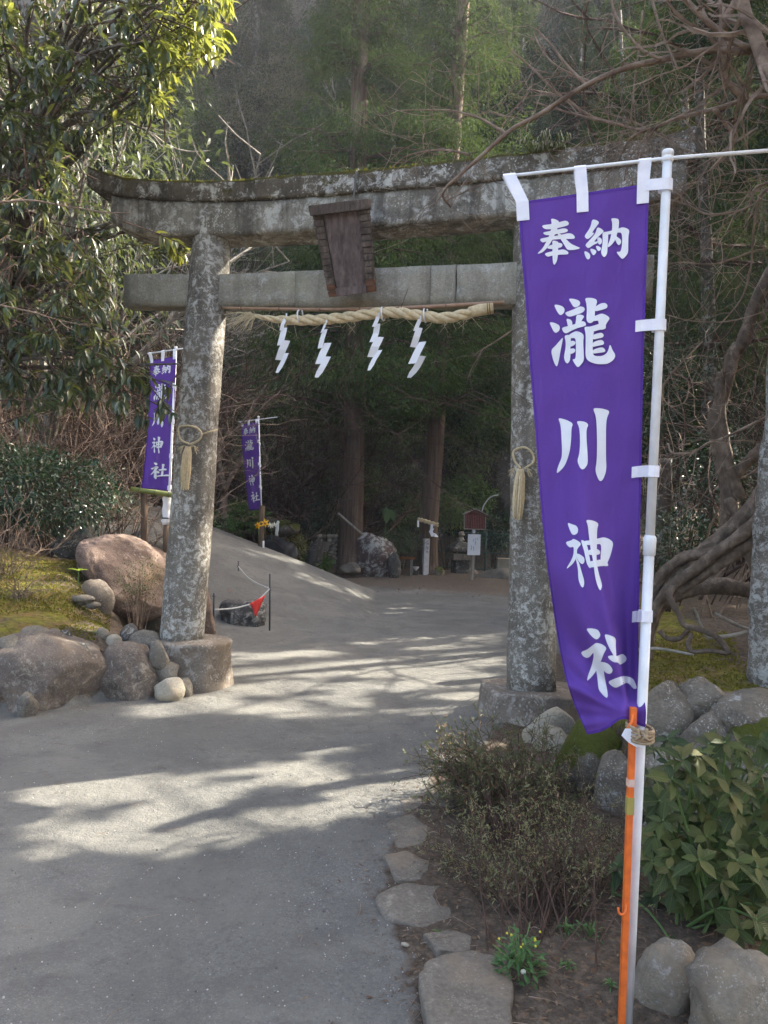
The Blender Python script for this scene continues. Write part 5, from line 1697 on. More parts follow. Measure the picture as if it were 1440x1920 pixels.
# ------------------------------------------------------------------ foliage materials
L_GLOSS = leafmat('glossy_leaf', (.019, .035, .016), (.034, .055, .024), (.09, .10, .025), .20, (.30, .32, .06), .30, .5)
L_CAM = leafmat('camellia_leaf', (.016, .040, .017), (.030, .065, .026), (.06, .10, .04), .12, None, .28, .55)
L_AZA = leafmat('azalea_leaf', (.055, .072, .030), (.105, .115, .046), (.22, .09, .06), .2, (.2, .2, .08), .55, .3)
def veined(name, c1, c2, c3, rough):
    """leaf with a pale midrib and side veins, drawn in the leaf's own coordinates"""
    t = NT(name)
    col = t.ramp(t.rand(), [(0.0, c1), (.7, c2), (.93, c3), (1.0, tuple(x * .7 for x in c1))])
    sp = t.n('ShaderNodeSeparateXYZ'); t.l(t.co, sp.inputs[0])
    ax = t.math('ABSOLUTE', sp.outputs[0])
    rib = t.ramp(ax, [(.012, 1.0), (.035, 0.0)])
    w = t.math('SINE', t.math('MULTIPLY', t.math('SUBTRACT', sp.outputs[1], t.math('MULTIPLY', ax, .9)), 62.0))
    sv = t.ramp(w, [(.80, 0.0), (1.0, .35)])
    oi = t.n('ShaderNodeObjectInfo')
    spot = t.noise(9, 5, .7)
    col = t.mix(t.ramp(spot, [(.56, 0.0), (.70, .55)]), col, tuple(x * 1.5 for x in c3))
    col = t.mix(t.math('MAXIMUM', t.math('MULTIPLY', rib, .5), sv), col, tuple(min(1, x * 1.9) for x in c2))
    p = t.pbr(col, rough, t.bump(t.math('ADD', w, t.math('MULTIPLY', rib, -2.0)), .25, .02), .22)
    tb = t.n('ShaderNodeBsdfTranslucent'); t.l(col, tb.inputs[0])
    m = t.n('ShaderNodeMixShader'); m.inputs[0].default_value = .12
    t.l(p, m.inputs[1]); t.l(tb.outputs[0], m.inputs[2])
    return t.done(m.outputs[0])
L_BIG = veined('broad_shrub_leaf', (.022, .038, .012), (.062, .080, .020), (.115, .105, .034), .5)
L_BIGD = veined('dark_shrub_leaf', (.022, .040, .018), (.045, .068, .028), (.08, .08, .034), .5)
L_CED = leafmat('conifer_spray', (.024, .044, .014), (.050, .080, .020), (.09, .11, .025), .14, (.14, .20, .06), .85, .05)
L_CEDB = leafmat('conifer_spray_dull', (.020, .034, .018), (.038, .056, .026), (.06, .066, .03), .18, (.16, .2, .07), .85, .06)
L_BROAD = leafmat('forest_leaf', (.018, .031, .016), (.037, .053, .024), (.075, .085, .035), .2, (.2, .24, .06), .55, .25)
L_OLIVE = leafmat('olive_bud', (.13, .12, .07), (.20, .175, .105), (.28, .20, .14), .2, (.3, .28, .14), .7, .2)
L_FERN = leafmat('fern_leaf', (.05, .095, .025), (.09, .15, .04), None, .3, (.25, .38, .08), .5, .3)
L_BRIGHT = leafmat('bright_leaf', (.16, .24, .03), (.24, .33, .04), None, .4, (.5, .6, .08), .4, .4)
L_DEAD = leafmat('dead_leaf', (.085, .05, .03), (.15, .095, .06), (.26, .19, .13), .1, None, .8, .2)
L_WEED = leafmat('weed_leaf', (.045, .10, .035), (.075, .15, .05), None, .25, (.2, .4, .1), .5, .3)
L_GRASS = leafmat('grass_blade', (.07, .10, .025), (.13, .15, .045), (.2, .17, .09), .3, (.3, .35, .1), .5, .3)
B_CED = barkmat('cedar_bark', (.20, .145, .108), (.115, .08, .06), st=(16, 16, 1.1))
B_GREY = barkmat('grey_bark', (.17, .145, .115), (.085, .07, .055), st=(14, 14, 1.6), lichen=(.27, .27, .24))
B_TWIG = barkmat('bare_twig', (.33, .26, .205), (.20, .145, .11), st=(9, 9, 9))
B_BROWN = barkmat('brown_twig', (.135, .085, .062), (.075, .048, .036), st=(9, 9, 9))
B_PALE = barkmat('pale_branch', (.36, .33, .28), (.22, .20, .165), st=(9, 9, 9))
B_ROOT = barkmat('root_bark', (.26, .205, .16), (.12, .092, .07), st=(13, 13, 9), lichen=None)
B_LICH = stonemat('lichen_bark', (.16, .14, .115), (.05, .042, .034), (.46, .46, .43), .66, 26, bump=.9)

# ------------------------------------------------------------------ where sunlight falls between the trees
K = np.array([S.x / S.z, S.y / S.z])
def shadow2(P):
    P = np.asarray(P, dtype=float)
    return P[:, :2] - K[None] * P[:, 2:3]
def lit_poly(pix):
    return [tuple(shadow2([onground(x, y)[0]])[0]) for x, y in pix]
def lit_poly3(pts):
    return [tuple(shadow2([p])[0]) for p in pts]
def hull2(pts):
    q = sorted(tuple(v) for v in shadow2(pts))
    def half(s):
        h = []
        for p in s:
            while len(h) > 1 and (h[-1][0] - h[-2][0]) * (p[1] - h[-2][1]) - (h[-1][1] - h[-2][1]) * (p[0] - h[-2][0]) <= 0: h.pop()
            h.append(p)
        return h
    a, b = half(q), half(q[::-1])
    return a[:-1] + b[:-1]
LIT = [
    lit_poly([(420, 1222), (560, 1216), (760, 1196), (955, 1186), (955, 1250), (900, 1300), (880, 1336), (760, 1350), (560, 1354), (420, 1350), (300, 1352), (160, 1350), (330, 1300)]),
    lit_poly([(-30, 1438), (300, 1410), (560, 1392), (900, 1378), (1010, 1395), (1040, 1420), (900, 1440), (800, 1500), (700, 1548), (520, 1560), (260, 1604), (-30, 1640)]),
    lit_poly([(-30, 1010), (130, 1008), (330, 1020), (330, 1130), (200, 1150), (60, 1120), (-30, 1110)]),
    lit_poly([(0, 1835), (150, 1825), (330, 1845), (310, 1915), (0, 1918)]),
    lit_poly([(100, 1168), (230, 1176), (210, 1200), (100, 1192)]),
    lit_poly([(560, 1072), (700, 1120), (640, 1130), (560, 1096)]),
    lit_poly([(660, 1136), (760, 1128), (830, 1150), (740, 1156)]),
    lit_poly([(430, 1016), (560, 1046), (560, 1060), (420, 1040)]),
    hull2([at(x, y, d) for x, y in ((450, -60), (450, 160), (290, 320), (240, 300), (260, -60)) for d in (5.2, 6.4)]),
    lit_poly3([TA + TX * .05, TA + TX * .35, topA + TX * .40, topA + TX * .05]),
    lit_poly3([onplane(150, 330, 0), onplane(420, 350, 0), onplane(420, 320, 0), onplane(160, 300, 0)]),
]
LITB = [(min(p[0] for p in L), max(p[0] for p in L), min(p[1] for p in L), max(p[1] for p in L)) for L in LIT]
def sunny(P, wob=.42):
    """True where something at P would shade one of the sunlit places"""
    q = shadow2(P)
    wx = q[:, 0] + wob * 2 * fbm(q[:, 0], q[:, 1], 1.4, 5); wy = q[:, 1] + wob * fbm(q[:, 0], q[:, 1], 1.9, 6)
    r = np.zeros(len(q), dtype=bool)
    for L in LIT: r |= inpoly(wx, wy, L)
    # some dapple stays inside the bright patches
    s_ = q[:, 0] * .86 + q[:, 1] * .51; c_ = q[:, 1] * .86 - q[:, 0] * .51
    n = .6 * vnoise(s_ * 1.1, c_ * 4.2, 12) + .4 * vnoise(s_ * 2.6, c_ * 9.0, 13)
    return r & (n > .41)

# ------------------------------------------------------------------ generators
def conifer_arrays(h, rad, z0, nb, per, seed, ll=.19, lw=.032):
    """drooping sprays of a Japanese cypress"""
    rng = np.random.default_rng(seed)
    t = rng.random(nb) ** 1.15
    z = z0 + (h - z0) * t
    az = rng.random(nb) * 2 * math.pi
    blen = rad * (1.05 - t) ** .65 * rng.uniform(.55, 1.1, nb) + .3
    P = []; D = []; U = []
    s = rng.random((nb, per)) ** .6
    rr = blen[:, None] * s
    lat = rng.normal(0, .16, (nb, per)) * rr
    zz = z[:, None] + rr * .12 - .16 * rr ** 2 / rad * 1.2 + rng.normal(0, .10, (nb, per)) - rng.random((nb, per)) * .28
    ca, sa = np.cos(az)[:, None], np.sin(az)[:, None]
    x = ca * rr - sa * lat; y = sa * rr + ca * lat
    P = np.stack([x, y, zz], -1).reshape(-1, 3)
    out = np.stack([ca + 0 * rr, sa + 0 * rr, 0 * rr], -1).reshape(-1, 3)
    n = len(P)
    D = out * .55 + rng.normal(0, .42, (n, 3)) + np.array([0, 0, -.55])
    U = rng.normal(0, .6, (n, 3)) + np.array([0, 0, 1.0]) + out * .3
    L = ll * rng.uniform(.6, 1.35, n); W = lw * rng.uniform(.7, 1.5, n)
    br = [(az[i], z[i], blen[i]) for i in range(nb)]
    return P, D, U, L, W, br

def crown_arrays(c, radii, n, size, seed, lump=1.2, droop=.25, shell=.55, asp=.45):
    rng = np.random.default_rng(seed)
    d = norm(rng.normal(0, 1, (n, 3)))
    r = shell + (1 - shell) * rng.random(n) ** .7
    nn = np.array([noise.noise(Vector(v) * lump * 1.7 + Vector((seed * 3.1, 0, 0))) for v in d])
    n2 = np.array([noise.noise(Vector(v) * lump * 4.5 + Vector((0, seed * 1.7, 0))) for v in d])
    r = r * (1 + .38 * nn + .22 * n2)
    P = np.asarray(c)[None] + d * r[:, None] * np.asarray(radii)[None]
    # gather the leaves in sprays
    g = rng.normal(0, .5, (n, 3))
    D = d * .8 + g + np.array([0, 0, -droop])
    U = d * .5 + rng.normal(0, .35, (n, 3)) + np.array([0, 0, .9])
    L = size * rng.uniform(.65, 1.3, n)
    return P, D, U, L, L * asp * rng.uniform(.8, 1.2, n)

def grow(mb, start, d, ln, r, lev, rng, segs=4, kids=3, bend=.35, up=.12, rmin=.0025, nside=4, spread=.7, keep=None):
    pts = [Vector(start)]; d = Vector(d).normalized()
    for i in range(segs):
        d = (d + Vector((rng.gauss(0, bend), rng.gauss(0, bend), rng.gauss(0, bend) + up)) * .5).normalized()
        pts.append(pts[-1] + d * ln / segs)
    mb.tube(pts, taper(segs + 1, r, max(rmin, r * .5)), nside if r > .012 else 3, cap=False)
    if keep is not None: keep.append(pts)
    if lev <= 0: return
    for k in range(kids):
        f = rng.uniform(.25, 1.0) if k < kids - 1 else 1.0
        j = min(segs - 1, int(f * segs)); p = pts[j].lerp(pts[j + 1], f * segs - j) if j < segs else pts[-1]
        dd = (pts[j + 1] - pts[j]).normalized()
        nd = (dd + Vector((rng.gauss(0, spread), rng.gauss(0, spread), rng.gauss(0, spread * .7)))).normalized()
        grow(mb, p, nd, ln * rng.uniform(.45, .75), max(rmin, r * (.62 - .2 * (1 - f))), lev - 1, rng, segs, kids, bend, up, rmin, nside, spread, keep)

def thicket_mb(seed, nstem, h, spread, lev=2, kids=4, r=.012, up=.12):
    rng = random.Random(seed); mb = MB()
    for i in range(nstem):
        a = rng.uniform(0, 6.28); q = rng.random()
        st = Vector((math.cos(a) * q * spread * .4, math.sin(a) * q * spread * .4, -.1))
        d = Vector((math.cos(a) * q * .8, math.sin(a) * q * .8, 1))
        grow(mb, st, d, h * rng.uniform(.5, 1.0), r * rng.uniform(.6, 1.3), lev, rng, 4, kids, .45, up, .0030, 4, .8)
    return mb

def bush(name, c, radii, n, size, mat, label, cat='bush', seed=1, group=None, stems=10, stem_mat=None, tmpl=None, asp=.45, droop=.1, shell=.4, lump=1.2, cull=False, base=None, thick=.010, parts=0):
    c = Vector(c)
    b = base or Vector((c.x, c.y, g1(c.x, c.y)))
    root = empty(name, b, label, cat, group)
    A = crown_arrays(c, radii, n, size, seed, lump, droop, shell, asp)
    if cull:
        k = ~sunny(A[0]); A = [a[k] for a in A]
    g = gz(A[0][:, 0], A[0][:, 1]); k = A[0][:, 2] > g - .02
    A = [a[k] for a in A]
    if parts:
        px_, py_, dd = proj_np(A[0])
        front = np.argsort(dd)
        sel = np.zeros(len(dd), bool); sel[front[:parts]] = True
        leaf_parts(*[a[sel] for a in A], tmpl or LEAF, mat, root)
        A = [a[~sel] for a in A]
    leaf_obj('foliage', *A, tmpl or LEAF, mat, root, True, 'stuff')
    rng = random.Random(seed)
    if stems:
        mb = MB()
        for i in range(stems):
            a = rng.uniform(0, 6.28); q = rng.uniform(.2, .9)
            e = c + Vector((math.cos(a) * radii[0] * q, math.sin(a) * radii[1] * q, rng.uniform(-.2, .75) * radii[2]))
            m_ = b.lerp(e, .5) + Vector((rng.uniform(-.1, .1) * radii[0], rng.uniform(-.1, .1) * radii[1], .12 * radii[2]))
            mb.tube(catmull([b + Vector((rng.uniform(-.06, .06), rng.uniform(-.06, .06), -.03)), m_, e], 3), taper(7, thick, thick * .35), 5)
        mb.build('stems', stem_mat or B_BROWN, root)
    return root

# ------------------------------------------------------------------ the glossy evergreen on the left
LT = at(-90, 900, 7.4); LT.z = g1(LT.x, LT.y)
ltree = empty('evergreen_tree', LT, 'big glossy leaved evergreen overhanging the left end of the torii lintel', 'tree')
trk = catmull([LT - Vector((0, 0, .3)), at(-50, 800, 7.3), at(-10, 690, 7.2), at(18, 600, 7.1), at(26, 500, 7.0), at(40, 330, 7.0), at(70, 150, 7.0), at(60, -80, 7.0), at(80, -300, 7.2)], 5)
mb = MB(); mb.tube(trk, taper(len(trk), .19, .09), 14, jit=.05); mb.build('trunk', B_GREY, ltree, True)
t2 = catmull([at(-40, 860, 7.0), at(-20, 700, 6.8), at(-8, 560, 6.6), at(4, 480, 6.5), at(-10, 300, 6.4)], 5)
mb = MB(); mb.tube(t2, taper(len(t2), .13, .07), 12, jit=.05); mb.build('trunk', B_GREY, ltree, True)
rng = random.Random(21)
LT_POLYS = [([(-80, -80), (300, -80), (330, 0), (432, 0), (415, 120), (340, 145), (300, 240), (296, 310), (200, 330), (190, 420), (250, 445), (350, 445), (345, 500), (250, 520), (280, 620), (250, 680), (130, 640), (-80, 700)], 640, (5.2, 7.6)),
            ([(40, 640), (250, 620), (318, 690), (326, 790), (220, 800), (120, 772), (30, 790), (-60, 740)], 70, (5.2, 6.2)),
            ([(290, -80), (440, -80), (428, 110), (340, 140), (300, 200)], 70, (5.3, 6.2)), ([(300, 430), (352, 440), (345, 500), (270, 510)], 26, (7.7, 8.2))]
tips = []
for poly, n, (d0, d1) in LT_POLYS:
    k = 0
    while k < n:
        x = rng.uniform(-80, 440); y = rng.uniform(-80, 830)
        if not inpoly([x], [y], poly)[0]: continue
        g = vnoise(np.array([x / 70.]), np.array([y / 70.]), 3)[0]
        if g < .30 and rng.random() < .75: continue
        if x > 235 and 545 < y < 700: continue
        if 140 < x < 330 and 255 < y < 425: continue
        if 200 < x < 330 and 424 < y < 600: continue
        tips.append((x, y, rng.uniform(d0, d1))); k += 1
for x, y, d_ in ((318, 722, 5.45), (286, 730, 5.5), (312, 768, 5.5), (326, 780, 5.45), (330, 460, 7.9), (300, 470, 7.9), (340, 480, 8.0), (270, 460, 7.8)):
    tips.append((x, y, d_))
nrng = np.random.default_rng(3)
Pl, Dl, Ul, Ll = [], [], [], []
limbs = MB(); twigs = MB()
for i, (x, y, d_) in enumerate(tips):
    p = at(x, y, d_)
    j = rng.randrange(8, len(trk) - 1); hub = min((q for q in trk), key=lambda q: (q - p - Vector((0, 0, -.6))).length)
    away = (p - hub); away.normalize()
    tdir = (away * .6 + Vector((rng.gauss(0, .35), rng.gauss(0, .35), -.35 + rng.gauss(0, .3)))).normalized()
    base = p - tdir * .22
    twigs.tube([base - tdir * .22 - Vector((0, 0, .02)), base, p], [.006, .0045, .002], 4, cap=False)
    m = rng.randint(9, 14)
    for q in range(m):
        f = rng.random() ** .6
        b_ = base.lerp(p, f)
        a = rng.uniform(0, 6.28)
        side = tdir.orthogonal().normalized()
        side = Matrix.Rotation(a, 3, tdir) @ side
        dd = (tdir * .55 + side * .85 + Vector((0, 0, -.55))).normalized()
        Pl.append(b_); Dl.append(dd); Ul.append(Vector((0, 0, 1)) + side * .3 + Vector((rng.gauss(0, .3), rng.gauss(0, .3), 0)) + tdir * .2)
        Ll.append(rng.uniform(.085, .145))
    if i % 6 == 0:
        mid = hub.lerp(p, .5) + Vector((rng.uniform(-.15, .15), rng.uniform(-.15, .15), .18))
        limbs.tube(catmull([hub, mid, base - tdir * .2], 4), taper(9, .026, .006), 6, cap=False)
Pl = np.array(Pl); Dl = np.array(Dl); Ul = np.array(Ul); Ll = np.array(Ll); Wl = Ll * nrng.uniform(.30, .42, len(Ll))
limbs.build('limbs', B_GREY, ltree, True, fixn=False)
twigs.build('twigs', B_BROWN, ltree, False, fixn=False)['kind'] = 'stuff'
_, _, dd = proj_np(Pl)
sel = np.zeros(len(dd), bool); sel[np.argsort(dd)[:300]] = True
leaf_parts(Pl[sel], Dl[sel], Ul[sel], Ll[sel], Wl[sel], LEAF, L_GLOSS, ltree)
L_BACKLIT = leafmat('backlit_leaf', (.055, .08, .022), (.10, .12, .03), (.19, .18, .04), .36, (.42, .42, .07), .32, .5)  # sun glow through the leaves, put into a yellower, more translucent colour
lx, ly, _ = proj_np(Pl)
backlit = ~sel & (lx > 285) & (ly < 215) | (~sel & (lx > 265) & (ly > 425) & (ly < 530)) | (~sel & (nrng.random(len(lx)) < .05))
rest = ~sel & ~backlit
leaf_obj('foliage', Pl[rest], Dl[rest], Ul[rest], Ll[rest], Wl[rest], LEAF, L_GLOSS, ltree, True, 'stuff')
o = leaf_obj('backlit_foliage', Pl[backlit], Dl[backlit], Ul[backlit], Ll[backlit], Wl[backlit], LEAF, L_BACKLIT, ltree, True, 'stuff')
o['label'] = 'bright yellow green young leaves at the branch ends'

# second evergreen filling the shade behind it
bush('evergreen_tree', at(20, 330, 11.5), (2.7, 1.8, 3.6), 9000, .15, L_BROAD, 'dark evergreen tree filling the shade behind the left end of the lintel', 'tree', 61, stems=14, stem_mat=B_GREY, base=Vector((at(90, 330, 11.5).x, 11.8, 2.5)), thick=.06, droop=.4)

# bare twigs reaching in from the left edge
def twig_thing(name, pl, d0, d1, r, label, cat, mat, side=7, seed=1, slen=.22, group=None):
    rng = random.Random(seed)
    t_ = trace(pl, d0, d1, 5)
    root = empty(name, t_[0], label, cat, group)
    mb = MB(); mb.tube(t_, taper(len(t_), r, r * .3), 7); mb.build('stem', mat, root, True)
    mb = MB()
    for k in range(side):
        j = rng.randrange(2, len(t_) - 1)
        dd = (t_[j] - t_[j - 1]).normalized()
        grow(mb, t_[j], dd + Vector((rng.gauss(0, .6), rng.gauss(0, .4), rng.gauss(0, .6))), slen * rng.uniform(.5, 1.4), r * .45, 1, rng, 3, 2, .35, .05, .0012, 4)
    if side: mb.build('side_twigs', mat, root, False, fixn=False)
    return root
twig_thing('bare_twig', [(-60, 380), (0, 379), (60, 376), (130, 388), (200, 398), (245, 400)], 4.6, 4.9, .009, 'thin bare budding twig reaching in at the left edge, level with the lintel', 'branch', B_TWIG, 9, 2, .14)
twig_thing('bare_twig', [(-50, 560), (0, 572), (60, 585), (110, 600), (170, 612)], 4.8, 5.0, .007, 'thin bare twig reaching in at the left edge below the tie beam', 'branch', B_TWIG, 8, 3, .12)

# ------------------------------------------------------------------ shrubs on the left mound
bush('camellia_bush', at(95, 925, 10.6), (1.15, .9, .62), 5200, .075, L_CAM, 'dense dark green glossy bush on the mound left of the purple banner', seed=31, stems=12, shell=.5)
bush('camellia_bush', at(10, 905, 10.0), (.75, .7, .55), 2600, .075, L_CAM, 'dark glossy bush cut by the left edge beside the wider dense bush', seed=32, stems=8, shell=.5)
bush('azalea_bush', at(36, 1118, 7.5), (.38, .35, .36), 2400, .024, L_AZA, 'small leaved azalea bush on the moss at the left edge', seed=33, stems=26, shell=.2, stem_mat=B_TWIG, thick=.006)
bush('azalea_bush', at(262, 1092, 8.5), (.33, .3, .30), 1700, .026, L_AZA, 'sparse azalea bush growing in front of the pinkish boulder', seed=34, stems=22, shell=.2, stem_mat=B_TWIG, thick=.006)
bush('azalea_bush', at(232, 962, 10.8), (.45, .35, .24), 1000, .03, leafmat('bronze_leaf', (.10, .06, .04), (.17, .12, .07), None, .2), 'low bronze leaved shrub under the bamboo rail', seed=35, stems=14, shell=.2)
rt = at(147, 1070, 8.3)
sp = empty('seedling', rt, 'young bright yellow green seedling in front of the pinkish boulder', 'plant')
D = np.array([(math.cos(a), math.sin(a) * .6, .25) for a in (0.2, 1.5, 2.7, 3.9, 5.2)])
leaf_obj('leaves', np.array([rt] * 5), D, np.array([(0, 0, 1)] * 5), np.array([.11, .09, .12, .13, .10]), np.array([.07] * 5), LEAF, L_BRIGHT, sp, True)
mb = MB(); mb.tube([rt - Vector((0, 0, .16)), rt], [.006, .004], 5); mb.build('stem', M_STEM, sp)
rt = at(160, 1200, 6.85)
sp = empty('leafy_plant', rt, 'dark green leafy plant between the border stones', 'plant')
nrng = np.random.default_rng(4); n = 26
a = nrng.random(n) * 6.28
P = np.array(rt)[None] + np.stack([np.cos(a) * .03, np.sin(a) * .03, nrng.uniform(-.08, .08, n)], 1)
D = np.stack([np.cos(a), np.sin(a), nrng.uniform(-.5, .5, n)], 1)
leaf_parts(P, D, np.tile([0, 0, 1.], (n, 1)), nrng.uniform(.09, .16, n), nrng.uniform(.035, .05, n), LEAF, L_FERN, sp)
mb = MB(); mb.tube([rt - Vector((0, 0, .15)), rt + Vector((0, 0, .08))], [.006, .004], 5); mb.build('stem', M_STEM, sp)
bs_ = thicket_mb(71, 26, .75, .55, 1, 4, .006, .05)
o = bs_.build('dry_bush', B_TWIG, None, fixn=False); o.location = at(14, 1030, 8.2); o.location.z = g1(o.location.x, o.location.y)
props(o, 'dry leafless pale bush at the left edge above the mossy mound', 'bush')

# ------------------------------------------------------------------ bare brown thicket behind
protoA = [thicket_mb(80 + i, 16, 2.7, 2.0, 2, 5, .014).mesh('thicket_%d' % i) for i in range(3)]
for m_ in protoA: m_.materials.append(B_BROWN)
protoP = [thicket_mb(90 + i, 12, 2.4, 1.9, 2, 5, .014).mesh('pale_thicket_%d' % i) for i in range(2)]
for m_ in protoP: m_.materials.append(B_TWIG)
rng = random.Random(9)
def put_mesh(me, name, x, y, s, label, cat, group, dz=0.0, rz=None):
    o = bpy.data.objects.new(name, me); COL.objects.link(o)
    o.location = (x, y, g1(x, y) - .05 + dz); o.scale = (s, s, s * rng.uniform(.85, 1.15)); o.rotation_euler = (0, 0, rng.uniform(0, 6.28) if rz is None else rz)
    return props(o, label, cat, group)
def thickets(n, pxr, dr, sr, meshes, label, group, ylim=None):
    for i in range(n):
        px = rng.uniform(*pxr); d = rng.uniform(*dr)
        p = at(px, 960, d)
        put_mesh(rng.choice(meshes), 'bare_shrub', p.x, p.y, rng.uniform(*sr), label, 'bush', group)
thickets(20, (-160, 320), (11.5, 16.5), (.9, 1.35), protoA + protoP, 'bare brown shrub in the tangled thicket behind the left pillar', 'bare shrubs of the left thicket')
thickets(20, (380, 600), (20.5, 25.5), (1.2, 1.8), protoA + protoP, 'bare brown shrub in the thicket seen between the left pillar and the cedars', 'bare shrubs of the middle thicket')
# the forked small tree at the foot of the middle thicket
tr_ = empty('small_tree', at(418, 985, 16.8), 'small bare forked tree right of the left pillar', 'tree')
for pl_, r_ in (([(420, 1010), (418, 960), (420, 920), (412, 880), (408, 830), (420, 780), (440, 720)], .10), ([(420, 920), (436, 890), (452, 862), (458, 830), (470, 770), (500, 720)], .06), ([(410, 860), (402, 820), (400, 780), (396, 740)], .045), ([(424, 925), (450, 935), (468, 945)], .02)):
    t_ = trace(pl_, 16.8, 17.2, 5)
    mb = MB(); mb.tube(t_, taper(len(t_), r_, r_ * .4), 8, jit=.08); mb.build('trunk' if r_ > .09 else 'limb', B_ROOT, tr_, True)
rg = random.Random(6); mb = MB()
for k in range(14):
    p = at(rg.uniform(400, 480), rg.uniform(720, 860), 17.0)
    grow(mb, p, Vector((rg.gauss(0, .6), rg.gauss(0, .4), .7)), rg.uniform(.8, 1.5), .02, 2, rg, 4, 3, .4, .1, .004, 4)
mb.build('twigs', B_BROWN, tr_, fixn=False)

# ------------------------------------------------------------------ two old cedars behind the gate
def cedar(name, tr, r0, r1, label, h, rad, z0, nb, per, seed, mat, cat='tree', ll=.19, lw=.032):
    root = empty(name, tr[0], label, cat)
    c = catmull(tr, 5); n = len(c)
    mb = MB()
    rr = [r0 * (1 + .45 * max(0, 1 - i / n * 9) ** 2) + (r1 - r0) * (i / (n - 1)) for i in range(n)]
    mb.tube(c, rr, 18, jit=.04, seed=seed); mb.build('trunk', B_CED, root, True)
    P, D, U, L, W, br = conifer_arrays(h, rad, z0, nb, per, seed, ll, lw)
    # follow the lean of the trunk
    zs = np.array([p.z for p in c]); xs_ = np.interp(P[:, 2] + c[0].z, zs, [p.x for p in c]); ys_ = np.interp(P[:, 2] + c[0].z, zs, [p.y for p in c])
    P = P + np.stack([xs_, ys_, np.full(len(P), c[0].z)], 1)
    k = ~sunny(P, .2)
    leaf_obj('foliage', P[k], D[k], U[k], L[k], W[k], SPRAY, mat, root, False, 'stuff')
    mb = MB()
    for az, z, bl in br[::2]:
        q = z + c[0].z
        o_ = Vector((float(np.interp(q, zs, [p.x for p in c])), float(np.interp(q, zs, [p.y for p in c])), q))
        e = o_ + Vector((math.cos(az) * bl, math.sin(az) * bl, bl * .0))
        mb.tube([o_, o_.lerp(e, .5) + Vector((0, 0, bl * .07)), e - Vector((0, 0, .1 * bl))], [.035, .022, .006], 4, cap=False)
    mb.build('branches', B_BROWN, root, fixn=False)
    return root
b1 = at(658, 1060, 19.8); b1.z = g1(b1.x, b1.y) - .1
cedar('cedar_tree', [b1, at(659, 980, 19.8), at(662, 850, 19.8), at(665, 700, 19.8), at(668, 560, 19.9), at(672, 300, 20), at(676, 0, 20.2), at(680, -200, 20.4)], .32, .19, 'left and straighter of the two tall old cedars behind the gate', 17, 3.5, 4.2, 260, 300, 51, L_CED, ll=.13, lw=.020)
b2 = at(800, 1075, 20.9); b2.z = g1(b2.x, b2.y) - .1
cedar('cedar_tree', [b2, at(804, 980, 20.9), at(814, 850, 20.9), at(824, 700, 20.9), at(834, 560, 20.9), at(848, 300, 21.0), at(868, 0, 21.0), at(880, -200, 21)], .27, .17, 'right leaning one of the two old cedars, straw rope round its foot', 18, 3.3, 4.2, 250, 300, 52, L_CED, ll=.13, lw=.020)
# rope with paper round the right cedar
rp = empty('straw_rope', at(802, 980, 20.4), 'short straw rope with white paper tied round the right cedar', 'rope')
for k in range(2):
    t_ = trace([(784, 974), (790, 975), (800, 978), (810, 981), (821, 984)], 20.45, 20.4, 8)
    pts = [p + Vector((0, -math.cos(i * .55 + k * 3.14) * .03, math.sin(i * .55 + k * 3.14) * .03)) for i, p in enumerate(t_)]
    mb = MB(); mb.tube(pts, .032, 7); mb.build('strand', M_STRAWP, rp, True)
mb = MB()
for i, (a, b, w) in enumerate((((810, 983), (809, 993), .07), ((811, 991), (807, 998), .09), ((808, 996), (812, 1006), .10), ((814, 1000), (819, 1007), .09), ((784, 976), (784, 988), .05))):
    mb.ribbon([at(*a, 20.36), at(*b, 20.34 - .02 * i)], Vector((w, .01, 0)), .004)
mb.build('paper', M_PAPER, rp)

# ------------------------------------------------------------------ undergrowth round the shrine corner
bush('clipped_pine', at(748, 1018, 20.3), (.62, .5, .34), 4200, .085, leafmat('pine_needle', (.03, .05, .02), (.06, .085, .028), None, .15), 'low clipped pine with bare stems between the monument and the white post', 'bush', 41, stems=9, stem_mat=B_GREY, tmpl=KITE, asp=.22, shell=.3, thick=.03)
bush('fern_clump', at(592, 1056, 18.9), (.36, .3, .16), 500, .20, L_FERN, 'green fern clump at the foot of the pale stone wall stub', 'plant', 42, stems=0, tmpl=SPRAY, asp=.22, shell=.1)
bush('yellow_green_bush', at(552, 1024, 18.4), (.34, .3, .34), 1500, .06, leafmat('yellow_green_leaf', (.09, .11, .03), (.17, .17, .05), (.3, .28, .15), .3), 'yellow green bush between the basin and the pale stone wall stub', 'bush', 43, stems=8)
bush('leafy_shrub', at(452, 970, 17.6), (.55, .45, .38), 1500, .13, L_FERN, 'green leafy shrub behind the wooden post on the ramp edge', 'bush', 44, stems=8)
bush('leafy_shrub', at(412, 985, 16.9), (.40, .35, .30), 1000, .10, L_WEED, 'light green plants at the ramp top beside the left pillar', 'bush', 45, stems=8)
bush('flowering_bush', at(600, 960, 20.4), (.8, .6, .85), 3800, .08, L_CAM, 'dark bush dotted with white blossoms left of the left cedar', 'bush', 46, stems=8)
bush('flowering_bush', at(745, 915, 23.2), (1.15, .7, .9), 3800, .10, leafmat('pale_dotted_leaf', (.035, .055, .025), (.07, .095, .045), (.4, .4, .33), .2), 'bush with pale young leaves between the two cedars', 'bush', 47, stems=8)
bush('evergreen_shrub', at(530, 900, 23.0), (1.7, 1.0, 1.3), 5000, .12, L_BROAD, 'dark evergreen shrub behind the farthest purple banner', 'bush', 48, stems=8)
bush('evergreen_shrub', at(870, 935, 24.2), (1.0, .7, .75), 2600, .14, L_FERN, 'leafy green shrub above the red notice board', 'bush', 49, stems=8)
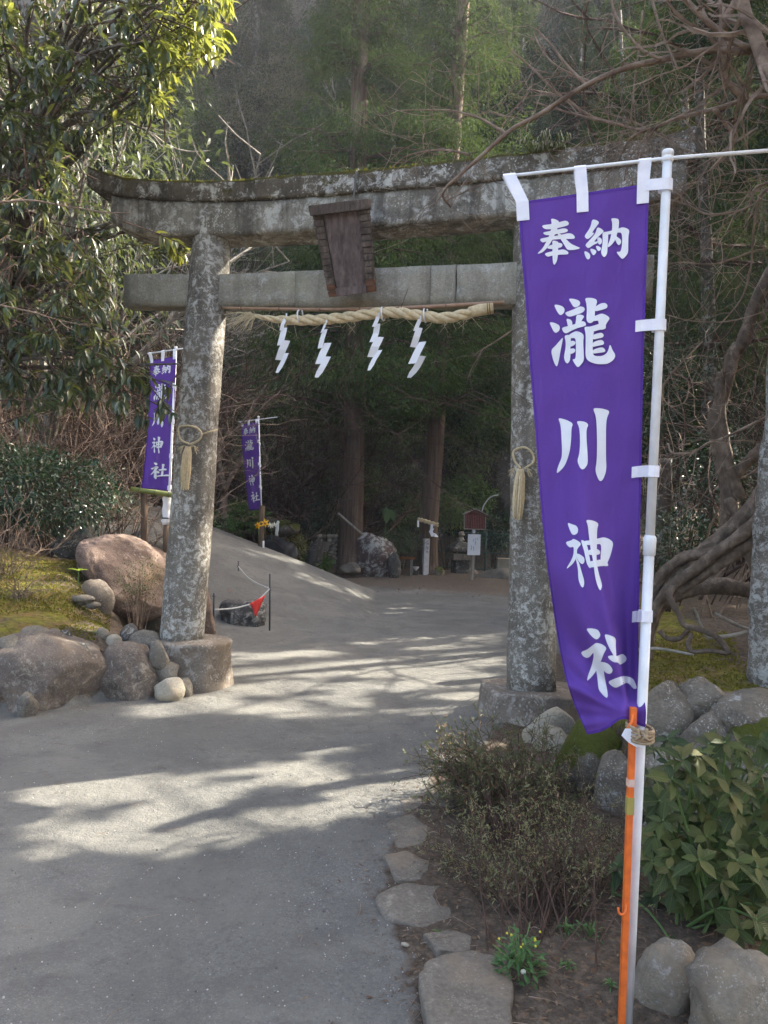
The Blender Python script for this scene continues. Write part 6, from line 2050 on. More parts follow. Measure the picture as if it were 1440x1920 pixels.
bush('evergreen_shrub', at(930, 1000, 23.6), (.7, .5, .6), 1500, .13, L_CAM, 'dark shrub behind the right end of the chain link fence', 'bush', 50, stems=8)
bush('evergreen_shrub', at(935, 760, 24.5), (.9, .8, 1.3), 3200, .13, L_CEDB, 'hanging green foliage over the dark ravine beside the right pillar', 'bush', 57, stems=8, droop=.6)
rt = at(723, 965, 19.3)
sp = empty('large_leaf', rt, 'large drooping green leaf beside the left cedar trunk', 'plant')
leaf_obj('leaf_blade', np.array([rt + Vector((.0, 0, .22)), rt + Vector((.12, 0, .15))]), np.array([(.1, -.3, -1), (.35, -.2, -1.0)]), np.array([(0, -1, .3)] * 2), np.array([.46, .36]), np.array([.30, .22]), LEAF, L_FERN, sp, True)
mb = MB(); mb.tube([rt + Vector((0, .3, -.9)), rt + Vector((0, .1, .1)), rt + Vector((0, 0, .22))], .012, 5); mb.build('stalk', M_STEM, sp)
L_LITE = leafmat('undergrowth_leaf', (.06, .10, .034), (.12, .17, .055), (.13, .15, .06), .25, (.25, .32, .08), .5, .3)
for i, (px, py, d, rx, rz_, n, lab) in enumerate([(470, 860, 20.5, 1.0, .8, 2600, 'green shrub low behind the farthest banner, left of the trunks'), (585, 870, 22.0, 1.1, 1.0, 2800, 'green shrub between the farthest banner and the left cedar'),
        (735, 800, 24.0, 1.3, 1.3, 3200, 'green shrub high in the gap between the two cedars'), (760, 960, 22.6, .8, .6, 1800, 'low green shrub between the cedars above the clipped pine'),
        (880, 850, 24.5, 1.0, 1.1, 2600, 'green shrub right of the leaning cedar over the ravine'), (640, 1000, 21.5, .6, .5, 1400, 'small green shrub just left of the left cedar foot'), (560, 700, 24.5, 1.5, 1.4, 3400, 'tall green shrub on the slope above the farthest banner'), (500, 770, 22.5, 1.2, 1.0, 3000, 'green shrub higher up left of the left cedar trunk'), (745, 690, 25.0, 1.6, 1.3, 3600, 'leafy green shrub just under the cedar branches between both trunks'),
        (900, 740, 25.5, 1.2, 1.2, 3000, 'green shrub high over the ravine left of the right pillar'), (690, 900, 21.8, .5, .6, 1400, 'narrow green shrub right beside the left cedar trunk'), (840, 960, 22.8, .7, .6, 1800, 'low green shrub over the fence left of the red board')]):
    bush('evergreen_shrub', at(px, py, d), (rx, rx * .7, rz_), n, .10, L_LITE, lab, 'bush', 600 + i, stems=6, droop=.4, shell=.3)
# dark wet rocks of the ravine
cl_ = empty('rock_cliff', at(850, 1000, 25), 'dark wet rock face in the ravine behind the chain link fence', 'cliff')
for i, bx in enumerate([(700, 800, 840, 1060), (800, 700, 930, 1060), (880, 620, 1010, 1050), (760, 640, 900, 860), (640, 860, 760, 1050), (940, 800, 1060, 1060)]):
    rockpx('rock', bx, 25.5 + .3 * (i % 3), M_BLACK if i % 2 else M_DARK, 500 + i, par=cl_, depth=.6, sub=4, cut=5, rough=.3)
# ------------------------------------------------------------------ forest on the hillside
def tree_proto(name, A, tmpl, fmat, trunk, tmat, branches=None, bmat=None):
    r_ = bpy.data.objects.new(name, None); COL.objects.link(r_)
    leaf_obj('foliage', *A, tmpl, fmat, r_, False, 'stuff') if A is not None else None
    trunk.build('trunk', tmat, r_, True)
    if branches is not None: branches.build('branches', bmat or tmat, r_, fixn=False)
    return r_
def conifer_proto(seed, h, rad, z0, nb, per, mat, ll=.24, lw=.045):
    P, D, U, L, W, br = conifer_arrays(h, rad, z0, nb, per, seed, ll, lw)
    tk = MB(); tk.tube([(0, 0, -1.5), (0, 0, h * .3), (0.1, 0, h * .7), (0, .05, h)], [.30, .24, .13, .03], 10, jit=.05)
    b = MB()
    for az, z, bl in br[::3]:
        b.tube([(0, 0, z), (math.cos(az) * bl * .5, math.sin(az) * bl * .5, z + .06 * bl), (math.cos(az) * bl, math.sin(az) * bl, z - .06 * bl)], [.035, .02, .006], 3, cap=False)
    return tree_proto('conifer_tree', (P, D, U, L, W), SPRAY, mat, tk, B_GREY, b, B_BROWN)
def broad_proto(seed, h, rad, n, size, mat, name='broadleaf_tree'):
    parts_ = []
    rg = random.Random(seed)
    for k in range(9):
        c = (rg.uniform(-.55, .55) * rad, rg.uniform(-.55, .55) * rad, h * rg.uniform(.45, .88)); r_ = rad * rg.uniform(.4, .6)
        parts_.append(crown_arrays(c, (r_, r_, r_ * .8), n // 9, size, seed * 10 + k, 1.3, .3, .55))
    A = [np.concatenate([p[i] for p in parts_]) for i in range(5)]
    tk = MB(); tk.tube([(0, 0, -1.5), (.1, 0, h * .3), (-.1, .1, h * .6), (0, 0, h * .85)], [.2, .16, .1, .03], 8, jit=.05)
    b = MB()
    for k in range(16): grow(b, (0, 0, h * rg.uniform(.25, .7)), (rg.gauss(0, 1), rg.gauss(0, 1), .7), rad * .9, .05, 1, rg, 4, 3, .3, .1, .01, 4)
    return tree_proto(name, A, KITE, mat, tk, B_GREY, b, B_GREY)
def bare_proto(seed, h, mat, r=.11, kids=5):
    rg = random.Random(seed)
    tk = MB(); pts = [Vector((0, 0, -1.5))]
    for i in range(7): pts.append(pts[-1] + Vector((rg.gauss(0, .18), rg.gauss(0, .18), (h + 1.5) / 7)))
    tk.tube(pts, taper(8, r, .02), 7)
    b = MB()
    for k in range(20):
        j = rg.randrange(2, 7)
        grow(b, pts[j].lerp(pts[j - 1], rg.random()), (rg.gauss(0, .8), rg.gauss(0, .8), .9), h * rg.uniform(.22, .42), r * .42, 2, rg, 4, kids, .3, .14, .010, 4, .55)
    return tree_proto('bare_tree', None, None, None, tk, mat, b, mat)
PROT = {
    'con': [conifer_proto(201, 15, 2.6, 2.2, 240, 170, L_CED, .20, .030), conifer_proto(202, 17, 2.9, 3.0, 240, 170, L_CEDB, .20, .030), conifer_proto(203, 13, 2.4, 1.2, 220, 170, L_CEDB, .20, .030)],
    'bro': [broad_proto(211, 7.5, 2.7, 12000, .20, L_BROAD), broad_proto(212, 6.0, 2.4, 10000, .19, L_CAM)],
    'bar': [bare_proto(221, 8.5, B_PALE), bare_proto(222, 7.0, B_TWIG, .09), bare_proto(223, 9.5, B_PALE, .12)],
    'oli': [broad_proto(231, 5.2, 2.0, 7000, .085, L_OLIVE, 'budding_tree')],
}
META = {'con': ('dark green conifer on the steep wooded hillside above the torii', 'tree', 'conifers on the hillside'),
        'bro': ('dark evergreen broadleaf tree on the steep wooded hillside', 'tree', 'broadleaf trees on the hillside'),
        'bar': ('bare pale branched tree on the hillside upper left of the lintel', 'tree', 'bare trees on the hillside'),
        'oli': ('olive brown budding tree on the hillside above the left half of the lintel', 'tree', 'budding trees on the hillside')}
used = set()
rng = random.Random(77)
def plant(kind, x, y, s, i=None, dz=0.0):
    pr = PROT[kind][rng.randrange(len(PROT[kind])) if i is None else i]
    if pr.name in used: o = copy_tree(pr)
    else: o = pr; used.add(pr.name)
    o.location = (x, y, g1(x, y) - .1 + dz); o.rotation_euler = (rng.uniform(-.05, .05), rng.uniform(-.05, .05), rng.uniform(0, 6.28)); o.scale = (s, s, s * rng.uniform(.9, 1.15))
    props(o, *META[kind]); return o
# fixed ones first
for kind, px, d, s in (('oli', 452, 36, 1.3), ('oli', 520, 37, 1.3), ('oli', 395, 36.5, 1.2), ('oli', 570, 37.5, 1.1), ('oli', 480, 39, 1.25), ('oli', 425, 38.5, 1.2), ('oli', 545, 39.5, 1.0), ('bar', 520, 41, 1.1), ('bar', 440, 41, 1.2), ('bar', 590, 43, 1.1), ('bar', 350, 38, 1.1), ('bar', 480, 45, 1.1), ('bar', 400, 46, 1.1), ('bar', 545, 47, 1.0),
                       ('con', 850, 27, 1.0), ('con', 1020, 27.5, 1.1), ('con', 760, 30, 1.0), ('con', 930, 31, 1.05), ('con', 660, 31, .95), ('con', 600, 28, .75), ('con', 1120, 29, 1.05)):
    p = at(px, 960, d); plant(kind, p.x, p.y, s)
for iy, y in enumerate(np.arange(27, 64, 2.8)):
    for x in np.arange(-34, 36, 3.0):
        xx = x + rng.uniform(-1.3, 1.3); yy = y + rng.uniform(-1.3, 1.3)
        if abs(xx) > .56 * yy + 3: continue
        z = g1(xx, yy); px, py, d = proj((xx, yy, z + 5))
        if py < -500: continue
        if px < 330: kind = rng.choice(['bro', 'bro', 'bar', 'con'])
        elif 340 < px < 610 and yy < 37.5:
            plant('bro', xx, yy, rng.uniform(.35, .55)); continue
        elif px < 620: kind = rng.choice(['bro', 'bro', 'bro', 'con', 'con', 'con', 'oli', 'bar']) if yy > 30 else rng.choice(['bro', 'oli', 'con'])
        else: kind = rng.choice(['con', 'con', 'con', 'con', 'bro', 'bro', 'bro', 'bar'])
        plant(kind, xx, yy, rng.uniform(.75, 1.15))
# left slope behind the mound
for i in range(16):
    px = rng.uniform(-160, 330); d = rng.uniform(15, 24)
    p = at(px, 960, d); plant(rng.choice(['bro', 'bro', 'con', 'bar']), p.x, p.y, rng.uniform(.7, 1.0))

# ------------------------------------------------------------------ trees of the right bank: they shade the path
def bank_tree(name, x, y, A, tmpl, mat, h, r, label, cat, group, tmat, seed, cull=.3):
    b = Vector((x, y, g1(x, y) - .1))
    root = empty(name, b, label, cat, group)
    P, D, U, L, W = [np.array(a) for a in A[:5]]
    P = P + np.array(b)
    k = ~sunny(P, cull)
    if k.sum() > 3: leaf_obj('foliage', P[k], D[k], U[k], L[k], W[k], tmpl, mat, root, False, 'stuff')
    rg = random.Random(seed)
    pts = [b]
    for i in range(6): pts.append(pts[-1] + Vector((rg.gauss(0, .1), rg.gauss(0, .1), h / 6)))
    mb = MB(); mb.tube(pts, taper(7, r, r * .25), 10, jit=.05); mb.build('trunk', tmat, root, True)
    mb = MB()
    for i in range(16):
        j = rg.randrange(1, 6)
        grow(mb, pts[j], (rg.gauss(0, 1), rg.gauss(0, 1), .3), h * .2, r * .3, 1, rg, 4, 3, .3, .0, .006, 4)
    mb.build('branches', B_BROWN, root, fixn=False)
    return root
for i, (px, d, h, rad, z0, nb, per, mat) in enumerate([(1330, 13.5, 11, 2.3, 1.5, 200, 110, L_CEDB), (1250, 16.5, 13, 2.4, 2.0, 200, 110, L_CED), (1520, 12.6, 9, 1.9, 2.2, 170, 110, L_CEDB), (1180, 20, 14, 2.6, 2.0, 200, 110, L_CED), (1400, 17, 13, 2.6, 1.5, 200, 110, L_CED)]):
    p = at(px, 960, d)
    A = conifer_arrays(h, rad, z0, nb, per * 2, 300 + i, .12, .019)
    bank_tree('conifer_tree', p.x, p.y, A, SPRAY, mat, h, .16, ['dark conifer just right of the white banner pole on the right bank', 'dark conifer behind the upper part of the white banner pole', 'dull conifer cut by the right edge of the picture, nearest of the bank conifers', 'dark conifer half hidden behind the large purple banner', 'dark conifer at the far right behind the twisted trunk'][i], 'tree', 'conifers on the right bank', B_GREY, 310 + i)
for i, (px, py, d, rx, rz_, n, sz, mat, lab) in enumerate([(1290, 900, 9.6, 1.0, .9, 3600, .075, L_CAM, 'dark small leaved bush on the right bank between pole and roots'), (1250, 760, 12.5, 1.2, 1.3, 3600, .085, L_CAM, 'dark evergreen bush behind the purple banner edge on the right bank'),
                                                          (1400, 780, 11.5, 1.2, 1.2, 3200, .08, L_BROAD, 'evergreen bush behind the twisted trunks at the right edge'), (1260, 1030, 8.2, .5, .4, 1300, .06, L_CAM, 'low dark bush right behind the collar of the white pole'), (1440, 560, 12.0, 1.3, 1.2, 3000, .09, L_CEDB, 'dull green foliage mass at the right edge below the bare branches')]):
    bush('evergreen_bush', at(px, py, d), (rx, rx * .8, rz_), n, sz, mat, lab, 'bush', 320 + i, stems=10, cull=True, shell=.4)
# unseen trees right of the picture, crowns shaped to cast the path's shade
TR = [(6.8, 7.6), (9.8, 11.6), (5.6, 3.4), (13.0, 16.5), (11.0, 6.0), (16.0, 21.0), (8.0, 0.0), (5.0, -2.5)]
nr = np.random.default_rng(15)
cl = [[] for _ in TR]
cnt = 0
while cnt < 2700:
    q = np.array([nr.uniform(-8, 4.2), nr.uniform(-2.5, 21)]) if nr.random() < .62 else np.array([nr.uniform(-4.5, 3.5), nr.uniform(.5, 6.5)])
    z0 = 3.2
    for _ in range(40):
        p = (q[0] + K[0] * z0, q[1] + K[1] * z0, z0)
        if p[0] > .535 * p[1] + .7: break
        z0 += .35
    if z0 > 22: 
        cnt += .25; continue
    z = z0 + nr.random() * 2.5
    p = np.array((q[0] + K[0] * z, q[1] + K[1] * z, z))
    k = int(np.argmin([(p[0] - a) ** 2 + (p[1] - b) ** 2 for a, b in TR]))
    cl[k].append(p); cnt += 1
for k, pts in enumerate(cl):
    if len(pts) < 3: continue
    pts = np.array(pts); m = 46
    n = len(pts) * m
    P = np.repeat(pts, m, 0) + nr.normal(0, .26, (n, 3)) * np.array([1, 1, .6])
    D = nr.normal(0, .7, (n, 3)) + np.array([0, 0, -.3]); U = nr.normal(0, .5, (n, 3)) + np.array([0, 0, 1])
    L = nr.uniform(.13, .22, n); W = L * .52
    x, y = TR[k]; b = np.array([x, y, g1(x, y) - .1])
    kk = ~sunny(P, .35)
    root = empty('evergreen_tree', Vector(b), 'tall evergreen shading the path from beyond the right edge of the picture', 'tree', 'shade trees beyond the right edge')
    leaf_obj('foliage', P[kk], D[kk], U[kk], L[kk], W[kk], KITE, L_BROAD, root, False, 'stuff')
    h = pts[:, 2].max()
    mb = MB(); tp = [Vector(b), Vector(b) + Vector((.1, 0, h * .35)), Vector(b) + Vector((0, .15, h * .7)), Vector((b[0], b[1], h))]
    mb.tube(catmull(tp, 4), taper(13, .2, .05), 10, jit=.05); mb.build('trunk', B_GREY, root, True)
    mb = MB(); rg = random.Random(k)
    for i in range(0, len(pts), 3):
        if sunny(pts[i:i + 1], .2)[0]: continue
        e = Vector(pts[i]); s_ = Vector((b[0], b[1], max(b[2] + 1.5, e.z - rg.uniform(.5, 1.8))))
        mb.tube(catmull([s_, s_.lerp(e, .5) + Vector((rg.gauss(0, .15), rg.gauss(0, .15), .25)), e], 3), taper(7, .035, .010), 4, cap=False)
    mb.build('limbs', B_GREY, root, fixn=False)

# ------------------------------------------------------------------ bare vine tangle, upper right
def vine(pls, label, mat, twn, seed, name='bare_vine', cat='vine', slen=.35):
    root = None; rg = random.Random(seed); tw_ = MB()
    for pl_, d0, d1, r0, r1 in pls:
        t_ = trace(pl_, d0, d1, 5)
        if root is None: root = empty(name, t_[0], label, cat)
        mb = MB(); mb.tube(t_, taper(len(t_), r0, r1), 8, jit=.06, seed=seed); mb.build('stem', mat, root, True)
        for k in range(int(twn * len(t_) / 20)):
            j = rg.randrange(1, len(t_))
            dd = (t_[j] - t_[j - 1]).normalized()
            grow(tw_, t_[j], dd * .6 + Vector((rg.gauss(0, .7), rg.gauss(0, .4), rg.gauss(0, .7))), slen * rg.uniform(.4, 1.5), r1 * rg.uniform(.35, .8), 1, rg, 5, 2, .45, .02, .0016, 4, .6)
    if twn: tw_.build('side_twigs', mat, root, fixn=False)['kind'] = 'stuff'
    return root
vine([([(1560, 90), (1440, 97), (1330, 95), (1240, 112), (1160, 132), (1085, 168), (1010, 216), (960, 242), (905, 290), (860, 330), (838, 350), (830, 368), (845, 388)], 3.7, 4.4, .020, .006),
      ([(1440, 97), (1390, 85), (1340, 52), (1285, 0), (1250, -40)], 3.7, 3.7, .017, .012),
      ([(1100, 160), (1062, 122), (1035, 86), (1005, 54)], 4.0, 4.1, .010, .004),
      ([(1110, 155), (1050, 128), (1020, 100), (1000, 60)], 4.0, 4.3, .007, .003),
      ([(948, 250), (925, 236), (900, 222), (850, 208), (800, 206), (752, 207)], 4.2, 4.5, .009, .003),
      ([(880, 290), (840, 282), (800, 283), (760, 294), (735, 314)], 4.3, 4.5, .008, .003), ([(795, 282), (793, 262), (796, 250)], 4.3, 4.4, .004, .002),
      ([(1240, 112), (1200, 90), (1160, 40), (1140, -20)], 3.8, 3.9, .009, .005)],
     'long bare vine arching from the upper right corner to the lintel', B_TWIG, 9, 61)
vine([([(1560, 170), (1440, 178), (1400, 186), (1340, 205), (1270, 222), (1210, 244), (1150, 231), (1080, 215), (1000, 191)], 3.9, 4.6, .018, .005),
      ([(1400, 186), (1360, 150), (1362, 110), (1350, 60), (1380, 0), (1390, -40)], 3.9, 3.7, .016, .020),
      ([(1210, 244), (1180, 262), (1160, 300), (1130, 340)], 4.3, 4.5, .008, .003),
      ([(1230, 238), (1200, 290), (1195, 320)], 4.3, 4.4, .006, .003),
      ([(960, 96), (1000, 130), (1042, 172), (1102, 214), (1140, 228)], 4.6, 4.5, .006, .007), ([(1340, 205), (1366, 240), (1380, 262), (1330, 320)], 3.9, 4.0, .012, .005)],
     'bare brown vine crossing below the long arching one at the upper right', B_TWIG, 10, 62)
vine([([(1380, -60), (1396, 20), (1420, 80), (1446, 150), (1500, 220)], 3.4, 3.3, .026, .030), ([(1214, -30), (1240, 60), (1258, 100), (1270, 130)], 3.9, 3.8, .007, .004), ([(1153, -30), (1150, 50), (1156, 95)], 4.2, 4.1, .004, .003), ([(1205, 20), (1198, 90), (1190, 150), (1182, 230)], 4.3, 4.3, .006, .004), ([(1352, -20), (1350, 60), (1345, 110), (1330, 150)], 3.6, 3.7, .007, .004)],
     'thick bare stem hanging at the top right corner with thin dangling shoots', B_TWIG, 8, 63)
vine([([(1500, 330), (1420, 350), (1400, 390), (1330, 402), (1290, 385), (1240, 370)], 4.6, 5.0, .010, .005), ([(1420, 380), (1412, 440), (1408, 500), (1390, 560), (1340, 620)], 4.6, 4.9, .008, .004),
      ([(1500, 460), (1420, 470), (1340, 495), (1270, 492), (1225, 510)], 5.0, 5.6, .008, .004), ([(1500, 300), (1460, 340), (1430, 360), (1420, 380)], 4.6, 4.6, .010, .008),
      ([(1500, 560), (1380, 600), (1300, 602), (1250, 590)], 5.4, 5.8, .005, .003), ([(1318, 640), (1260, 700), (1240, 735), (1258, 762), (1285, 752), (1290, 715), (1262, 700)], 5.5, 5.5, .006, .004),
      ([(1460, 770), (1360, 820), (1325, 832), (1300, 848), (1262, 850), (1253, 832)], 5.0, 5.3, .009, .006)],
     'loose tangle of thin bare vines hanging right of the banner pole', B_TWIG, 14, 64, slen=.5)
vine([([(1340, 190), (1280, 214), (1220, 250), (1180, 300), (1170, 340)], 5.2, 5.5, .007, .003), ([(1330, 260), (1270, 262), (1200, 240), (1120, 262)], 5.3, 5.5, .007, .003), ([(1380, 300), (1310, 290), (1250, 262), (1180, 225), (1120, 210)], 5.0, 5.4, .008, .003), ([(1420, 240), (1330, 300), (1290, 330), (1262, 372)], 4.9, 5.2, .008, .003), ([(1360, 330), (1300, 250), (1260, 190), (1240, 150)], 5.2, 5.3, .006, .003)],
     'dense knot of thin bare shoots over the right end of the lintel', B_TWIG, 26, 66, slen=.42)
vine([([(960, 620), (930, 640), (900, 658), (886, 670)], 6.0, 6.2, .008, .004), ([(905, 655), (893, 676), (880, 700), (876, 720)], 6.1, 6.2, .005, .002)], 'thin bare twig poking out left of the right pillar below the tie beam', B_TWIG, 3, 65, name='bare_twig', cat='branch', slen=.2)
# random fine branches filling the thicket behind the right side
def culled_thicket(x, y, seed, nstem, h, spread, mat, label, group, r=.014, lim=.22):
    """bare shrub built stem by stem; stems that would stand in the sunlit gaps are left out"""
    rg = random.Random(seed); mb = MB(); b = Vector((x, y, g1(x, y)))
    for i in range(nstem):
        m1 = MB(); a = rg.uniform(0, 6.28); q = rg.random()
        st = b + Vector((math.cos(a) * q * spread * .4, math.sin(a) * q * spread * .4, -.1))
        grow(m1, st, Vector((math.cos(a) * q * .9, math.sin(a) * q * .9, 1)), h * rg.uniform(.5, 1.0), r * rg.uniform(.6, 1.3), 2, rg, 5, 4, .5, .05, .0030, 4, .8)
        if sunny(np.array(m1.v), .1).mean() < lim: mb.add(m1.v, m1.f)
    if len(mb.v) < 10: return
    o = mb.build('bare_shrub', mat, None, fixn=False)
    return props(o, label, 'bush', group)
for i in range(16):
    px = rng.uniform(1230, 1640); d = rng.uniform(7.5, 13)
    p = at(px, 960, d)
    culled_thicket(p.x, p.y, 700 + i, 10, rng.uniform(2.2, 4.0), 2.0, B_TWIG if i % 3 else B_BROWN, 'bare twiggy shrub in the tangle on the right bank', 'bare shrubs of the right bank')

# ------------------------------------------------------------------ gnarled trunks and roots on the right bank
def trunk_thing(pls, label, mat, name='gnarled_tree', cat='tree', n=10, jit=.10):
    root = None
    for nm, pl_, d0, d1, r0, r1 in pls:
        t_ = trace(pl_, d0, d1, 6)
        if root is None: root = empty(name, t_[0], label, cat)
        mb = MB(); mb.tube(t_, [r_ * (1 + .18 * noise.noise(Vector((i_ * .45, r0 * 90, 0)))) for i_, r_ in enumerate(taper(len(t_), r0, r1))], n + 4, jit=jit, seed=len(pl_)); mb.build(nm, mat, root, True)
    return root
trunk_thing([('trunk', [(1208, 1260), (1216, 1180), (1240, 1120), (1290, 1066), (1340, 1020), (1400, 968), (1450, 900), (1520, 800)], 5.6, 5.2, .055, .07),
             ('root', [(1215, 1130), (1240, 1080), (1280, 1046), (1330, 1036), (1380, 1020), (1440, 1005)], 5.5, 5.2, .04, .03),
             ('root', [(1260, 1120), (1300, 1105), (1350, 1098), (1430, 1112), (1500, 1120)], 5.9, 5.7, .05, .07),
             ('root', [(1212, 1200), (1230, 1140), (1262, 1098), (1310, 1062), (1352, 1030), (1420, 975), (1500, 870)], 5.48, 5.1, .035, .042),
             ('root', [(1214, 1170), (1250, 1126), (1300, 1090), (1350, 1056), (1420, 1010), (1500, 940)], 5.5, 5.12, .034, .045),
             ('root', [(1262, 1100), (1256, 1120), (1272, 1150), (1284, 1172), (1310, 1180), (1340, 1192), (1358, 1210), (1366, 1226)], 5.25, 5.0, .022, .018),
             ('root', [(1236, 1182), (1250, 1196), (1272, 1198), (1288, 1184), (1294, 1172)], 5.3, 5.25, .018, .016),
             ('root', [(1296, 1190), (1290, 1210), (1300, 1222), (1330, 1220), (1366, 1226)], 5.2, 5.0, .018, .014)],
            'gnarled tree with thick root slanting up to the right over tangled bare roots', B_ROOT)
trunk_thing([('trunk', [(1362, 1010), (1366, 930), (1356, 880), (1345, 820), (1338, 790), (1352, 752), (1365, 700), (1376, 660), (1392, 640), (1420, 560), (1470, 470)], 6.3, 6.5, .062, .05),
             ('limb', [(1388, 936), (1368, 880), (1356, 820), (1350, 740), (1352, 700)], 6.25, 6.4, .05, .04),
             ('limb', [(1370, 900), (1400, 868), (1430, 840), (1480, 790)], 6.3, 6.2, .05, .045), ('limb', [(1366, 935), (1390, 990), (1412, 1060), (1440, 1095)], 6.2, 5.9, .04, .035)],
            'twisted pale brown trunk rising behind the slanting root at the right edge', B_ROOT)
trunk_thing([('trunk', [(1430, 1290), (1432, 1200), (1434, 1100), (1438, 1000), (1446, 900), (1460, 780), (1470, 600), (1490, 300)], 4.75, 4.7, .085, .075)], 'lichen whitened tree trunk cut by the right edge on the mossy bank', B_LICH, 'lichen_tree', n=14, jit=.05)
trunk_thing([('log', [(1195, 1219), (1230, 1216), (1270, 1222), (1300, 1228)], 5.2, 5.0, .012, .008)], 'thin pale fallen branch lying on the moss right of the pole', B_PALE, 'fallen_branch', 'branch')
for i, (x0, y0, x1, y1, d) in enumerate([(1330, 1196, 1440, 1170, 5.5), (1340, 1150, 1440, 1188, 5.7), (1300, 1140, 1330, 1200, 5.6)]):
    mb = MB(); mb.tube(trace([(x0, y0), ((x0 + x1) / 2, (y0 + y1) / 2 + 6), (x1, y1)], d, d, 4), .014, 6, jit=.1)
    props(mb.build('dead_stick', B_PALE, None, True), ['dead pale stick lying low among the roots at the right edge', 'upper dead stick crossing the dark hollow among the roots', 'short upright dead stick in the hollow under the roots'][i], 'stick')
st_ = empty('tree_stump', at(1240, 965, 9.0), 'split old grey trunk in the shade behind the white pole', 'tree')
mb = MB(); t_ = trace([(1236, 1060), (1240, 980), (1244, 920), (1246, 860)], 9.0, 9.0, 4); mb.tube(t_, taper(len(t_), .12, .09), 10, jit=.15); mb.build('trunk', B_GREY, st_, True)

# ------------------------------------------------------------------ near shrubs, lower right
def rosette_bush(c, spots, mat, label, seed, ll, group=None):
    rg = np.random.default_rng(seed)
    root = empty('broadleaf_shrub', c, label, 'bush')
    P, D, U, L, W = [], [], [], [], []
    mb = MB()
    for (x, y, d) in spots:
        o_ = np.array(at(x, y, d)); n = int(rg.integers(6, 10)); a0 = rg.random() * 6.28
        ax_ = norm(np.array([rg.normal(0, .35), -.55 + rg.normal(0, .2), .75]))
        e1 = norm(np.cross(ax_, [0, 0, 1.0])); e2 = np.cross(ax_, e1)
        for k in range(n):
            a = a0 + k * 2.4
            inner = k / n
            dd = e1 * math.cos(a) + e2 * math.sin(a) + ax_ * (-.12 + .9 * inner ** 2) + np.array([0, 0, -.10])
            P.append(o_ - ax_ * .02 * (1 - inner)); D.append(dd); U.append(ax_ + rg.normal(0, .30, 3))
            l_ = ll * rg.uniform(.6, 1.3) * (1 - .25 * inner); L.append(l_); W.append(l_ * rg.uniform(.42, .52) * 1.45)
        b_ = Vector(c) + Vector((rg.normal(0, .07), rg.normal(0, .07), 0))
        mb.tube(catmull([b_, b_.lerp(Vector(o_), .6) + Vector((0, .05, .03)), Vector(o_)], 3), taper(7, .007, .004), 5)
    leaf_parts(np.array(P), np.array(D), np.array(U), np.array(L), np.array(W), LEAF, mat, root)
    for ch in root.children: 
        if ch.type == 'MESH': pass
    mb.build('stems', M_STEM, root)
    return len(P)
rg = random.Random(12)
def spots_in(poly, n, d0, d1, mind, seed):
    rg = random.Random(seed); out = []
    t = 0
    while len(out) < n and t < 20000:
        t += 1
        x = rg.uniform(min(p[0] for p in poly), max(p[0] for p in poly)); y = rg.uniform(min(p[1] for p in poly), max(p[1] for p in poly))
        if not inpoly([x], [y], poly)[0]: continue
        d = rg.uniform(d0, d1)
        if all(math.hypot(x - a, y - b) > mind for a, b, _ in out): out.append((x, y, d))
    return out
rb1 = at(1330, 1830, 3.1); rb1.z = g1(rb1.x, rb1.y)
rosette_bush(rb1, spots_in([(1235, 1480), (1290, 1400), (1400, 1380), (1460, 1380), (1470, 1760), (1380, 1780), (1300, 1700), (1220, 1640)], 62, 2.75, 3.1, 33, 5), L_BIG, 'broad leaved shrub with pale olive leaf rosettes at the lower right', 7, .092)
rb2 = at(1360, 1800, 3.5); rb2.z = g1(rb2.x, rb2.y)
rosette_bush(rb2, spots_in([(1205, 1420), (1250, 1370), (1460, 1390), (1480, 1780), (1300, 1790), (1220, 1700)], 70, 3.15, 3.5, 30, 6), L_BIGD, 'darker bluish green leaves of the shrub growing behind the olive rosettes', 8, .08)
rb3 = at(1160, 1700, 3.3); rb3.z = g1(rb3.x, rb3.y)
rosette_bush(rb3, [(1158, 1622, 3.25), (1176, 1650, 3.3), (1268, 1780, 2.9), (1290, 1800, 2.9), (1310, 1790, 2.95)], L_BIGD, 'few dark leaves low beside the orange stake and the grey boulder', 9, .075)

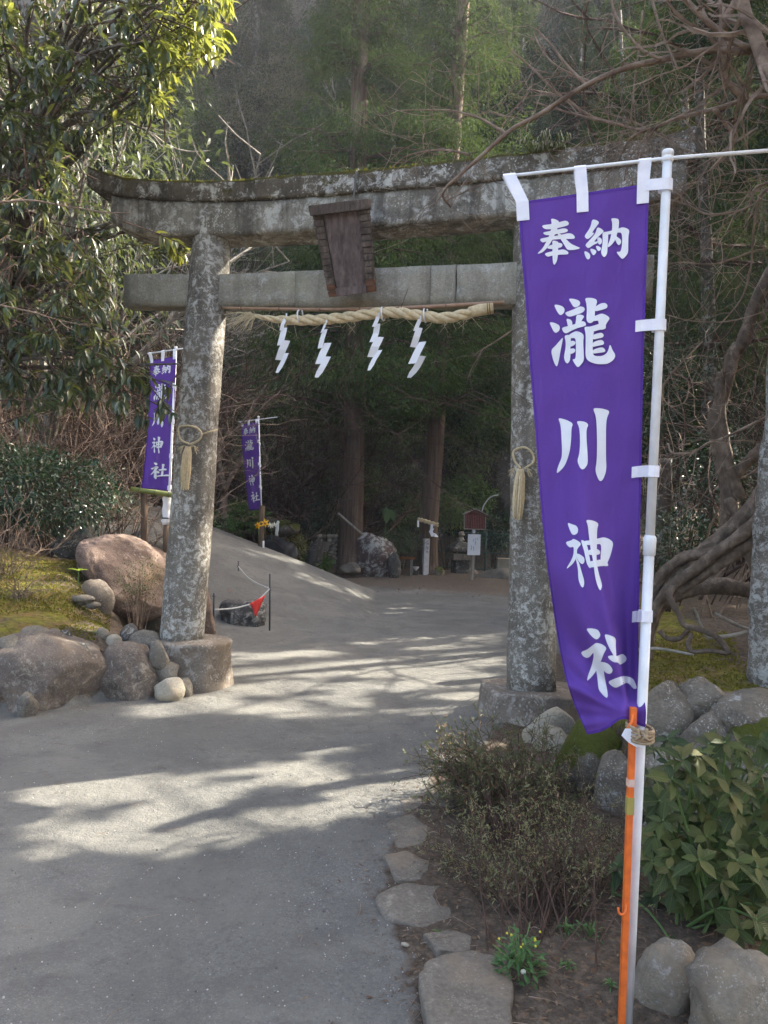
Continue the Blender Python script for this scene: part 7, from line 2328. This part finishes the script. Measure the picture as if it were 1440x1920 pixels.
def azalea(name, c, radii, n, size, label, seed, mat, nst, base, tips_only=.55, dry=0.0):
    """twiggy azalea: fine upright stems that carry small leaves towards their ends"""
    rg = random.Random(seed); root = empty(name, base, label, 'bush'); mb = MB(); keep = []
    for i in range(nst):
        a = rg.uniform(0, 6.28); q = rg.random() ** .5
        e = Vector(c) + Vector((math.cos(a) * radii[0] * q, math.sin(a) * radii[1] * q, radii[2] * rg.uniform(-.5, 1.2) * (1 - .35 * q * q) * (.75 + .5 * noise.noise(Vector((math.cos(a) * 1.5, math.sin(a) * 1.5, seed))))))
        b = Vector(base) + Vector((rg.gauss(0, radii[0] * .18), rg.gauss(0, radii[1] * .18), -.03))
        m_ = b.lerp(e, .5) + Vector((rg.gauss(0, .05), rg.gauss(0, .05), .02))
        pts = catmull([b, m_, e], 3)
        mb.tube(pts, taper(len(pts), .0036, .0014), 4, cap=False)
        for k in range(5):
            j = rg.randrange(3, len(pts))
            dd = (pts[j] - pts[j - 1]).normalized()
            grow(mb, pts[j], dd + Vector((rg.gauss(0, .6), rg.gauss(0, .6), rg.gauss(.1, .5))), rg.uniform(.07, .18), .0022, 1, rg, 3, 3, .35, .1, .0010, 3, .7, keep)
    mb.build('stems', B_TWIG if dry else B_BROWN, root, fixn=False)
    rn = np.random.default_rng(seed)
    allp = [pts for pts in keep]
    idx = rn.integers(0, len(allp), n); P = np.zeros((n, 3)); D = np.zeros((n, 3))
    for i, k in enumerate(idx):
        pts = allp[k]; f = 1 - rn.random() * (1 - tips_only)
        j = min(len(pts) - 2, int(f * (len(pts) - 1)))
        p = pts[j].lerp(pts[j + 1], rn.random()); d = (pts[j + 1] - pts[j]).normalized()
        P[i] = p; D[i] = np.array(d)
    D = D * .9 + rn.normal(0, .65, (n, 3)) + np.array([0, 0, .15])
    U = rn.normal(0, .5, (n, 3)) + np.array([0, -.2, 1.0])
    L = size * rn.uniform(.6, 1.35, n)
    leaf_obj('foliage', P, D, U, L, L * .38, LEAF, mat, root, True, 'stuff')
b_ = onground(960, 1600)[0]
azalea('azalea_bush', at(945, 1475, 4.35), (.38, .34, .34), 9500, .024, 'dense dark green azalea bush in front of the right pedestal', 41, L_AZA, 85, b_, .4)
b_ = onground(860, 1540)[0]
azalea('azalea_bush', at(850, 1440, 4.5), (.17, .16, .10), 1000, .024, 'small side spray of azalea reaching over the sunlit gravel', 42, L_AZA, 18, at(930, 1510, 4.4), .4)
b_ = onground(1020, 1790)[0]
azalea('azalea_bush', at(1000, 1600, 3.5), (.46, .36, .27), 7200, .018, 'sparse twiggy azalea with reddish brown small leaves near the orange stake', 43, leafmat('bronze_azalea', (.10, .115, .05), (.18, .185, .08), (.34, .20, .12), .25), 62, b_, .3)
M_WYEL = plain('small_yellow_flower', (.55, .48, .04), rough=.7)
def weed(px, py, d, w, h, n, size, mat, label, seed, flowers=0):
    c = at(px, py, d); b = Vector((c.x, c.y, g1(c.x, c.y)))
    root = empty('weed', b, label, 'plant')
    rn = np.random.default_rng(seed)
    a = rn.random(n) * 6.28; q = rn.random(n) ** .5; z = rn.random(n)
    P = np.array(b)[None] + np.stack([np.cos(a) * q * w * .5, np.sin(a) * q * w * .5, z * h * (1 - .5 * q)], 1)
    D = np.stack([np.cos(a), np.sin(a), rn.uniform(-.3, .7, n)], 1) + rn.normal(0, .3, (n, 3))
    leaf_obj('leaves', P, D, np.tile([0, 0, 1.], (n, 1)) + rn.normal(0, .3, (n, 3)), size * rn.uniform(.6, 1.3, n), size * .5 * rn.uniform(.7, 1.2, n), LEAF, mat, root, True)
    mb = MB(); rg = random.Random(seed)
    for i in range(9):
        e = b + Vector((rg.gauss(0, w * .25), rg.gauss(0, w * .25), h * rg.uniform(.5, 1)))
        mb.tube([b, b.lerp(e, .5) + Vector((0, 0, .01)), e], .0022, 4)
    mb.build('stems', M_STEM, root)
    if flowers:
        mb = MB()
        for i in range(flowers):
            e = b + Vector((rg.gauss(0, w * .28), rg.gauss(0, w * .2) - .02, h * rg.uniform(.6, 1.05)))
            mb = MB(); mb.lathe(e, (rg.gauss(0, .4), -.4, 1), [(0, .0015), (.005, .0035), (.009, .004), (.010, .002)], 6); mb.build('flower', M_WYEL, root)
        pass
    return b
weed(972, 1870, 2.72, .15, .15, 190, .036, L_WEED, 'green lobed weed with tiny yellow flowers beside the big flat edging stone', 91, 9)
c_ = at(981, 1822, 2.68)
rock('seed_head', c_, (.020, .020, .018), M_WPET, 92, 'white fluffy seed head above the lobed weed', 'flower', sub=2, cut=0)
weed(1058, 1822, 2.95, .07, .05, 34, .022, L_WEED, 'small round leaved weed left of the orange stake, nearer the lobed weed', 93)
weed(1105, 1812, 2.95, .09, .07, 46, .022, L_WEED, 'small round leaved weed close to the orange stake', 94)
weed(1063, 1862, 2.75, .05, .03, 24, .018, L_WEED, 'tiny weed in the bare soil below the round leaved weeds', 95)
weed(1143, 1893, 2.65, .04, .02, 12, .020, L_WEED, 'tiny weed at the very foot of the orange stake', 96)
weed(818, 1806, 3.0, .05, .02, 24, .012, L_WEED, 'tiny weed growing in the joint between two edging stones', 97)
# tuft growing on the lintel and moss fringe
tc = onplane(1022, 292, .16)
root = empty('grass_tuft', tc, 'tuft of arching grass growing on the lintel above the banner', 'grass tuft')
rn = np.random.default_rng(8); V = MB(); rg = random.Random(8)
for i in range(90):
    a = rg.uniform(0, 6.28); l_ = rg.uniform(.12, .28); o_ = tc + TX * rg.uniform(-.12, .12) + Vector((0, 0, -.03))
    d_ = Vector((math.cos(a) * .6, math.sin(a) * .6 , 1)).normalized() + TN * .25
    p = [o_, o_ + d_ * l_ * .45, o_ + d_ * l_ * .75 + Vector((0, 0, -.05 * l_)) + TN * .05, o_ + d_ * l_ * .85 + TN * .10 + Vector((0, 0, -.45 * l_))]
    V.ribbon(catmull(p, 2), TX * .006, .0008)
o = V.build('blades', L_GRASS, root, fixn=False); o['kind'] = 'stuff'
n = 9000
rn = np.random.default_rng(18)
sx = rn.uniform(s0 + .12, s1 - .1, n); yy = rn.uniform(-.17, .19, n)
keepm = vnoise(sx * 3.0, yy * 2, 4) + .25 * (yy > .1) > .35
sx, yy = sx[keepm], yy[keepm]; n = len(sx)
zt = np.array([top_f(float(a)) for a in sx]) - .006
P = np.array(TO)[None] + np.array(TX)[None] * sx[:, None] + np.array(TN)[None] * yy[:, None]; P[:, 2] = zt
D = rn.normal(0, .5, (n, 3)) + np.array([0, 0, 1.0]); Lm = rn.uniform(.012, .034, n)
leaf_obj('moss', P, D, rn.normal(0, 1, (n, 3)), Lm, Lm * .55, KITE, leafmat('moss_tuft', (.05, .055, .010), (.12, .125, .02), (.2, .19, .04), .3, (.4, .4, .06), .9, .1), torii, False, 'stuff')

# ------------------------------------------------------------------ small stuff on the ground
rn = np.random.default_rng(40)
L_MOSS = leafmat('ground_moss', (.06, .065, .012), (.125, .122, .022), (.21, .16, .045), .25, (.32, .30, .05), .9, .1)
L_STRAWY = leafmat('dry_grass', (.16, .11, .05), (.28, .20, .09), None, .25, (.4, .3, .12), .8, .1)
def scatter(n, xr, yr, test):
    x = rn.uniform(*xr, n); y = rn.uniform(*yr, n)
    k = test(x, y); x, y = x[k], y[k]
    return np.stack([x, y, gz(x, y)], 1)
OCT = (np.array([[0, 0, -.5], [.5, .0, 0], [.1, .5, 0], [-.5, .1, 0], [-.05, -.5, 0], [0, 0, .45]]), np.array([[0, 2, 1], [0, 3, 2], [0, 4, 3], [0, 1, 4], [5, 1, 2], [5, 2, 3], [5, 3, 4], [5, 4, 1]]))
onpath = lambda x, y: (x < np.interp(y, EX_Y, EX_X) + .1) & (mound_t(x, y) < 0)
P = scatter(26000, (-2.6, 1.2), (1.7, 6.5), onpath)
w = 1.0 / np.maximum(P[:, 1], 1.6) ** 1.1; e_ = np.interp(P[:, 1], EX_Y, EX_X) - P[:, 0]
k = rn.random(len(P)) < w * 1.9 * (.25 + .9 * np.exp(-np.maximum(e_, 0) * 1.6)); P = P[k]; n = len(P)
sz = rn.uniform(.0035, .008, n) * np.where(rn.random(n) < .04, 1.9, 1)
def pebble_mat():
    t = NT('pebbles'); c = t.ramp(t.rand(), [(0, (.07, .068, .065)), (.5, (.17, .165, .155)), (.9, (.30, .29, .27)), (1, (.5, .48, .45))])
    return t.done(t.pbr(c, .9, spec=.2))
D = rn.normal(0, 1, (n, 3)) * np.array([1, 1, .2]); V, Fa = leaves_np(P, D, np.tile([0, 0, 1.], (n, 1)), sz * 1.3, sz, OCT)
o = link_mesh('pebbles', np_mesh('pebbles', V, Fa, 3), pebble_mat()); props(o, kind='stuff')
onsoil = lambda x, y: (x > np.interp(y, EX_Y, EX_X) - .12) & (mound_t(x, y) < 0)
P = scatter(11000, (-.1, 4.5), (1.8, 7.0), onsoil); n = len(P); P[:, 2] += .004
D = rn.normal(0, 1, (n, 3)) * np.array([1, 1, .25]); L = rn.uniform(.008, .030, n)
leaf_obj('leaf_litter', P, D, np.tile([0, 0, 1.], (n, 1)) + rn.normal(0, .35, (n, 3)), L, L * rn.uniform(.25, .5, n), LEAF, L_DEAD, None, True, 'stuff')
mb = MB(); rg = random.Random(55)
for (xr, yr, n, test) in (((-.1, 4.0), (1.9, 7), 900, onsoil), ((-2.4, .4), (1.8, 7), 90, onpath), ((-5, -1.9), (6.4, 10), 160, lambda x, y: mound_t(x, y) > .3)):
    for p in scatter(n * 2, xr, yr, test)[:n]:
        a = rg.uniform(0, 6.28); l_ = rg.uniform(.03, .14); q = Vector(p) + Vector((0, 0, .006)); e = q + Vector((math.cos(a) * l_, math.sin(a) * l_, rg.uniform(0, .01)))
        mb.tube([q, q.lerp(e, .5) + Vector((rg.gauss(0, .008), rg.gauss(0, .008), .006)), e], [.0016, .0014, .0008], 3, cap=False)
o = mb.build('fallen_twigs', B_TWIG, None, fixn=False); props(o, kind='stuff')
def clump(P, th, s, sd): return P[vnoise(P[:, 0] * s, P[:, 1] * s, sd) > th]
P = np.concatenate([clump(scatter(52000, (-5.6, -1.9), (6.4, 10.5), lambda x, y: mound_t(x, y) > .28), .46, 1.6, 5), clump(scatter(16000, (1.3, 4.2), (4.0, 6.6), lambda x, y: (bank_t(x, y) > .08) & (bank_t(x, y) < 1.1)), .35, 2.2, 8)]); n = len(P)
L = rn.uniform(.010, .028, n); D = rn.normal(0, .55, (n, 3)) + np.array([0, 0, .8])
leaf_obj('moss', P, D, rn.normal(0, 1, (n, 3)), L, L * .6, KITE, L_MOSS, None, False, 'stuff')
P = clump(scatter(15000, (-6, -1.9), (6.4, 11), lambda x, y: mound_t(x, y) > .28), .52, 1.3, 17); n = len(P)
L = rn.uniform(.03, .08, n); D = rn.normal(0, .9, (n, 3)) * np.array([1, 1, .3]) + np.array([0, 0, .22])
leaf_obj('dry_grass', P, D, rn.normal(0, 1, (n, 3)), L, L * .07, KITE, L_STRAWY, None, False, 'stuff')
P = scatter(2600, (-5.2, -1.9), (5.8, 11), lambda x, y: mound_t(x, y) > .25); n = len(P)
D = rn.normal(0, 1, (n, 3)) * np.array([1, 1, .2]); L = rn.uniform(.015, .05, n)
P[:, 2] += .004
leaf_obj('leaf_litter', P, D, np.tile([0, 0, 1.], (n, 1)) + rn.normal(0, .3, (n, 3)), L, L * .4, LEAF, L_DEAD, None, True, 'stuff')
P = np.concatenate([scatter(5000, (-4.5, 1.5), (1.8, 16), lambda x, y: (mound_t(x, y) < .02) & (mound_t(x, y) > -.45)), scatter(2600, (-.6, 1.6), (1.8, 8), lambda x, y: onpath(x, y) & (x > np.interp(y, EX_Y, EX_X) - .35)), scatter(900, (-4, 3), (2, 16), onpath), scatter(1600, (-4.5, -.3), (9.5, 16), lambda x, y: ramp_z(x, y) > .08)]); n = len(P); P[:, 2] += .005
k = rn.random(n) < .35; P = P[k]; n = len(P)
D = rn.normal(0, 1, (n, 3)) * np.array([1, 1, .2]); L = rn.uniform(.010, .034, n)
leaf_obj('leaf_litter', P, D, np.tile([0, 0, 1.], (n, 1)) + rn.normal(0, .3, (n, 3)), L, L * rn.uniform(.2, .5, n), LEAF, L_DEAD, None, True, 'stuff')
P = scatter(3000, (-1, 9), (15, 24), lambda x, y: (ramp_z(x, y) < .05)); n = len(P); P[:, 2] += .006
D = rn.normal(0, 1, (n, 3)) * np.array([1, 1, .2]); L = rn.uniform(.03, .08, n)
leaf_obj('leaf_litter', P, D, np.tile([0, 0, 1.], (n, 1)), L, L * .5, KITE, L_DEAD, None, True, 'stuff')

# ------------------------------------------------------------------ thin winter haze over the ravine
def haze_box(dens):
    t = bpy.data.materials.new('haze'); t.use_nodes = True; nt = t.node_tree; nt.nodes.clear()
    o_ = nt.nodes.new('ShaderNodeOutputMaterial'); v = nt.nodes.new('ShaderNodeVolumePrincipled')
    v.inputs['Color'].default_value = (.86, .91, .97, 1); v.inputs['Density'].default_value = dens; v.inputs['Anisotropy'].default_value = .0
    nt.links.new(v.outputs[0], o_.inputs['Volume'])
    zs = [ (o.matrix_world.translation.z) for o in sc.objects]
    mb = MB(); mb.box(Vector((0, 42, 27)), 172, 160, 60)
    o = mb.build('haze', t); props(o, kind='stuff')
haze_box(.0010)
# fine twigs, stems and loose straws that no one could pick apart stay joined
for o in sc.objects:
    if o.parent is not None and o.type == 'MESH' and o.name.split('.')[0] in ('branches', 'limbs', 'stems', 'side_twigs', 'twigs', 'loose_straw', 'knot_straw', 'straw_tail', 'writing', 'mesh_wire'):
        o['kind'] = 'stuff'
